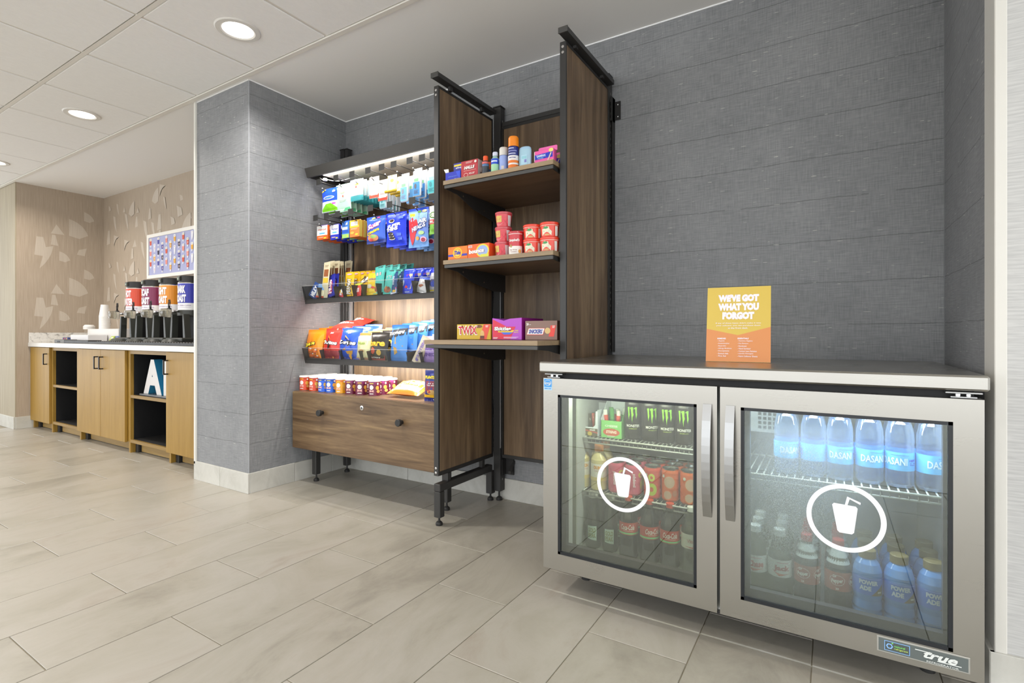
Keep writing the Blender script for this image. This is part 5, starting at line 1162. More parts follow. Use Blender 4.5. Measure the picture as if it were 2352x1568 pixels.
def lay(be, tw=0.0):
    cb, sb = math.cos(be), math.sin(be)
    return (Matrix.Rotation(tw, 3, 'Z') @ Matrix(((0, 0, 1), (-cb, sb, 0), (-sb, -cb, 0)))).to_euler()
for k, (px0, px1, pt, pb, y, rr, lb) in enumerate(((768, 826, 740, 757, 2.30, 1.45, 'red chip bag lying across the lower tray, nearer one'), (808, 848, 732, 752, 2.38, 1.3, 'red chip bag lying across the lower tray by the back board'))):
    xc, w_, zt, zb = span(px0, px1, pt, pb, y); o = pouch('chip_bag', 0.13, w_, 0.06, [(1, foil('#dc3a30'))], lambda ik, W, H: ik.text('NACHO', 0, H * .5, H * .5, W * .2, P('#f4dcd8', 0.3), 0.05, 0, math.pi / 2), 44 + k)
    o.location = (xc - w_ / 2, y, zb + 0.02 + 0.01 * k); o.rotation_euler = lay(0.35, 0.06 - 0.1 * k); tag(o, lb, 'chip bag', 'red chip bags lying in the lower tray')
def i_pist(ik, W, H): ik.ell(0, H * .26, W * .36, H * .17, P('#e4dca8', 0.35)); ik.ell(0, H * .32, W * .2, H * .07, P('#b8743a', 0.35)); ik.ell(W * .08, H * .36, W * .1, H * .04, P('#c89a5a', 0.35)); ik.rect(-W * .4, H * .55, W * .36, H * .86, WPR); ik.text('Nuts', 0, H * .62, W * .5, H * .1, P('#8aa04a', 0.35), 0.04); ik.rect(-W * .46, H * .9, W * .46, H * .99, P('#e08a4a', 0.35))
set_in(lambda w_, h_: pouch('nut_pouch', w_, h_, 0.045, [(0.12, foil('#c99a78')), (0.7, foil('#d8d6a0')), (1, foil('#e8dcc0'))], i_pist, 46), 'snack pouch', 'pale green and cream nut pouch in the lower tray', 817, 848, 764, 829, n=4, dy=0.07, lean=0.14, dx=0.004)
def i_bare(ik, W, H): ik.text('bare', -W * .02, H * .62, W * .84, H * .22, P('#e8b42c', 0.35), 0.04); ik.ell(-W * .2, H * .36, W * .14, H * .12, P('#c8523a', 0.35)); ik.ell(W * .14, H * .3, W * .13, H * .1, P('#d8b24a', 0.35)); ik.rect(-W * .34, H * .03, W * .42, H * .2, P('#8a3a34', 0.35)); ik.text('crispy', -W * .05, H * .13, W * .5, H * .05, WPR, 0.03)
set_in(lambda w_, h_: pouch('fruit_chip_bag', w_, h_, 0.05, [(1, foil('#2b2622'))], i_bare, 47), 'chip bag', 'black fruit chip bag with yellow lettering in the lower tray', 847, 889, 763, 830, n=3, dy=0.075, lean=0.14, dx=0.012)
def i_corn(ik, W, H):
    ik.poly([(-W * .48, H * .64), (W * .48, H * .74), (W * .48, H * .92), (-W * .48, H * .86)], P('#3a3c44', 0.35)); ik.text('CORNERS', -W * .02, H * .785, W * .8, H * .08, WPR, 0.06, 0.2, 0.12)
    for a, b in ((.02, .58), (.12, .42), (.0, .30)): ik.poly([(W * (a - .16), H * (b + .12)), (W * (a + .24), H * (b + .02)), (W * (a - .12), H * (b - .10))], P('#c8a04a', 0.35))
    ik.lines(-W * .34, H * .50, W * .2, H * .12, 4, P('#cfe0f2', 0.35))
set_in(lambda w_, h_: pouch('corn_chip_bag', w_, h_, 0.05, [(0.9, foil('#4a8ee0')), (1, foil('#2a66c8'))], i_corn, 48), 'chip bag', 'light blue corn chip bag with a dark band in the lower tray', 895, 934, 746, 833, n=5, dy=0.062, lean=0.10, dx=0.018)
def i_prot(ik, W, H): ik.text('PROTEIN', 0, H * .5, H * .7, W * .34, P('#8a78b0', 0.35), 0.05, 0, math.pi / 2); ik.ell(0, H * .14, W * .16, H * .05, P('#7a6ab0', 0.35))
set_in(lambda w_, h_: pouch('protein_bar', w_, h_, 0.02, [(1, foil('#cfc0a8'))], i_prot, 49), 'protein bar', 'tilted cream protein bar with purple lettering in the lower tray', 944, 966, 774, 834, roll=0.42, lean=0.12, y=2.14)
def i_purp(ik, W, H): ik.text('SWEET', 0, H * .52, W * .7, H * .08, P('#6a48a0', 0.35), 0.03); ik.text('TINED', 0, H * .34, W * .8, H * .12, P('#6a48a0', 0.35), 0.05); ik.text('O', -W * .1, H * .8, W * .4, H * .12, P('#d8488a', 0.35), 0.06)
set_in(lambda w_, h_: pouch('snack_bag', w_, h_, 0.035, [(0.72, foil('#a88ad0')), (1, foil('#dcc0dc'))], i_purp, 50), 'snack bag', 'lilac snack bag at the right end of the lower tray beside the post', 970, 1006, 772, 836, n=3, dy=0.07, lean=0.1)

# ------------------------------------------------------------------ goods on the drawer cabinet
def chipcan(colr, dark):
    t = thing('chip_can', '', 'chip can'); r, h = 0.0335, 0.088; C = P(colr, 0.3, 0.1, 0.6)
    m = MB(); m.lathe([(r - 0.001, 0.0, CHROME), (r, 0.003, C), (r, h - 0.004, CHROME), (r, h, CHROME)], 32)
    ik = Ink(m, cylf(r, 0.35)); ik.rect(-0.028, h * .80, 0.028, h * .93, P(dark, 0.35), 8); ik.rect(-0.012, h * .82, 0.012, h * .87, P('#e8cf3a', 0.35), 3); ik.ell(0, h * .58, 0.0125, 0.0135, P('#eee9e4', 0.35), 20); ik.poly([(-0.013, h * .42), (0.013, h * .42), (0.014, h * .26), (0, h * .31), (-0.014, h * .26)], P('#e8b0a8', 0.35)); ik.rect(-0.012, h * .14, 0.012, h * .19, WPR, 3)
    ik.ell(0.034, h * .55, 0.010, 0.012, P('#e6b04a', 0.35), 12); ik.ell(0.04, h * .32, 0.011, 0.009, P('#d8a45a', 0.35), 12); ik.ell(0.036, h * .82, 0.005, 0.006, WPR, 12)
    m.build('body', t); m = MB(); L = P('#f0ece8', 0.3); m.lathe([(r + 0.0015, h - 0.004, L), (r + 0.0015, h + 0.004, L), (r - 0.001, h + 0.006, L), (0.0, h + 0.005, L)], 32, caps=False); m.build('lid', t)
    return t
CANS = [('#d8481e', '#b83418', 'orange-red'), ('#1f62d8', '#1a48a8', 'bright blue'), ('#eaa414', '#d8702a', 'yellow'), ('#6e2040', '#8a2a6a', 'dark purple')]
seq = [(0, 710.1, 899), (0, 732.2, 901.5), (1, 753, 903), (1, 770.5, 905), (2, 793, 907.5), (3, 815.5, 908), (3, 839, 909.5), (3, 869, 907)]
first = {}; ncan = {}
NM = ['leftmost orange-red chip can of the front row', 'second orange-red chip can of the front row', 'bright blue chip can beside the orange-red cans', 'bright blue chip can beside the yellow can', 'yellow chip can of the front row', 'dark purple chip can beside the yellow can', 'dark purple chip can in the middle of the three purple ones', 'dark purple chip can at the right end of the front row']
lastx = None
for i, (c, px_, py_) in enumerate(seq):
    p = onz(px_, py_, 0.5792)
    yy = 2.155 if i < 7 else 2.17
    X = at(px_, py_, yy).x
    if lastx is not None and X - lastx < 0.0685: X = lastx + 0.0685
    lastx = X
    for j in range(4 if i < 7 else 3):
        if c not in first: o = chipcan(*CANS[c][:2]); first[c] = o
        else: o = copy_tree(first[c])
        o.location = (X + (0.038 if j % 2 else 0) * 0, yy - 0.03 + 0.0695 * j, 0.5793); o.rotation_euler = (0, 0, random.uniform(-0.25, 0.25))
        tag(o, NM[i] if j == 0 else '%s chip can %s behind the %s' % (CANS[c][2], ['', 'directly', 'two places', 'three places'][j], ['leftmost front can', 'second front can', 'third front can', 'fourth front can', 'yellow front can', 'sixth front can', 'seventh front can', 'last front can'][i]), 'chip can', 'short chip cans on the drawer cabinet')
# lying crisp bag and standing nut bag
xc, w_, zt, zb = span(896, 969, 882, 914, 2.16)
o = pouch('snack_bag', 0.15, w_, 0.062, [(1, foil('#e8842a'))], lambda ik, W, H: (ik.rect(-W * .36, H * .08, W * .36, H * .92, foil('#e8d8a0'), 6, 6), ik.text('CRISPS', 0, H * .5, H * .6, W * .2, foil('#d8742a'), 0.05, 0, math.pi / 2)), 61)
o.rotation_euler = lay(0.42); o.location = (xc - w_ / 2, 2.20, 0.579 + 0.052); tag(o, 'glossy orange and cream snack bag lying on the drawer cabinet', 'snack bag')
def i_nut(ik, W, H):
    ik.rect(-W * .46, H * .34, W * .46, H * .66, P('#8a2a40', 0.35), 6, 2); ik.text('PLANTERS', 0, H * .78, W * .86, H * .1, P('#e8cf2c', 0.35), 0.07); ik.text('NUT &', 0, H * .58, W * .4, H * .035, WPR, 0.03); ik.text('TRAIL MIX', 0, H * .52, W * .5, H * .035, WPR, 0.03)
    ik.ell(W * .1, H * .3, W * .34, H * .08, P('#c8a05a', 0.35)); ik.ell(-W * .1, H * .32, W * .14, H * .05, P('#b8483a', 0.35)); ik.rect(-W * .46, H * .13, W * .46, H * .22, P('#e0b020', 0.35), 6, 1); ik.text('6 oz', W * .2, H * .07, W * .3, H * .04, WPR, 0.03)
xc, w_, zt, zb = span(971, 1008, 849, 921, 2.10)
o = pouch('nut_bag', w_, 0.165, 0.05, [(1, foil('#27307e'))], i_nut, 62); o.location = (xc, 2.115, 0.580); o.rotation_euler = (-0.06, 0, 0.05); tag(o, 'navy and maroon nut bag standing beside the frame post', 'snack bag')
c = copy_tree(o); c.location = (xc + 0.003, 2.185, 0.580); tag(c, 'navy and maroon nut bag standing behind the first one', 'snack bag')

# ------------------------------------------------------------------ narrow bay, top shelf
Y1 = 1.925
def put(o, cat, label, px_, y, z, rz=0.0, group=None):
    p = at(px_, 400, y); o.location = (p.x, y, z); o.rotation_euler.z = rz; tag(o, label, cat, group); return o
def wpx(p0, p1, y): return abs(at(p1, 400, y).x - at(p0, 400, y).x)
def hpx(px_, a, b, y): return abs(at(px_, a, y).z - at(px_, b, y).z)
SX = SZ1 + 0.0005
# tissue-style open blue box
w1 = wpx(1023, 1058, Y1)
m = MB(); B1 = P('#2434b8', 0.4); bz = at(1045, 376, Y1 + 0.05).z - SX; m.box(-w1 / 2, w1 / 2, 0, 0.05, 0, 0.046, B1, 0.001); m.box(-w1 / 2 + 0.012, w1 / 2, 0.048, 0.05, 0.046, bz, P('#2a2f96', 0.4))
ik = Ink(m, flat((0, 0, 0))); ik.text('unscented', -0.003, 0.025, w1 * .55, 0.006, P('#6a90e8', 0.4), 0.01, 0, 0.0); ik.text('8', w1 * .14, 0.008, 0.006, 0.009, WPR, 0.05); ik.rect(w1 * .2, 0.005, w1 * .42, 0.011, P('#c8cce8', 0.4)); ik.rect(-w1 * .45, 0.003, -w1 * .25, 0.010, P('#c8cce8', 0.4))
ik.fan([(w1 * .2, 0.044), (w1 * .48, 0.044), (w1 * .48, 0.01), (w1 * .3, 0.02)], P('#3450d8', 0.4))
ik = Ink(m, flat((0, 0.048, 0))); ik.rect(-w1 * .34, bz - 0.016, w1 * .5, bz - 0.007, P('#e6d23a', 0.4)); ik.text('always', 0.004, bz - 0.024, w1 * .56, 0.012, P('#d8d4e0', 0.4), 0.05, 0.3)
m.prism([(-w1 / 2, 0.046), (-w1 * .5 - 0.01, 0.064), (-w1 * .3, 0.062), (-w1 * .28, 0.046)], 0.0, 0.0012, WPR, 1)
put(m.build('pad_box'), 'box', 'open dark blue box with a yellow stripe at the top shelf left end', 1040.5, Y1, SX)
w2 = wpx(1059, 1097, Y1)
def i_halls(ik, W, H):
    ik.rect(-W * .49, H * .01, -W * .38, H * .99, P('#b8343a', 0.4)); ik.text('HALLS', 0.0, H * .60, W * .66, H * .2, P('#6a1a20', 0.4), 0.08, 0.25); ik.text('HALLS', 0.0, H * .61, W * .64, H * .18, WPR, 0.06, 0.25); ik.rect(-W * .34, H * .43, W * .4, H * .45, P('#e8b8b0', 0.4)); ik.ring(-W * .2, H * .2, W * .14, H * .12, 0.003, P('#e8a8a0', 0.4), 20); ik.text('RELIEF', W * .16, H * .26, W * .34, H * .1, P('#e8c8c0', 0.4), 0.03); ik.lines(0.0, H * .88, W * .4, H * .12, 2, P('#e0b0a8', 0.4)); ik.ell(W * .38, H * .87, W * .07, H * .07, P('#e8e2d8', 0.4))
put(carton('cough_drop_box', w2, 0.083, 0.085, '#b9343c', i_halls, side='#c9b8b4', top='#c84a50'), 'box', 'red cough drop box with white slanted lettering on the top shelf', 1078, Y1, SX)
def flask(name, r, h, body, cap, caph, capr, neck, bands=(), ink=None, a0=0.25):
    t = thing(name, '', 'bottle'); b = body if not isinstance(body, str) else P(body, 0.2, coat=0.4); m = MB()
    m.lathe([(r * .92, 0, b), (r, 0.004, b), (r, neck, b), (r * .82, neck + (h - caph - neck) * .55, b), (capr * .85, h - caph, b)], 24)
    ik = Ink(m, cylf(r, a0))
    for (u0, v0, u1, v1, c) in bands: ik.rect(u0 * r, v0 * h, u1 * r, v1 * h, P(c, 0.35), 10)
    if ink: ink(ik, r, h)
    m.build('body', t); c = P(cap, 0.35); m = MB(); m.lathe([(capr, h - caph, c), (capr, h - 0.003, c), (capr * .9, h, c), (0, h, c)], 24, caps=False); m.build('cap', t); return t
lotk = lambda ik, r, h: ik.lines(0, h * .3, r * 1.4, h * .2, 4, P('#3a4a9a', 0.4))
put(flask('travel_bottle', 0.014, 0.066, '#b9aaa6', '#c9c2bc', 0.012, 0.008, 0.045, [(-1, .1, 1, .4, '#5a4a44')]), 'bottle', 'small greyish brown travel bottle beside the cough drop box', 1102, Y1 + 0.03, SX)
put(flask('travel_bottle', 0.0155, 0.088, '#555c66', '#f05a28', 0.022, 0.0115, 0.052, [(-1.3, .05, 1.3, .42, '#3e434c'), (-1.3, .46, 1.3, .56, '#5a7fb0'), (-1.3, .58, 1.3, .68, '#e06a6a')]), 'bottle', 'taller travel bottle with an orange cap on the top shelf', 1115.5, Y1 + 0.01, SX)
put(flask('travel_bottle', 0.013, 0.072, '#e2682c', '#ee5a1c', 0.014, 0.011, 0.05, [(-1.3, .12, 1.3, .3, '#cfd83a'), (-1.3, .34, 1.3, .5, '#3a6a9a')]), 'bottle', 'shorter orange bottle behind the orange-capped one', 1125.5, Y1 + 0.05, SX)
put(flask('sanitizer_bottle', 0.0185, 0.094, '#9fc4b8', '#d4d8ea', 0.018, 0.012, 0.050, [(-1.2, .06, 1.2, .40, '#a9dcae'), (-1.2, .40, 1.2, .66, '#2450c8'), (-.8, .5, .8, .57, '#dfe6f4')]), 'bottle', 'hand sanitizer bottle with blue and green label on the top shelf', 1137.5, Y1 + 0.005, SX)
put(flask('sanitizer_bottle', 0.0165, 0.082, '#8fb8a8', '#cdd2e2', 0.016, 0.011, 0.046, [(-1.2, .1, 1.2, .6, '#2a4a9a')]), 'bottle', 'second sanitizer bottle standing behind the first one', 1146, Y1 + 0.06, SX)
def spray(name, r, h, body, cap, caph, bands, label, px_, y):
    t = thing(name, '', 'spray can'); b = P(body, 0.2, 0.0, 0.6, coat=0.4); m = MB(); m.lathe([(r * .96, 0, CHROME), (r, 0.003, b), (r, h - caph - 0.003, b), (r * .9, h - caph, b)], 28); ik = Ink(m, cylf(r, 0.3))
    for bd in bands:
        if bd[0] == 't': ik.text(bd[1], bd[2] * r, bd[3] * h, bd[4] * r, bd[5] * h, P(bd[6], 0.35), 0.04)
        else: ik.rect(bd[0] * r, bd[1] * h, bd[2] * r, bd[3] * h, P(bd[4], 0.35), 12)
    m.build('body', t); c = P(cap, 0.35); m = MB(); m.lathe([(r * .98, h - caph, c), (r * .98, h - 0.006, c), (r * .85, h, c), (0, h, c)], 28, caps=False); m.build('cap', t); return put(t, 'spray can', label, px_, y, SX)
spray('spray_can', 0.0205, 0.108, '#9fb2ea', '#dcd8d0', 0.036, [(-.3, .08, .3, .22, '#d8d0cc')], 'lavender blue spray can with an off-white cap', 1157.2, Y1 + 0.012, )
spray('spray_can', 0.0235, 0.142, '#27307c', '#f28a1e', 0.044, [(-1.4, .02, 1.4, .12, '#e87a2a'), (-1.4, .12, 1.4, .17, '#ece8e4'), (-1.4, .17, 1.4, .25, '#e87a2a'), (-1.4, .25, 1.4, .40, '#e6e2e0'), ('t', 'degree', 0, .33, 1.3, .05, '#2a3a8a'), (-.8, .44, .6, .47, '#c8cce8'), (-.8, .52, .8, .55, '#8a90c8'), (-.8, .60, .3, .63, '#c8cce8')], 'tallest spray can with a bright orange cap and navy body', 1179.5, Y1 + 0.004)
spray('spray_can', 0.013, 0.062, '#aab8ea', '#d8d6c8', 0.03, [], 'tiny pale can half hidden beside the orange-capped can', 1191, Y1 + 0.045)
# oval stick deodorant
t = thing('deodorant_stick', '', 'deodorant'); m = MB(); CB = P('#a8cce6', 0.12, coat=0.6)
def oval(r, rz_, z): return [(r * math.cos(6.2832 * k / 28), rz_ * math.sin(6.2832 * k / 28), z) for k in range(28)]
rings = [(0.027, 0.015, 0), (0.0285, 0.016, 0.004), (0.0285, 0.016, 0.064), (0.0285, 0.0165, 0.078), (0.027, 0.0155, 0.086), (0.021, 0.011, 0.0915), (0.0, 0.0, 0.093)]
vs = []; [vs.extend(oval(*r)) for r in rings]; fs = []
for j in range(len(rings) - 1):
    for k in range(28): fs.append((j * 28 + k, j * 28 + (k + 1) % 28, (j + 1) * 28 + (k + 1) % 28, (j + 1) * 28 + k))
m.add(vs, fs[:28 * 3], P('#a9cfe0', 0.2, coat=0.5), True); m.add(vs, fs[28 * 3:], CB, True); ik = Ink(m, flat((0, -0.0158, 0))); ik.rect(-0.013, 0.012, 0.015, 0.052, P('#b8dcec', 0.3)); ik.rect(0.002, 0.02, 0.012, 0.033, P('#8a8ac8', 0.3)); ik.rect(-0.01, 0.036, 0.012, 0.048, P('#9ad0dc', 0.3)); m.build('body', t)
put(t, 'deodorant', 'wide pale blue oval stick deodorant on the top shelf', 1206.5, Y1 + 0.012, SX, 0.15)
def tamp(lab, px_, y, rz):
    m = MB(); W, H = 0.092, 0.062; PK = P('#f264ac', 0.4); m.box(-W / 2, W / 2, 0, 0.03, 0, H, PK, 0.001); m.prism([(-W / 2 + 0.006, H), (W / 2 + 0.004, H), (W / 2 + 0.004, H + 0.018), (W / 2, H + 0.022), (-W / 2 + 0.010, H + 0.022), (-W / 2 + 0.006, H + 0.018)], 0.028, 0.0292, P('#f672b6', 0.4), 1)
    ik = Ink(m, flat((0, 0, 0))); ik.rect(-W * .5, H * .02, W * .5, H * .25, P('#e878b8', 0.4)); ik.poly([(-W * .5, H * .4), (W * .46, H * .42), (W * .46, H * .80), (-W * .5, H * .72)], P('#2b3cc0', 0.4)); ik.text('TAMPAX', -W * .14, H * .62, W * .5, H * .16, P('#cfe0f4', 0.4), 0.06); ik.text('Pocket', -W * .16, H * .47, W * .3, H * .1, P('#7ac0f0', 0.4), 0.03)
    ik.ell(W * .38, H * .9, W * .12, H * .13, P('#eee07a', 0.4)); ik.poly([(W * .14, H * .1), (W * .2, H * .08), (W * .42, H * .72), (W * .36, H * .74)], P('#e8c8b8', 0.4)); ik.rect(W * .3, H * .05, W * .5, H * .25, P('#ecd66a', 0.4)); ik.ell(-W * .3, H * .12, W * .12, H * .1, P('#b85ac8', 0.4)); ik.rect(-W * .49, H * .3, -W * .46, H * .95, WPR)
    return put(m.build('tampon_box'), 'box', lab, px_, y, SX, rz)
tamp('pink and blue pocket-size box at the right end of the top shelf', 1249, Y1 + 0.01, 0.0)
tamp('second pink and blue box standing behind, against the side panel', 1268, Y1 + 0.10, 0.0)

# ------------------------------------------------------------------ middle shelf
SX2 = SZ2 + 0.0005; Y2 = 1.92
def i_tide(ik, W, H): ik.rect(-W * .49, H * .28, W * .49, H * .44, P('#3a3aa8', 0.4)); ik.ell(0, H * .52, W * .24, H * .40, P('#f0c42a', 0.4), 28); ik.ell(0, H * .52, W * .19, H * .32, P('#f08a2a', 0.4), 28); ik.ell(0, H * .52, W * .15, H * .26, P('#f2d04a', 0.4), 28); ik.text('Tide', 0, H * .54, W * .32, H * .3, P('#2f38a8', 0.4), 0.06, 0.2); ik.rect(-W * .46, H * .1, W * .46, H * .13, P('#c8622a', 0.4)); ik.rect(-W * .46, H * .86, -W * .3, H * .9, P('#c8622a', 0.4))
put(carton('detergent_box', wpx(1029, 1073, Y2), hpx(1050, 567, 598, Y2), 0.045, '#ec7d22', i_tide, side='#e88a2a', top='#f08a2a'), 'box', 'orange detergent box with a yellow bullseye on the middle shelf', 1051, Y2, SX2)
def i_bounce(ik, W, H): ik.ell(W * .2, H * .5, W * .30, H * .44, P('#9ab0e0', 0.4), 28); ik.ring(W * .2, H * .5, W * .30, H * .46, 0.006, P('#ecd83a', 0.4), 28); ik.rect(W * .1, H * .06, W * .48, H * .25, P('#dcd84a', 0.4)); ik.text('bounce', -W * .08, H * .5, W * .74, H * .34, P('#b84a3a', 0.4), 0.10, 0.1, 0.05); ik.text('bounce', -W * .08, H * .51, W * .72, H * .31, WPR, 0.06, 0.1, 0.05); ik.rect(-W * .46, H * .76, -W * .28, H * .92, P('#f0dcd8', 0.4)); ik.text('FREE', -W * .37, H * .84, W * .14, H * .08, P('#b84a3a', 0.4), 0.04)
put(carton('dryer_sheet_box', wpx(1074, 1123, Y2), hpx(1100, 559, 592, Y2), 0.06, '#f0672a', i_bounce, side='#e8582a', top='#f28a4a'), 'box', 'orange and yellow dryer sheet box with white lettering on the middle shelf', 1098.5, Y2, SX2)
put(carton('dryer_sheet_box', 0.05, hpx(1100, 559, 590, Y2), 0.06, '#e8842a', None, side='#4a5ac8'), 'box', 'small orange and blue box tucked behind the dryer sheet box', 1128, Y2 + 0.05, SX2)
def cup(name, r0, r1, h, body, lid, lidh, ink=None, a0=0.2, lo=0.0015):
    t = thing(name, '', 'cup'); b = P(body, 0.35, coat=0.3); m = MB(); m.lathe([(r0 * .96, 0, b), (r0, 0.002, b), (r1, h - lidh, b)], 32)
    if ink: ink(Ink(m, cylf(lambda v: r0 + (r1 - r0) * max(0, min(1, v / (h - lidh))), a0)), r1, h)
    m.build('body', t); c = P(lid, 0.3, coat=0.4); m = MB(); m.lathe([(r1 + lo * 0.2, h - lidh, c), (r1 + lo, h - lidh + 0.001, c), (r1 + lo, h - 0.002, c), (r1 - 0.001, h, c), (r1 - 0.004, h - 0.0025, c), (0, h - 0.0025, c)], 32, caps=False); m.build('lid', t); return t
def i_soup(ik, r, h): ik.rect(-r * .95, h * .30, -r * .1, h * .72, P('#d8b860', 0.4), 6); ik.lines(-r * .5, h * .55, r * .6, h * .2, 3, P('#b8483a', 0.4)); ik.lines(-r * .35, h * .18, r * .8, h * .16, 3, P('#e8a8a8', 0.4)); ik.rect(r * .65, h * .05, r * 1.1, h * .75, P('#d8c8c8', 0.4), 4); [ik.ell(r * (.1 + .22 * k), h * (.3 + .15 * (k % 2)), r * .12, h * .1, P('#e84a5a', 0.4), 10) for k in range(3)]
yS = 1.96; hS = 0.066
ct = cup('noodle_cup', 0.030, 0.0375, hS, '#d83a46', '#c9525a', 0.011, i_soup, 0.1)
put(ct, 'cup', 'red noodle cup at the bottom of the stack of three', 1156, yS, SX2, 0, 'red noodle cups')
for k, lb in ((1, 'red noodle cup in the middle of the stack of three'), (2, 'red noodle cup on top of the stack of three')):
    c = copy_tree(ct); c.location.z = SX2 + (hS + 0.0003) * k; c.location.x += 0.001 * k; c.rotation_euler.z = 0.15 * k; tag(c, lb)
c = copy_tree(ct); p = at(1196, 560, yS + 0.12); c.location = (p.x, yS + 0.12, SX2); tag(c, 'red noodle cup standing behind the tall soup can')
c2 = copy_tree(c); c2.location.z += hS + 0.0003; tag(c2, 'red noodle cup on the one behind the tall soup can')
def i_camp(ik, r, h): ik.rect(-r * 1.2, h * .02, r * 1.2, h * .36, P('#ece8e0', 0.4), 12); ik.text("Campbell's", -r * .05, h * .60, r * 1.6, h * .14, WPR, 0.05, 0.25); ik.rect(-r * 1.2, h * .86, r * 1.2, h * .89, P('#ecd0cc', 0.4), 12); ik.ell(-r * .45, h * .37, r * .15, h * .07, P('#a8904a', 0.4)); ik.text('Sip Soup', -r * .1, h * .2, r, h * .05, P('#8a3a3a', 0.4), 0.02); ik.text('Tomato', -r * .1, h * .12, r * .9, h * .04, P('#8a3a3a', 0.4), 0.02); ik.ell(r * .75, h * .14, r * .2, h * .08, P('#e0a850', 0.4)); ik.lines(0, h * .95, r, h * .04, 1, P('#ecd0cc', 0.4))
put(cup('soup_can', 0.0315, 0.033, 0.103, '#c8303a', '#c22c34', 0.012, i_camp, 0.25, 0.001), 'cup', 'tall red and white soup cup in front of the noodle cups', 1185.5, 1.945, SX2)
def i_bowl(ik, r, h): ik.fan([(-r * .7, h * .08), (r * .35, h * .08), (r * .40, h * .35), (r * .15, h * .5), (r * .1, h * .66), (-r * .3, h * .72), (-r * .7, h * .52)], P('#e6e2c8', 0.4)); ik.ell(-r * .25, h * .6, r * .28, h * .08, P('#4a9a5a', 0.4)); ik.lines(-r * .15, h * .38, r * .7, h * .12, 2, P('#6a9a6a', 0.4)); ik.rect(-r * 1.3, h * .76, r * 1.3, h * .795, P('#f0c8b8', 0.4), 12); ik.ell(-r * .1, h * .13, r * .3, h * .06, P('#d8a870', 0.4)); ik.rect(r * .75, h * .05, r * 1.1, h * .7, P('#e0d8d0', 0.4), 4)
yB = 1.955
b0 = cup('pasta_bowl', 0.036, 0.0405, 0.062, '#e6432a', '#e8442c', 0.011, i_bowl, 0.3); put(b0, 'cup', 'orange-red pasta bowl, lower left of the four', 1223.5, yB, SX2, 0, 'orange-red pasta bowls')
xr_ = b0.location.x + 0.0855
for (dx_, k, lb) in ((0, 1, 'orange-red pasta bowl, upper left of the four'), (0.0855, 0, 'orange-red pasta bowl, lower right of the four'), (0.0855, 1, 'orange-red pasta bowl, upper right of the four')):
    c = copy_tree(b0); c.location = (b0.location.x + dx_, yB - 0.004 * (dx_ > 0), SX2 + 0.0623 * k); c.rotation_euler.z = 0.08 * k - 0.1 * (dx_ > 0); tag(c, lb)

# ------------------------------------------------------------------ lowest shelf: open candy display boxes
SX3 = SZ3 + 0.0005; Y3 = 1.975
def display_box(name, w_, h_, d_, col, label, px_, ink, inner, n=6, side=None, backh=0.0, nick=0.0, y=Y3):
    t = thing(name, label, 'candy box'); c = P(col, 0.42); q = 0.0012; m = MB()
    m.prism([(-w_ / 2, 0), (w_ / 2, 0), (w_ / 2, h_), (w_ * .1, h_ - nick * .3), (-w_ * .1, h_ - nick), (-w_ * .3, h_ - nick * .4), (-w_ / 2, h_)], 0, q, c, 1)
    m.box(-w_ / 2, w_ / 2, d_ - q, d_, 0, h_ + backh, c); m.box(-w_ / 2, -w_ / 2 + q, q, d_ - q, 0, h_, c); m.box(w_ / 2 - q, w_ / 2, q, d_ - q, 0, h_, P(side or col, 0.42)); m.box(-w_ / 2, w_ / 2, 0, d_, 0, q, c)
    if ink: ink(Ink(m, flat((0, 0, 0))), w_, h_)
    m.build('carton', t)
    for k in range(n):
        f = MB(); x = -w_ / 2 + 0.008 + (w_ - 0.016) * (k + .5) / n; f.box(x - (w_ - 0.02) / n / 2 * .9, x + (w_ - 0.02) / n / 2 * .9, 0.006, d_ - 0.006, q, h_ * .80 + 0.004 * (k % 2), foil(inner), 0.003); f.build('candy_pack', t)
    return put(t, 'candy box', label, px_, y, SX3)
def i_twix(ik, W, H): ik.poly([(W * .18, H * .02), (W * .30, H * .99), (W * .5, H * .99), (W * .38, H * .02)], P('#e0503a', 0.4)); ik.ell(W * .26, H * .35, W * .06, H * .25, P('#d8b06a', 0.4)); ik.rect(W * .2, H * .05, W * .32, H * .25, P('#6a3a2a', 0.4)); ik.ell(W * .16, H * .86, W * .1, H * .1, P('#7a4a2a', 0.4)); ik.text('TWIX', -W * .17, H * .60, W * .60, H * .62, P('#f0ece4', 0.4), 0.09, 0, 0.0); ik.text('TWIX', -W * .17, H * .60, W * .56, H * .52, P('#c8242c', 0.4), 0.03); ik.lines(W * .4, H * .86, W * .08, H * .14, 2, WPR)
display_box('candy_box', wpx(1049, 1126, Y3), hpx(1090, 745, 780, Y3), 0.14, '#d0ac2c', 'gold open candy display box with red and white lettering', 1087.5, i_twix, '#b88a2a', side='#c8a428', backh=0.001)
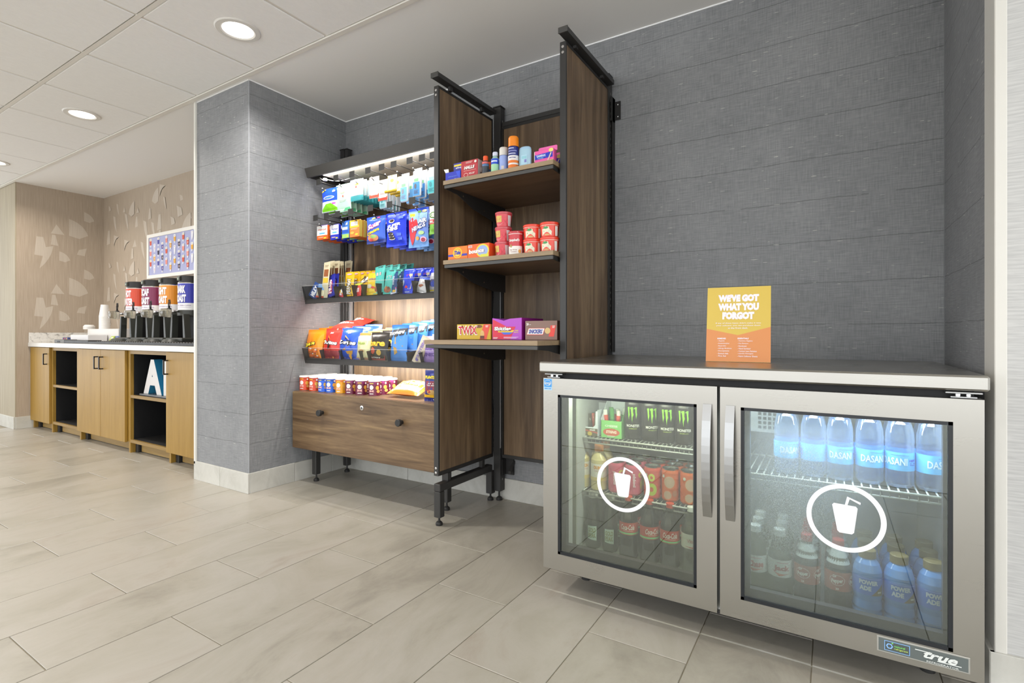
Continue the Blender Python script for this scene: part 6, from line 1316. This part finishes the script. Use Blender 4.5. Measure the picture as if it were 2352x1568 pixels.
def i_skit(ik, W, H): ik.poly([(-W * .49, H * .02), (W * .12, H * .02), (W * .3, H * .6), (-W * .0, H * .6), (-W * .49, H * .95)], P('#d8304a', 0.4)); ik.poly([(-W * .3, H * .34), (W * .2, H * .34), (W * .26, H * .44), (-W * .3, H * .42)], P('#e8c83a', 0.4)); ik.poly([(-W * .1, H * .24), (W * .1, H * .24), (W * .22, H * .34), (-W * .2, H * .34)], P('#4a6ad8', 0.4)); ik.text('Skittles', -W * .14, H * .5, W * .6, H * .2, P('#7a1a5a', 0.4), 0.10); ik.text('Skittles', -W * .14, H * .51, W * .58, H * .17, WPR, 0.06); ik.text('Wild', W * .33, H * .42, W * .12, H * .06, P('#e8cf5a', 0.4), 0.03); ik.text('Berry', W * .33, H * .34, W * .14, H * .06, P('#e8cf5a', 0.4), 0.03); ik.lines(W * .15, H * .1, W * .5, H * .08, 2, P('#ecd0ec', 0.4)); ik.lines(-W * .38, H * .08, W * .16, H * .08, 2, WPR)
display_box('candy_box', wpx(1130, 1197, Y3), hpx(1165, 731, 781, Y3), 0.20, '#b54fc4', 'purple and red open candy display box with white lettering', 1164, i_skit, '#8a2a9a', side='#9a1f8a', nick=0.012)
def i_snick(ik, W, H): ik.poly([(W * .24, H * .18), (W * .30, H * .76), (W * .47, H * .76), (W * .40, H * .18)], P('#e8483c', 0.4)); ik.poly([(-W * .46, H * .26), (-W * .39, H * .62), (W * .13, H * .62), (W * .07, H * .26)], P('#d8383a', 0.4)); ik.poly([(-W * .445, H * .29), (-W * .385, H * .60), (W * .115, H * .60), (W * .06, H * .29)], WPR); ik.text('SNICKERS', -W * .165, H * .445, W * .44, H * .22, P('#2a3a9a', 0.4), 0.05, 0.3); ik.ell(W * .21, H * .48, W * .09, H * .16, P('#d8b878', 0.4)); ik.text('24', -W * .42, H * .83, W * .07, H * .13, WPR, 0.05); ik.rect(-W * .37, H * .79, -W * .31, H * .81, WPR); ik.lines(W * .40, H * .68, W * .08, H * .14, 2, WPR)
display_box('candy_box', wpx(1206, 1279, Y3), hpx(1240, 736, 780, Y3), 0.20, '#8a6c60', 'brown open candy display box with a white and blue name panel', 1242.5, i_snick, '#5a3a2a', side='#6a5048')
t = thing('candy_box', 'magenta open candy display box standing behind the brown one', 'candy box'); m = MB(); MG = P('#8a1a82', 0.42)
m.box(-0.10, 0.10, 0, 0.0015, 0, 0.086, MG); m.box(-0.10, 0.10, 0.16, 0.1615, 0, 0.094, MG); m.box(0.0985, 0.10, 0, 0.16, 0, 0.086, MG); m.box(-0.10, -0.0985, 0, 0.16, 0, 0.086, MG); m.box(-0.10, 0.10, 0, 0.16, 0, 0.001, MG); m.build('carton', t); t.location = (-1.10, 2.19, SX3)

# ------------------------------------------------------------------ drinks in the fridge
def vessel(name, prof, ink=None, inkr=None, a0=0.2, cap=None, label=None, n=28):
    """prof: body outline (r, z, mat); cap: (r, z0, z1, colour); label: (r, z0, z1, colour)"""
    t = thing(name, '', 'bottle'); m = MB(); m.lathe(prof, n); m.build('body', t)
    if label:
        m = MB(); lm = P(label[3], 0.35) if isinstance(label[3], str) else label[3]; r = label[0] + 0.0006; m.lathe([(r, label[1], lm), (r, label[2], lm)], n, caps=False)
        if ink: ink(Ink(m, cylf(r, a0)), r, label[1], label[2])
        m.build('label', t)
    elif ink:
        m = t.children[0]; mb = MB(); ink(Ink(mb, cylf(inkr, a0), 0.0006), inkr, 0, 0); mb.build('print', t)
    if cap:
        c = P(cap[3], 0.4); m = MB(); m.lathe([(cap[0], cap[1], c), (cap[0], cap[2] - 0.002, c), (cap[0] * .93, cap[2], c), (0, cap[2], c)], 20, caps=False)
        m.build('cap', t)
    return t
def rowof(t, cat, labels, xs, ys, z, group, backs=1, dyb=0.075, rz=None, bl=None):
    for i, (x, y) in enumerate(zip(xs, ys)):
        o = t if i == 0 else copy_tree(t)
        o.location = (x, y, z); o.rotation_euler = (0, 0, rz[i] if rz else random.uniform(-0.3, 0.3)); tag(o, labels[i], cat, group)
        for b in range(1, backs + 1):
            c = copy_tree(o); c.location = (x + random.uniform(-0.001, 0.001), y + dyb * b, z); c.rotation_euler.z = random.uniform(-0.8, 0.8)
            tag(c, '%s, %s back behind the %s front one' % (bl, H_ORD[b], H_ORD[i]) if bl else labels[i] + ', ' + H_ORD[b] + ' back', cat, group)
LSH, MSH, BSH, RSH = 0.5332, 0.3252, 0.1045, 0.5148
def xat(px_, y): return at(px_, 1000, y).x
# energy cans
KB = P('#26231e', 0.3, 0.2, 0.6); AL = P('#c4c6c6', 0.25, 1.0)
def canprof(r, h, body): return [(r * .80, 0, AL), (r * .84, 0.004, body), (r, 0.011, body), (r, h - 0.014, body), (r * .93, h - 0.004, AL), (r * .94, h, AL), (r * .87, h, AL), (r * .85, h - 0.004, AL), (0.001, h - 0.005, AL)]
def i_claw(ik, r, a, b):
    G = P('#8ccc3a', 0.35)
    for k, (u, w_, L) in enumerate(((-0.017, 0.0042, 0.048), (-0.0045, 0.0055, 0.058), (0.0105, 0.0042, 0.045))):
        ik.poly([(u - w_, 0.128), (u + w_ * .8, 0.129), (u + w_ * .7, 0.110), (u + w_ * 1.1, 0.100), (u + w_ * .4, 0.090), (u + w_ * .25, 0.128 - L), (u - w_ * .3, 0.096), (u - w_ * .5, 0.112)], G)
    ik.poly([(-0.013, 0.124), (-0.006, 0.120), (-0.006, 0.126)], G); ik.poly([(0.0, 0.122), (0.007, 0.122), (0.007, 0.127)], G)
    ik.text('MONSTER', 0, 0.058, 0.050, 0.010, P('#d8d6d0', 0.35), 0.03); ik.text('ENERGY', 0, 0.047, 0.030, 0.0035, P('#a8b85a', 0.35), 0.02)
en = vessel('energy_can', canprof(0.031, 0.152, KB), i_claw, 0.031, 0.28)
ys = [1.938] * 4; xs = [xat(p, 1.938) for p in (1454, 1493, 1531, 1571)]
for k in range(1, 4): xs[k] = max(xs[k], xs[k - 1] + 0.0625)
rowof(en, 'drink can', ['tall black energy can with green claw marks, first from the left', 'tall black energy can with green claw marks, second from the left', 'tall black energy can with green claw marks, third from the left', 'tall black energy can with green claw marks, right end beside the door post'], xs, ys, LSH, 'tall black energy cans on the top fridge shelf', 2, 0.066, [0.05, 0.35, 0.1, 0.0], 'tall black energy can')
# cheese boxes
t = thing('snack_stick_box', 'brown open box of wrapped meat and cheese sticks with a white inside', 'snack box'); W, H, D = 0.118, 0.105, 0.14; m = MB(); BR = P('#5a5438', 0.4); WI = P('#dfe6ee', 0.5)
m.prism([(-W / 2, 0), (W / 2, 0), (W / 2, H * .95), (W / 2 - 0.008, H * .95), (W / 2 - 0.010, 0.045), (W / 2 - 0.02, 0.036), (-W / 2 + 0.02, 0.034), (-W / 2 + 0.011, 0.045), (-W / 2 + 0.012, H), (-W / 2, H)], 0, 0.0015, WI, 1)
m.box(-W / 2, W / 2, D, D + 0.0015, 0, H * 1.12, WI); m.box(-W / 2, -W / 2 + 0.0015, 0.0015, D, 0, H, WI); m.box(W / 2 - 0.0015, W / 2, 0.0015, D, 0, H, WI); m.box(-W / 2, W / 2, 0, D, 0, 0.001, BR)
ik = Ink(m, flat((0, 0, 0))); ik.rect(-W * .5, 0.0, W * .5, 0.031, BR); ik.poly([(-W * .3, 0.026), (W * .5, 0.012), (W * .5, 0.018), (-W * .3, 0.031)], P('#b8503a', 0.4)); ik.text('Cheese Snacks', -W * .16, 0.012, W * .5, 0.006, P('#b8a050', 0.4), 0.03); ik.ell(W * .22, 0.010, 0.010, 0.008, P('#c8b03a', 0.4)); ik.text('snack', W * .32, 0.026, W * .2, 0.008, WPR, 0.04); m.build('carton', t)
for k in range(7):
    m = MB(); x = -0.040 + 0.0133 * k; m.tube([(x, 0.03 + 0.012 * (k % 2), 0.006), (x + 0.001, 0.03, 0.082 + 0.003 * (k % 3))], 0.0065, P(['#8a8464', '#b0553e', '#6a6a50', '#a49a60', '#4f4c3c', '#b8523c', '#8c8668'][k], 0.25, coat=0.5), 8); m.build('snack_stick', t)
t.location = (xat(1341, 1.915), 1.915, LSH); t.rotation_euler = (0, 0, 0.0)
t = thing('string_cheese_box', 'green and white open box of string cheese', 'snack box'); W, H, D = 0.086, 0.068, 0.11; m = MB(); GR = P('#7cc46a', 0.4)
m.prism([(-W / 2, 0), (W / 2, 0), (W / 2, H), (-W / 2, H)], 0, 0.0012, GR, 1)
m.prism([(0, 0), (D, 0), (D, 0.14), (D * .6, 0.14), (0, H)], W / 2 - 0.0012, W / 2, GR, 0); m.prism([(0, 0), (D, 0), (D, 0.14), (D * .6, 0.14), (0, H)], -W / 2, -W / 2 + 0.0012, WI, 0); m.box(-W / 2, W / 2, D, D + 0.0012, 0, 0.145, WI); m.box(-W / 2, W / 2, 0, D, 0, 0.001, GR)
ik = Ink(m, flat((0, 0, 0))); ik.ell(0, H * .34, W * .40, H * .22, P('#c4583c', 0.4)); ik.text('STRING', 0, H * .36, W * .5, H * .16, P('#f0dcc8', 0.4), 0.05, 0.1); ik.text('CHEESE', 0, H * .7, W * .6, H * .12, P('#e4f0dc', 0.4), 0.03); ik.lines(0, H * .12, W * .4, H * .08, 2, P('#e4f0dc', 0.4)); m.build('carton', t)
for k in range(6):
    m = MB(); x = -0.03 + 0.024 * (k % 3); yy = 0.03 + 0.035 * (k // 3); m.tube([(x, yy, 0.004), (x + 0.004 * (k - 2), yy + 0.004, 0.105 + 0.006 * (k % 2))], 0.0085, P(['#e6e8e2', '#4f9a4a', '#e8e4dc', '#5aa052', '#dce4d8', '#cfd8cc'][k], 0.3, coat=0.4), 8)
    m.tube([(x, yy - 0.001, 0.060), (x + 0.002 * (k - 2), yy + 0.001, 0.085)], 0.0088, P('#d0402c' if k % 2 == 0 else '#3f8a3e', 0.3), 8); m.build('cheese_stick', t)
t.location = (xat(1404, 1.915), 1.915, LSH)
# coffee bottles
CO = P('#d8c890', 0.2, coat=0.5)
cb_ = vessel('coffee_bottle', [(0.028, 0, CO), (0.032, 0.004, CO), (0.032, 0.118, CO), (0.027, 0.130, CO), (0.0175, 0.148, CO), (0.0165, 0.152, CO)], lambda ik, r, a, b: (ik.text('DUNKIN', 0, b - 0.014, 0.050, 0.014, P('#e8a040', 0.35), 0.06), ik.text('ICED COFFEE', 0, b - 0.027, 0.044, 0.006, P('#c8a0a0', 0.35), 0.02), ik.rect(-r * 1.5, a, r * 1.5, a + 0.014, P('#e0c878', 0.35), 12), ik.lines(0, a + 0.022, 0.04, 0.006, 2, P('#e0a8b0', 0.35))), None, 0.2, (0.018, 0.150, 0.178, '#e8944a'), (0.032, 0.038, 0.104, '#e6e2d8'))
rowof(cb_, 'bottle', ['iced coffee bottle with an orange cap at the far left of its shelf', 'iced coffee bottle with an orange cap beside the pink cans'], [xat(1337, 1.93), xat(1376, 1.93)], [1.93, 1.93], MSH, 'iced coffee bottles', 1, 0.07)
def sodacan(name, col, ink, cat_label, pxs, y, labels, grp, backs, rz=None, r=0.0315, h=0.122):
    v = vessel(name, canprof(r, h, P(col, 0.28, 0.15, 0.6)), ink, r, 0.28)
    xs = [xat(p, y) for p in pxs]
    for k in range(1, len(xs)): xs[k] = max(xs[k], xs[k - 1] + 2 * r + 0.0008)
    rowof(v, 'drink can', labels, xs, [y] * len(xs), MSH, grp, backs, 2 * r + 0.002, rz, cat_label); return xs
i_pop = lambda ik, r, a, b: (ik.text('poppi', -0.012, 0.062, 0.050, 0.013, P('#f2dce4', 0.35), 0.04, 0, math.pi / 2), ik.ell(0.016, 0.082, 0.012, 0.011, P('#d8d04a', 0.35)), ik.ell(0.016, 0.082, 0.005, 0.005, P('#d86a7a', 0.35)), ik.ell(0.02, 0.045, 0.008, 0.018, P('#c8c84a', 0.35)))
xs1 = sodacan('pink_can', '#d85a78', i_pop, 'pink soda can', [1416, 1455], 1.925, ['pink soda can left of the drink decal on the middle fridge shelf', 'pink soda can right of the first one on the middle fridge shelf'], 'pink soda cans', 2, [0.2, 0.5])
i_ring = lambda ik, r, a, b: (ik.ell(0.004, 0.040, 0.019, 0.023, P('#b8cc3a', 0.35), 20), ik.ell(0.004, 0.040, 0.007, 0.009, P('#c85a3a', 0.35), 16), ik.ell(0.004, 0.084, 0.012, 0.014, P('#c8d44a', 0.35), 20), ik.ell(0.004, 0.084, 0.005, 0.006, P('#c85a3a', 0.35), 16), ik.ell(-0.016, 0.092, 0.005, 0.006, P('#b8c8b8', 0.35)))
xs2 = sodacan('red_can', '#d8503c', i_ring, 'red can with green rings', [1499], 1.925, ['red can with yellow-green rings on the middle fridge shelf'], 'red cans', 2)
i_or = lambda ik, r, a, b: (ik.ell(0.0, 0.075, 0.021, 0.024, P('#e0783a', 0.35), 24), ik.ell(0.0, 0.076, 0.019, 0.021, P('#c8a890', 0.35), 24), ik.ell(-0.006, 0.028, 0.016, 0.018, P('#e0783a', 0.35), 20), ik.ell(-0.006, 0.029, 0.014, 0.015, P('#c8a890', 0.35), 20), ik.ell(0.020, 0.036, 0.009, 0.012, P('#b8785a', 0.35)), ik.ell(-0.022, 0.096, 0.005, 0.006, P('#c8d0c8', 0.35)))
xs3 = sodacan('orange_can', '#d8652c', i_or, 'orange can with peach circles', [1540, 1583], 1.925, ['orange can with peach circles beside the red can', 'orange can with peach circles at the door post'], 'orange cans', 2)
# bottom left
CLR = plastic('tea_bottle', '#c4ceb6', 0.06, tl_=0.25); GRB = P('#7f9070', 0.12, coat=0.7)
tea = vessel('tea_bottle', [(0.026, 0, CLR), (0.029, 0.006, CLR), (0.029, 0.10, CLR), (0.025, 0.115, CLR), (0.0155, 0.165, CLR), (0.0145, 0.196, CLR)], lambda ik, r, a, b: (ik.poly([(-0.018, a + 0.004), (0.018, a - 0.002), (0.018, b - 0.001), (-0.018, b - 0.001)], P('#b8d0c4', 0.4)), ik.text('GOLD', 0, b - 0.017, 0.030, 0.018, P('#8a9058', 0.4), 0.04), ik.text('PEAK', 0, b - 0.037, 0.030, 0.018, P('#8a9058', 0.4), 0.04), ik.rect(-0.016, a + 0.010, 0.016, a + 0.012, P('#5a8a6a', 0.4), 3)), None, 0.15, (0.0185, 0.194, 0.216, '#dfe0d6'), (0.029, 0.035, 0.09, plastic('tea_label_film', '#9fb890', 0.04)))
rowof(tea, 'bottle', ['clear tea bottle with a white cap, first from the left in the fridge bottom', 'clear tea bottle with a white cap, second from the left in the fridge bottom', 'clear tea bottle with a white cap, third from the left in the fridge bottom'], [xat(p, 1.90) for p in (1326, 1363, 1401)], [1.90] * 3, BSH, 'clear tea bottles', 1, 0.075, [0.0, 0.05, 0.1], 'clear tea bottle')
def pet(r, h, body): return [(r * .86, 0, body), (r, 0.008, body), (r, h * .22, body), (r * .93, h * .34, body), (r * .96, h * .42, body), (r, h * .56, body), (r * .97, h * .66, body), (r * .72, h * .78, body), (r * .42, h * .88, body), (r * .38, h * .95, body)]
COLA = plastic('cola_bottle', '#9a9d86', 0.07, tl_=0.25); CLR2 = plastic('clear_bottle', '#cdd3c0', 0.07, tl_=0.25)
r, h = 0.0345, 0.226
i_coke = lambda ik, r, a, b: (ik.text('Coca-Cola', 0, (a + b) / 2 + 0.006, 0.052, 0.020, P('#ece0d8', 0.4), 0.03, 0.35, 0.03), ik.rect(-r * 1.5, a + 0.003, r * 1.5, a + 0.009, P('#8ad88a', 0.4), 14), ik.rect(-0.016, a + 0.014, 0.020, a + 0.0165, P('#e8a898', 0.4), 4))
ck = vessel('cola_bottle', pet(r, h, COLA), i_coke, None, 0.2, (0.0145, h * .93, h, '#cc4a2c'), (r * 1.0, h * .40, h * .60, '#c8452c'))
rowof(ck, 'bottle', ['cola bottle with a red label, first of three under the drink decal', 'cola bottle with a red label, middle of the three', 'cola bottle with a red label, rightmost of the three'], [xat(p, 1.885) for p in (1444, 1492, 1539)], [1.885] * 3, BSH, 'cola bottles', 1, 0.078, [0.0, 0.4, 0.05], 'cola bottle')
i_milk = lambda ik, r, a, b: (ik.text('Vitality', 0, (a + b) / 2, 0.044, 0.016, P('#b88a80', 0.4), 0.04), ik.poly([(-0.03, a + 0.008), (0, a + 0.002), (0.03, a + 0.01), (0, a + 0.007)], P('#b85a48', 0.4)))
put_ = vessel('juice_bottle', pet(0.0345, 0.226, CLR2), i_milk, None, 0.2, (0.0145, 0.210, 0.226, '#e6e8e0'), (0.0345, 0.088, 0.138, '#c9ccc0'))
rowof(put_, 'bottle', ['clear bottle with a pale label at the right end of the left compartment'], [xat(1588, 1.885)], [1.885], BSH, 'pale label bottles', 1, 0.078)
# water bottles on the right
WB = plastic('water_bottle', '#e4f0fd', 0.10, 0.05, 0.30)
r = 0.0342
wat = [(r * .8, 0, WB), (r, 0.010, WB), (r * .97, 0.03, WB), (r, 0.05, WB), (r, 0.10, WB), (r * .97, 0.106, WB), (r, 0.112, WB), (r * .97, 0.118, WB), (r, 0.126, WB), (r * .96, 0.15, WB), (r * .80, 0.175, WB), (r * .5, 0.192, WB), (r * .40, 0.200, WB)]
def i_das(ik, r, a, b):
    Wl = P('#dcecf6', 0.35); ik.text('DASANI', -0.004, (a + b) / 2, 0.062, 0.020, Wl, 0.02); ik.text('100%', 0.042, (a + b) / 2 + 0.004, 0.020, 0.007, P('#2038b8', 0.35), 0.05); ik.lines(0.042, (a + b) / 2 - 0.006, 0.018, 0.008, 2, P('#2038b8', 0.35)); ik.rect(-0.012, b - 0.008, 0.03, b - 0.007, P('#2038a8', 0.35), 5)
wb = vessel('water_bottle', wat, i_das, None, 0.1, (0.0145, 0.198, 0.213, '#3a78d8'), (r, 0.048, 0.098, '#5db4ee'))
pxw = [1806, 1868, 1929, 1997, 2066, 2139]; yw = 1.805; xs = [xat(p, yw) for p in pxw]
rowof(wb, 'bottle', ['blue labelled water bottle, first from the left', 'blue labelled water bottle, second from the left', 'blue labelled water bottle, third from the left', 'blue labelled water bottle, fourth from the left', 'blue labelled water bottle, fifth from the left', 'blue labelled water bottle at the door edge'], xs, [yw] * 6, RSH, 'water bottles on the wire shelf', 1, 0.071, [0.5, -2.4, 0.1, 0.25, -0.45, 0.55], 'blue labelled water bottle')
# bottom right
def jb(word, colr):
    i_ = lambda ik, r, a, b: (ik.text(word, 0, (a + b) / 2, 0.046, 0.020, P(colr, 0.4), 0.05), ik.poly([(-0.028, (a + b) / 2 - 0.006), (-0.01, a + 0.009), (0.024, a + 0.013), (-0.008, a + 0.004)], P('#c8683c', 0.4)), ik.rect(-0.014, b - 0.009, 0.018, b - 0.007, P('#c87a70', 0.4), 3))
    return vessel('juice_bottle', pet(0.0335, 0.232, CLR2), i_, None, 0.15, (0.0165, 0.212, 0.232, '#d6dcd8'), (0.0335, 0.094, 0.146, '#cfd4cc'))
rowof(jb('Chase', '#b0503c'), 'bottle', ['white capped bottle with a white label at the lower left of the right door'], [xat(1735, 1.80)], [1.80], BSH, 'white capped bottles', 2, 0.073, [0.0], 'white capped bottle of the first row')
rowof(jb('Jack', '#a84432'), 'bottle', ['white capped bottle with a white label, second from the left behind the right door'], [xat(1791, 1.80)], [1.80], BSH, 'white capped bottles', 2, 0.073, [0.1], 'white capped bottle of the second row')
DPB = plastic('pepper_bottle', '#a59f88', 0.07, tl_=0.25)
i_dp = lambda ik, r, a, b: [(ik.ell(u, (a + b) / 2 + 0.004, 0.0175, 0.013, P('#a8503c', 0.4)), ik.text('Dr', u - 0.006, b - 0.012, 0.010, 0.008, WPR, 0.04, 0.2, 0.15), ik.text('Pepper', u, (a + b) / 2 + 0.001, 0.030, 0.015, P('#e4dcd0', 0.4), 0.05, 0.15, 0.15), ik.ring(u, (a + b) / 2 + 0.004, 0.019, 0.015, 0.001, P('#e4dcd0', 0.4), 24), ik.text('23', u, a + 0.007, 0.008, 0.006, P('#e4dcd0', 0.4), 0.04)) for u in (-0.022, 0.026)]
dp = vessel('pepper_bottle', pet(0.0345, 0.232, DPB), i_dp, None, 0.25, (0.0155, 0.212, 0.232, '#c8433c'), (0.0345, 0.092, 0.146, '#a85a44'))
mcol = MB(); CC = P('#c4ccc8', 0.2, coat=0.5); mcol.lathe([(0.030, 0.166, CC), (0.016, 0.205, CC)], 24, caps=False); mcol.build('collar', dp, loc=(0, 0, 0))
rowof(dp, 'bottle', ['red capped soda bottle with a rust red label, beside the white capped ones', 'red capped soda bottle with a rust red label, beside the blue sports drinks'], [xat(1853, 1.80), xat(1925, 1.80)], [1.80] * 2, BSH, 'red capped soda bottles', 2, 0.073, [0.1, 0.3], 'red capped soda bottle')
PB = P('#5b8cc8', 0.14, coat=0.7)
r = 0.0365
pprof = [(r * .84, 0, PB), (r, 0.012, PB), (r, 0.05, PB), (r * .93, 0.056, PB), (r, 0.064, PB), (r * .94, 0.085, PB), (r, 0.098, PB), (r, 0.105, PB), (r, 0.150, PB), (r * .97, 0.165, PB), (r * .80, 0.185, PB), (r * .55, 0.198, PB), (r * .5, 0.204, PB)]
i_pw = lambda ik, r, a, b: (ik.poly([(0.002, a), (0.034, a), (0.034, b - 0.016), (0.022, b - 0.028)], P('#6a6440', 0.4)), ik.text('POWER', -0.004, b - 0.013, 0.046, 0.013, P('#c8d4dc', 0.4), 0.06), ik.text('ADE', -0.012, b - 0.029, 0.028, 0.013, P('#c8d4dc', 0.4), 0.06), ik.rect(0.018, a + 0.008, 0.028, a + 0.012, P('#c8c8b8', 0.4), 2), ik.rect(-0.03, b - 0.003, 0.03, b - 0.001, P('#7aa0e8', 0.4), 8))
pw = vessel('sports_bottle', pprof, i_pw, None, 0.05, (0.0215, 0.200, 0.222, '#7d7048'), (r, 0.104, 0.152, '#4a78cc'))
rowof(pw, 'bottle', ['blue sports drink bottle with a tan cap, left of three', 'blue sports drink bottle with a tan cap, middle of three', 'blue sports drink bottle with a tan cap, nearest the door hinge'], [xat(1992, 1.79), xat(2065, 1.79), xat(2143, 1.79)], [1.79] * 3, BSH, 'blue sports drink bottles', 2, 0.078, [0.1, 0.1, 0.15], 'blue sports drink bottle')
bpy.data.scenes.remove(_tmp)
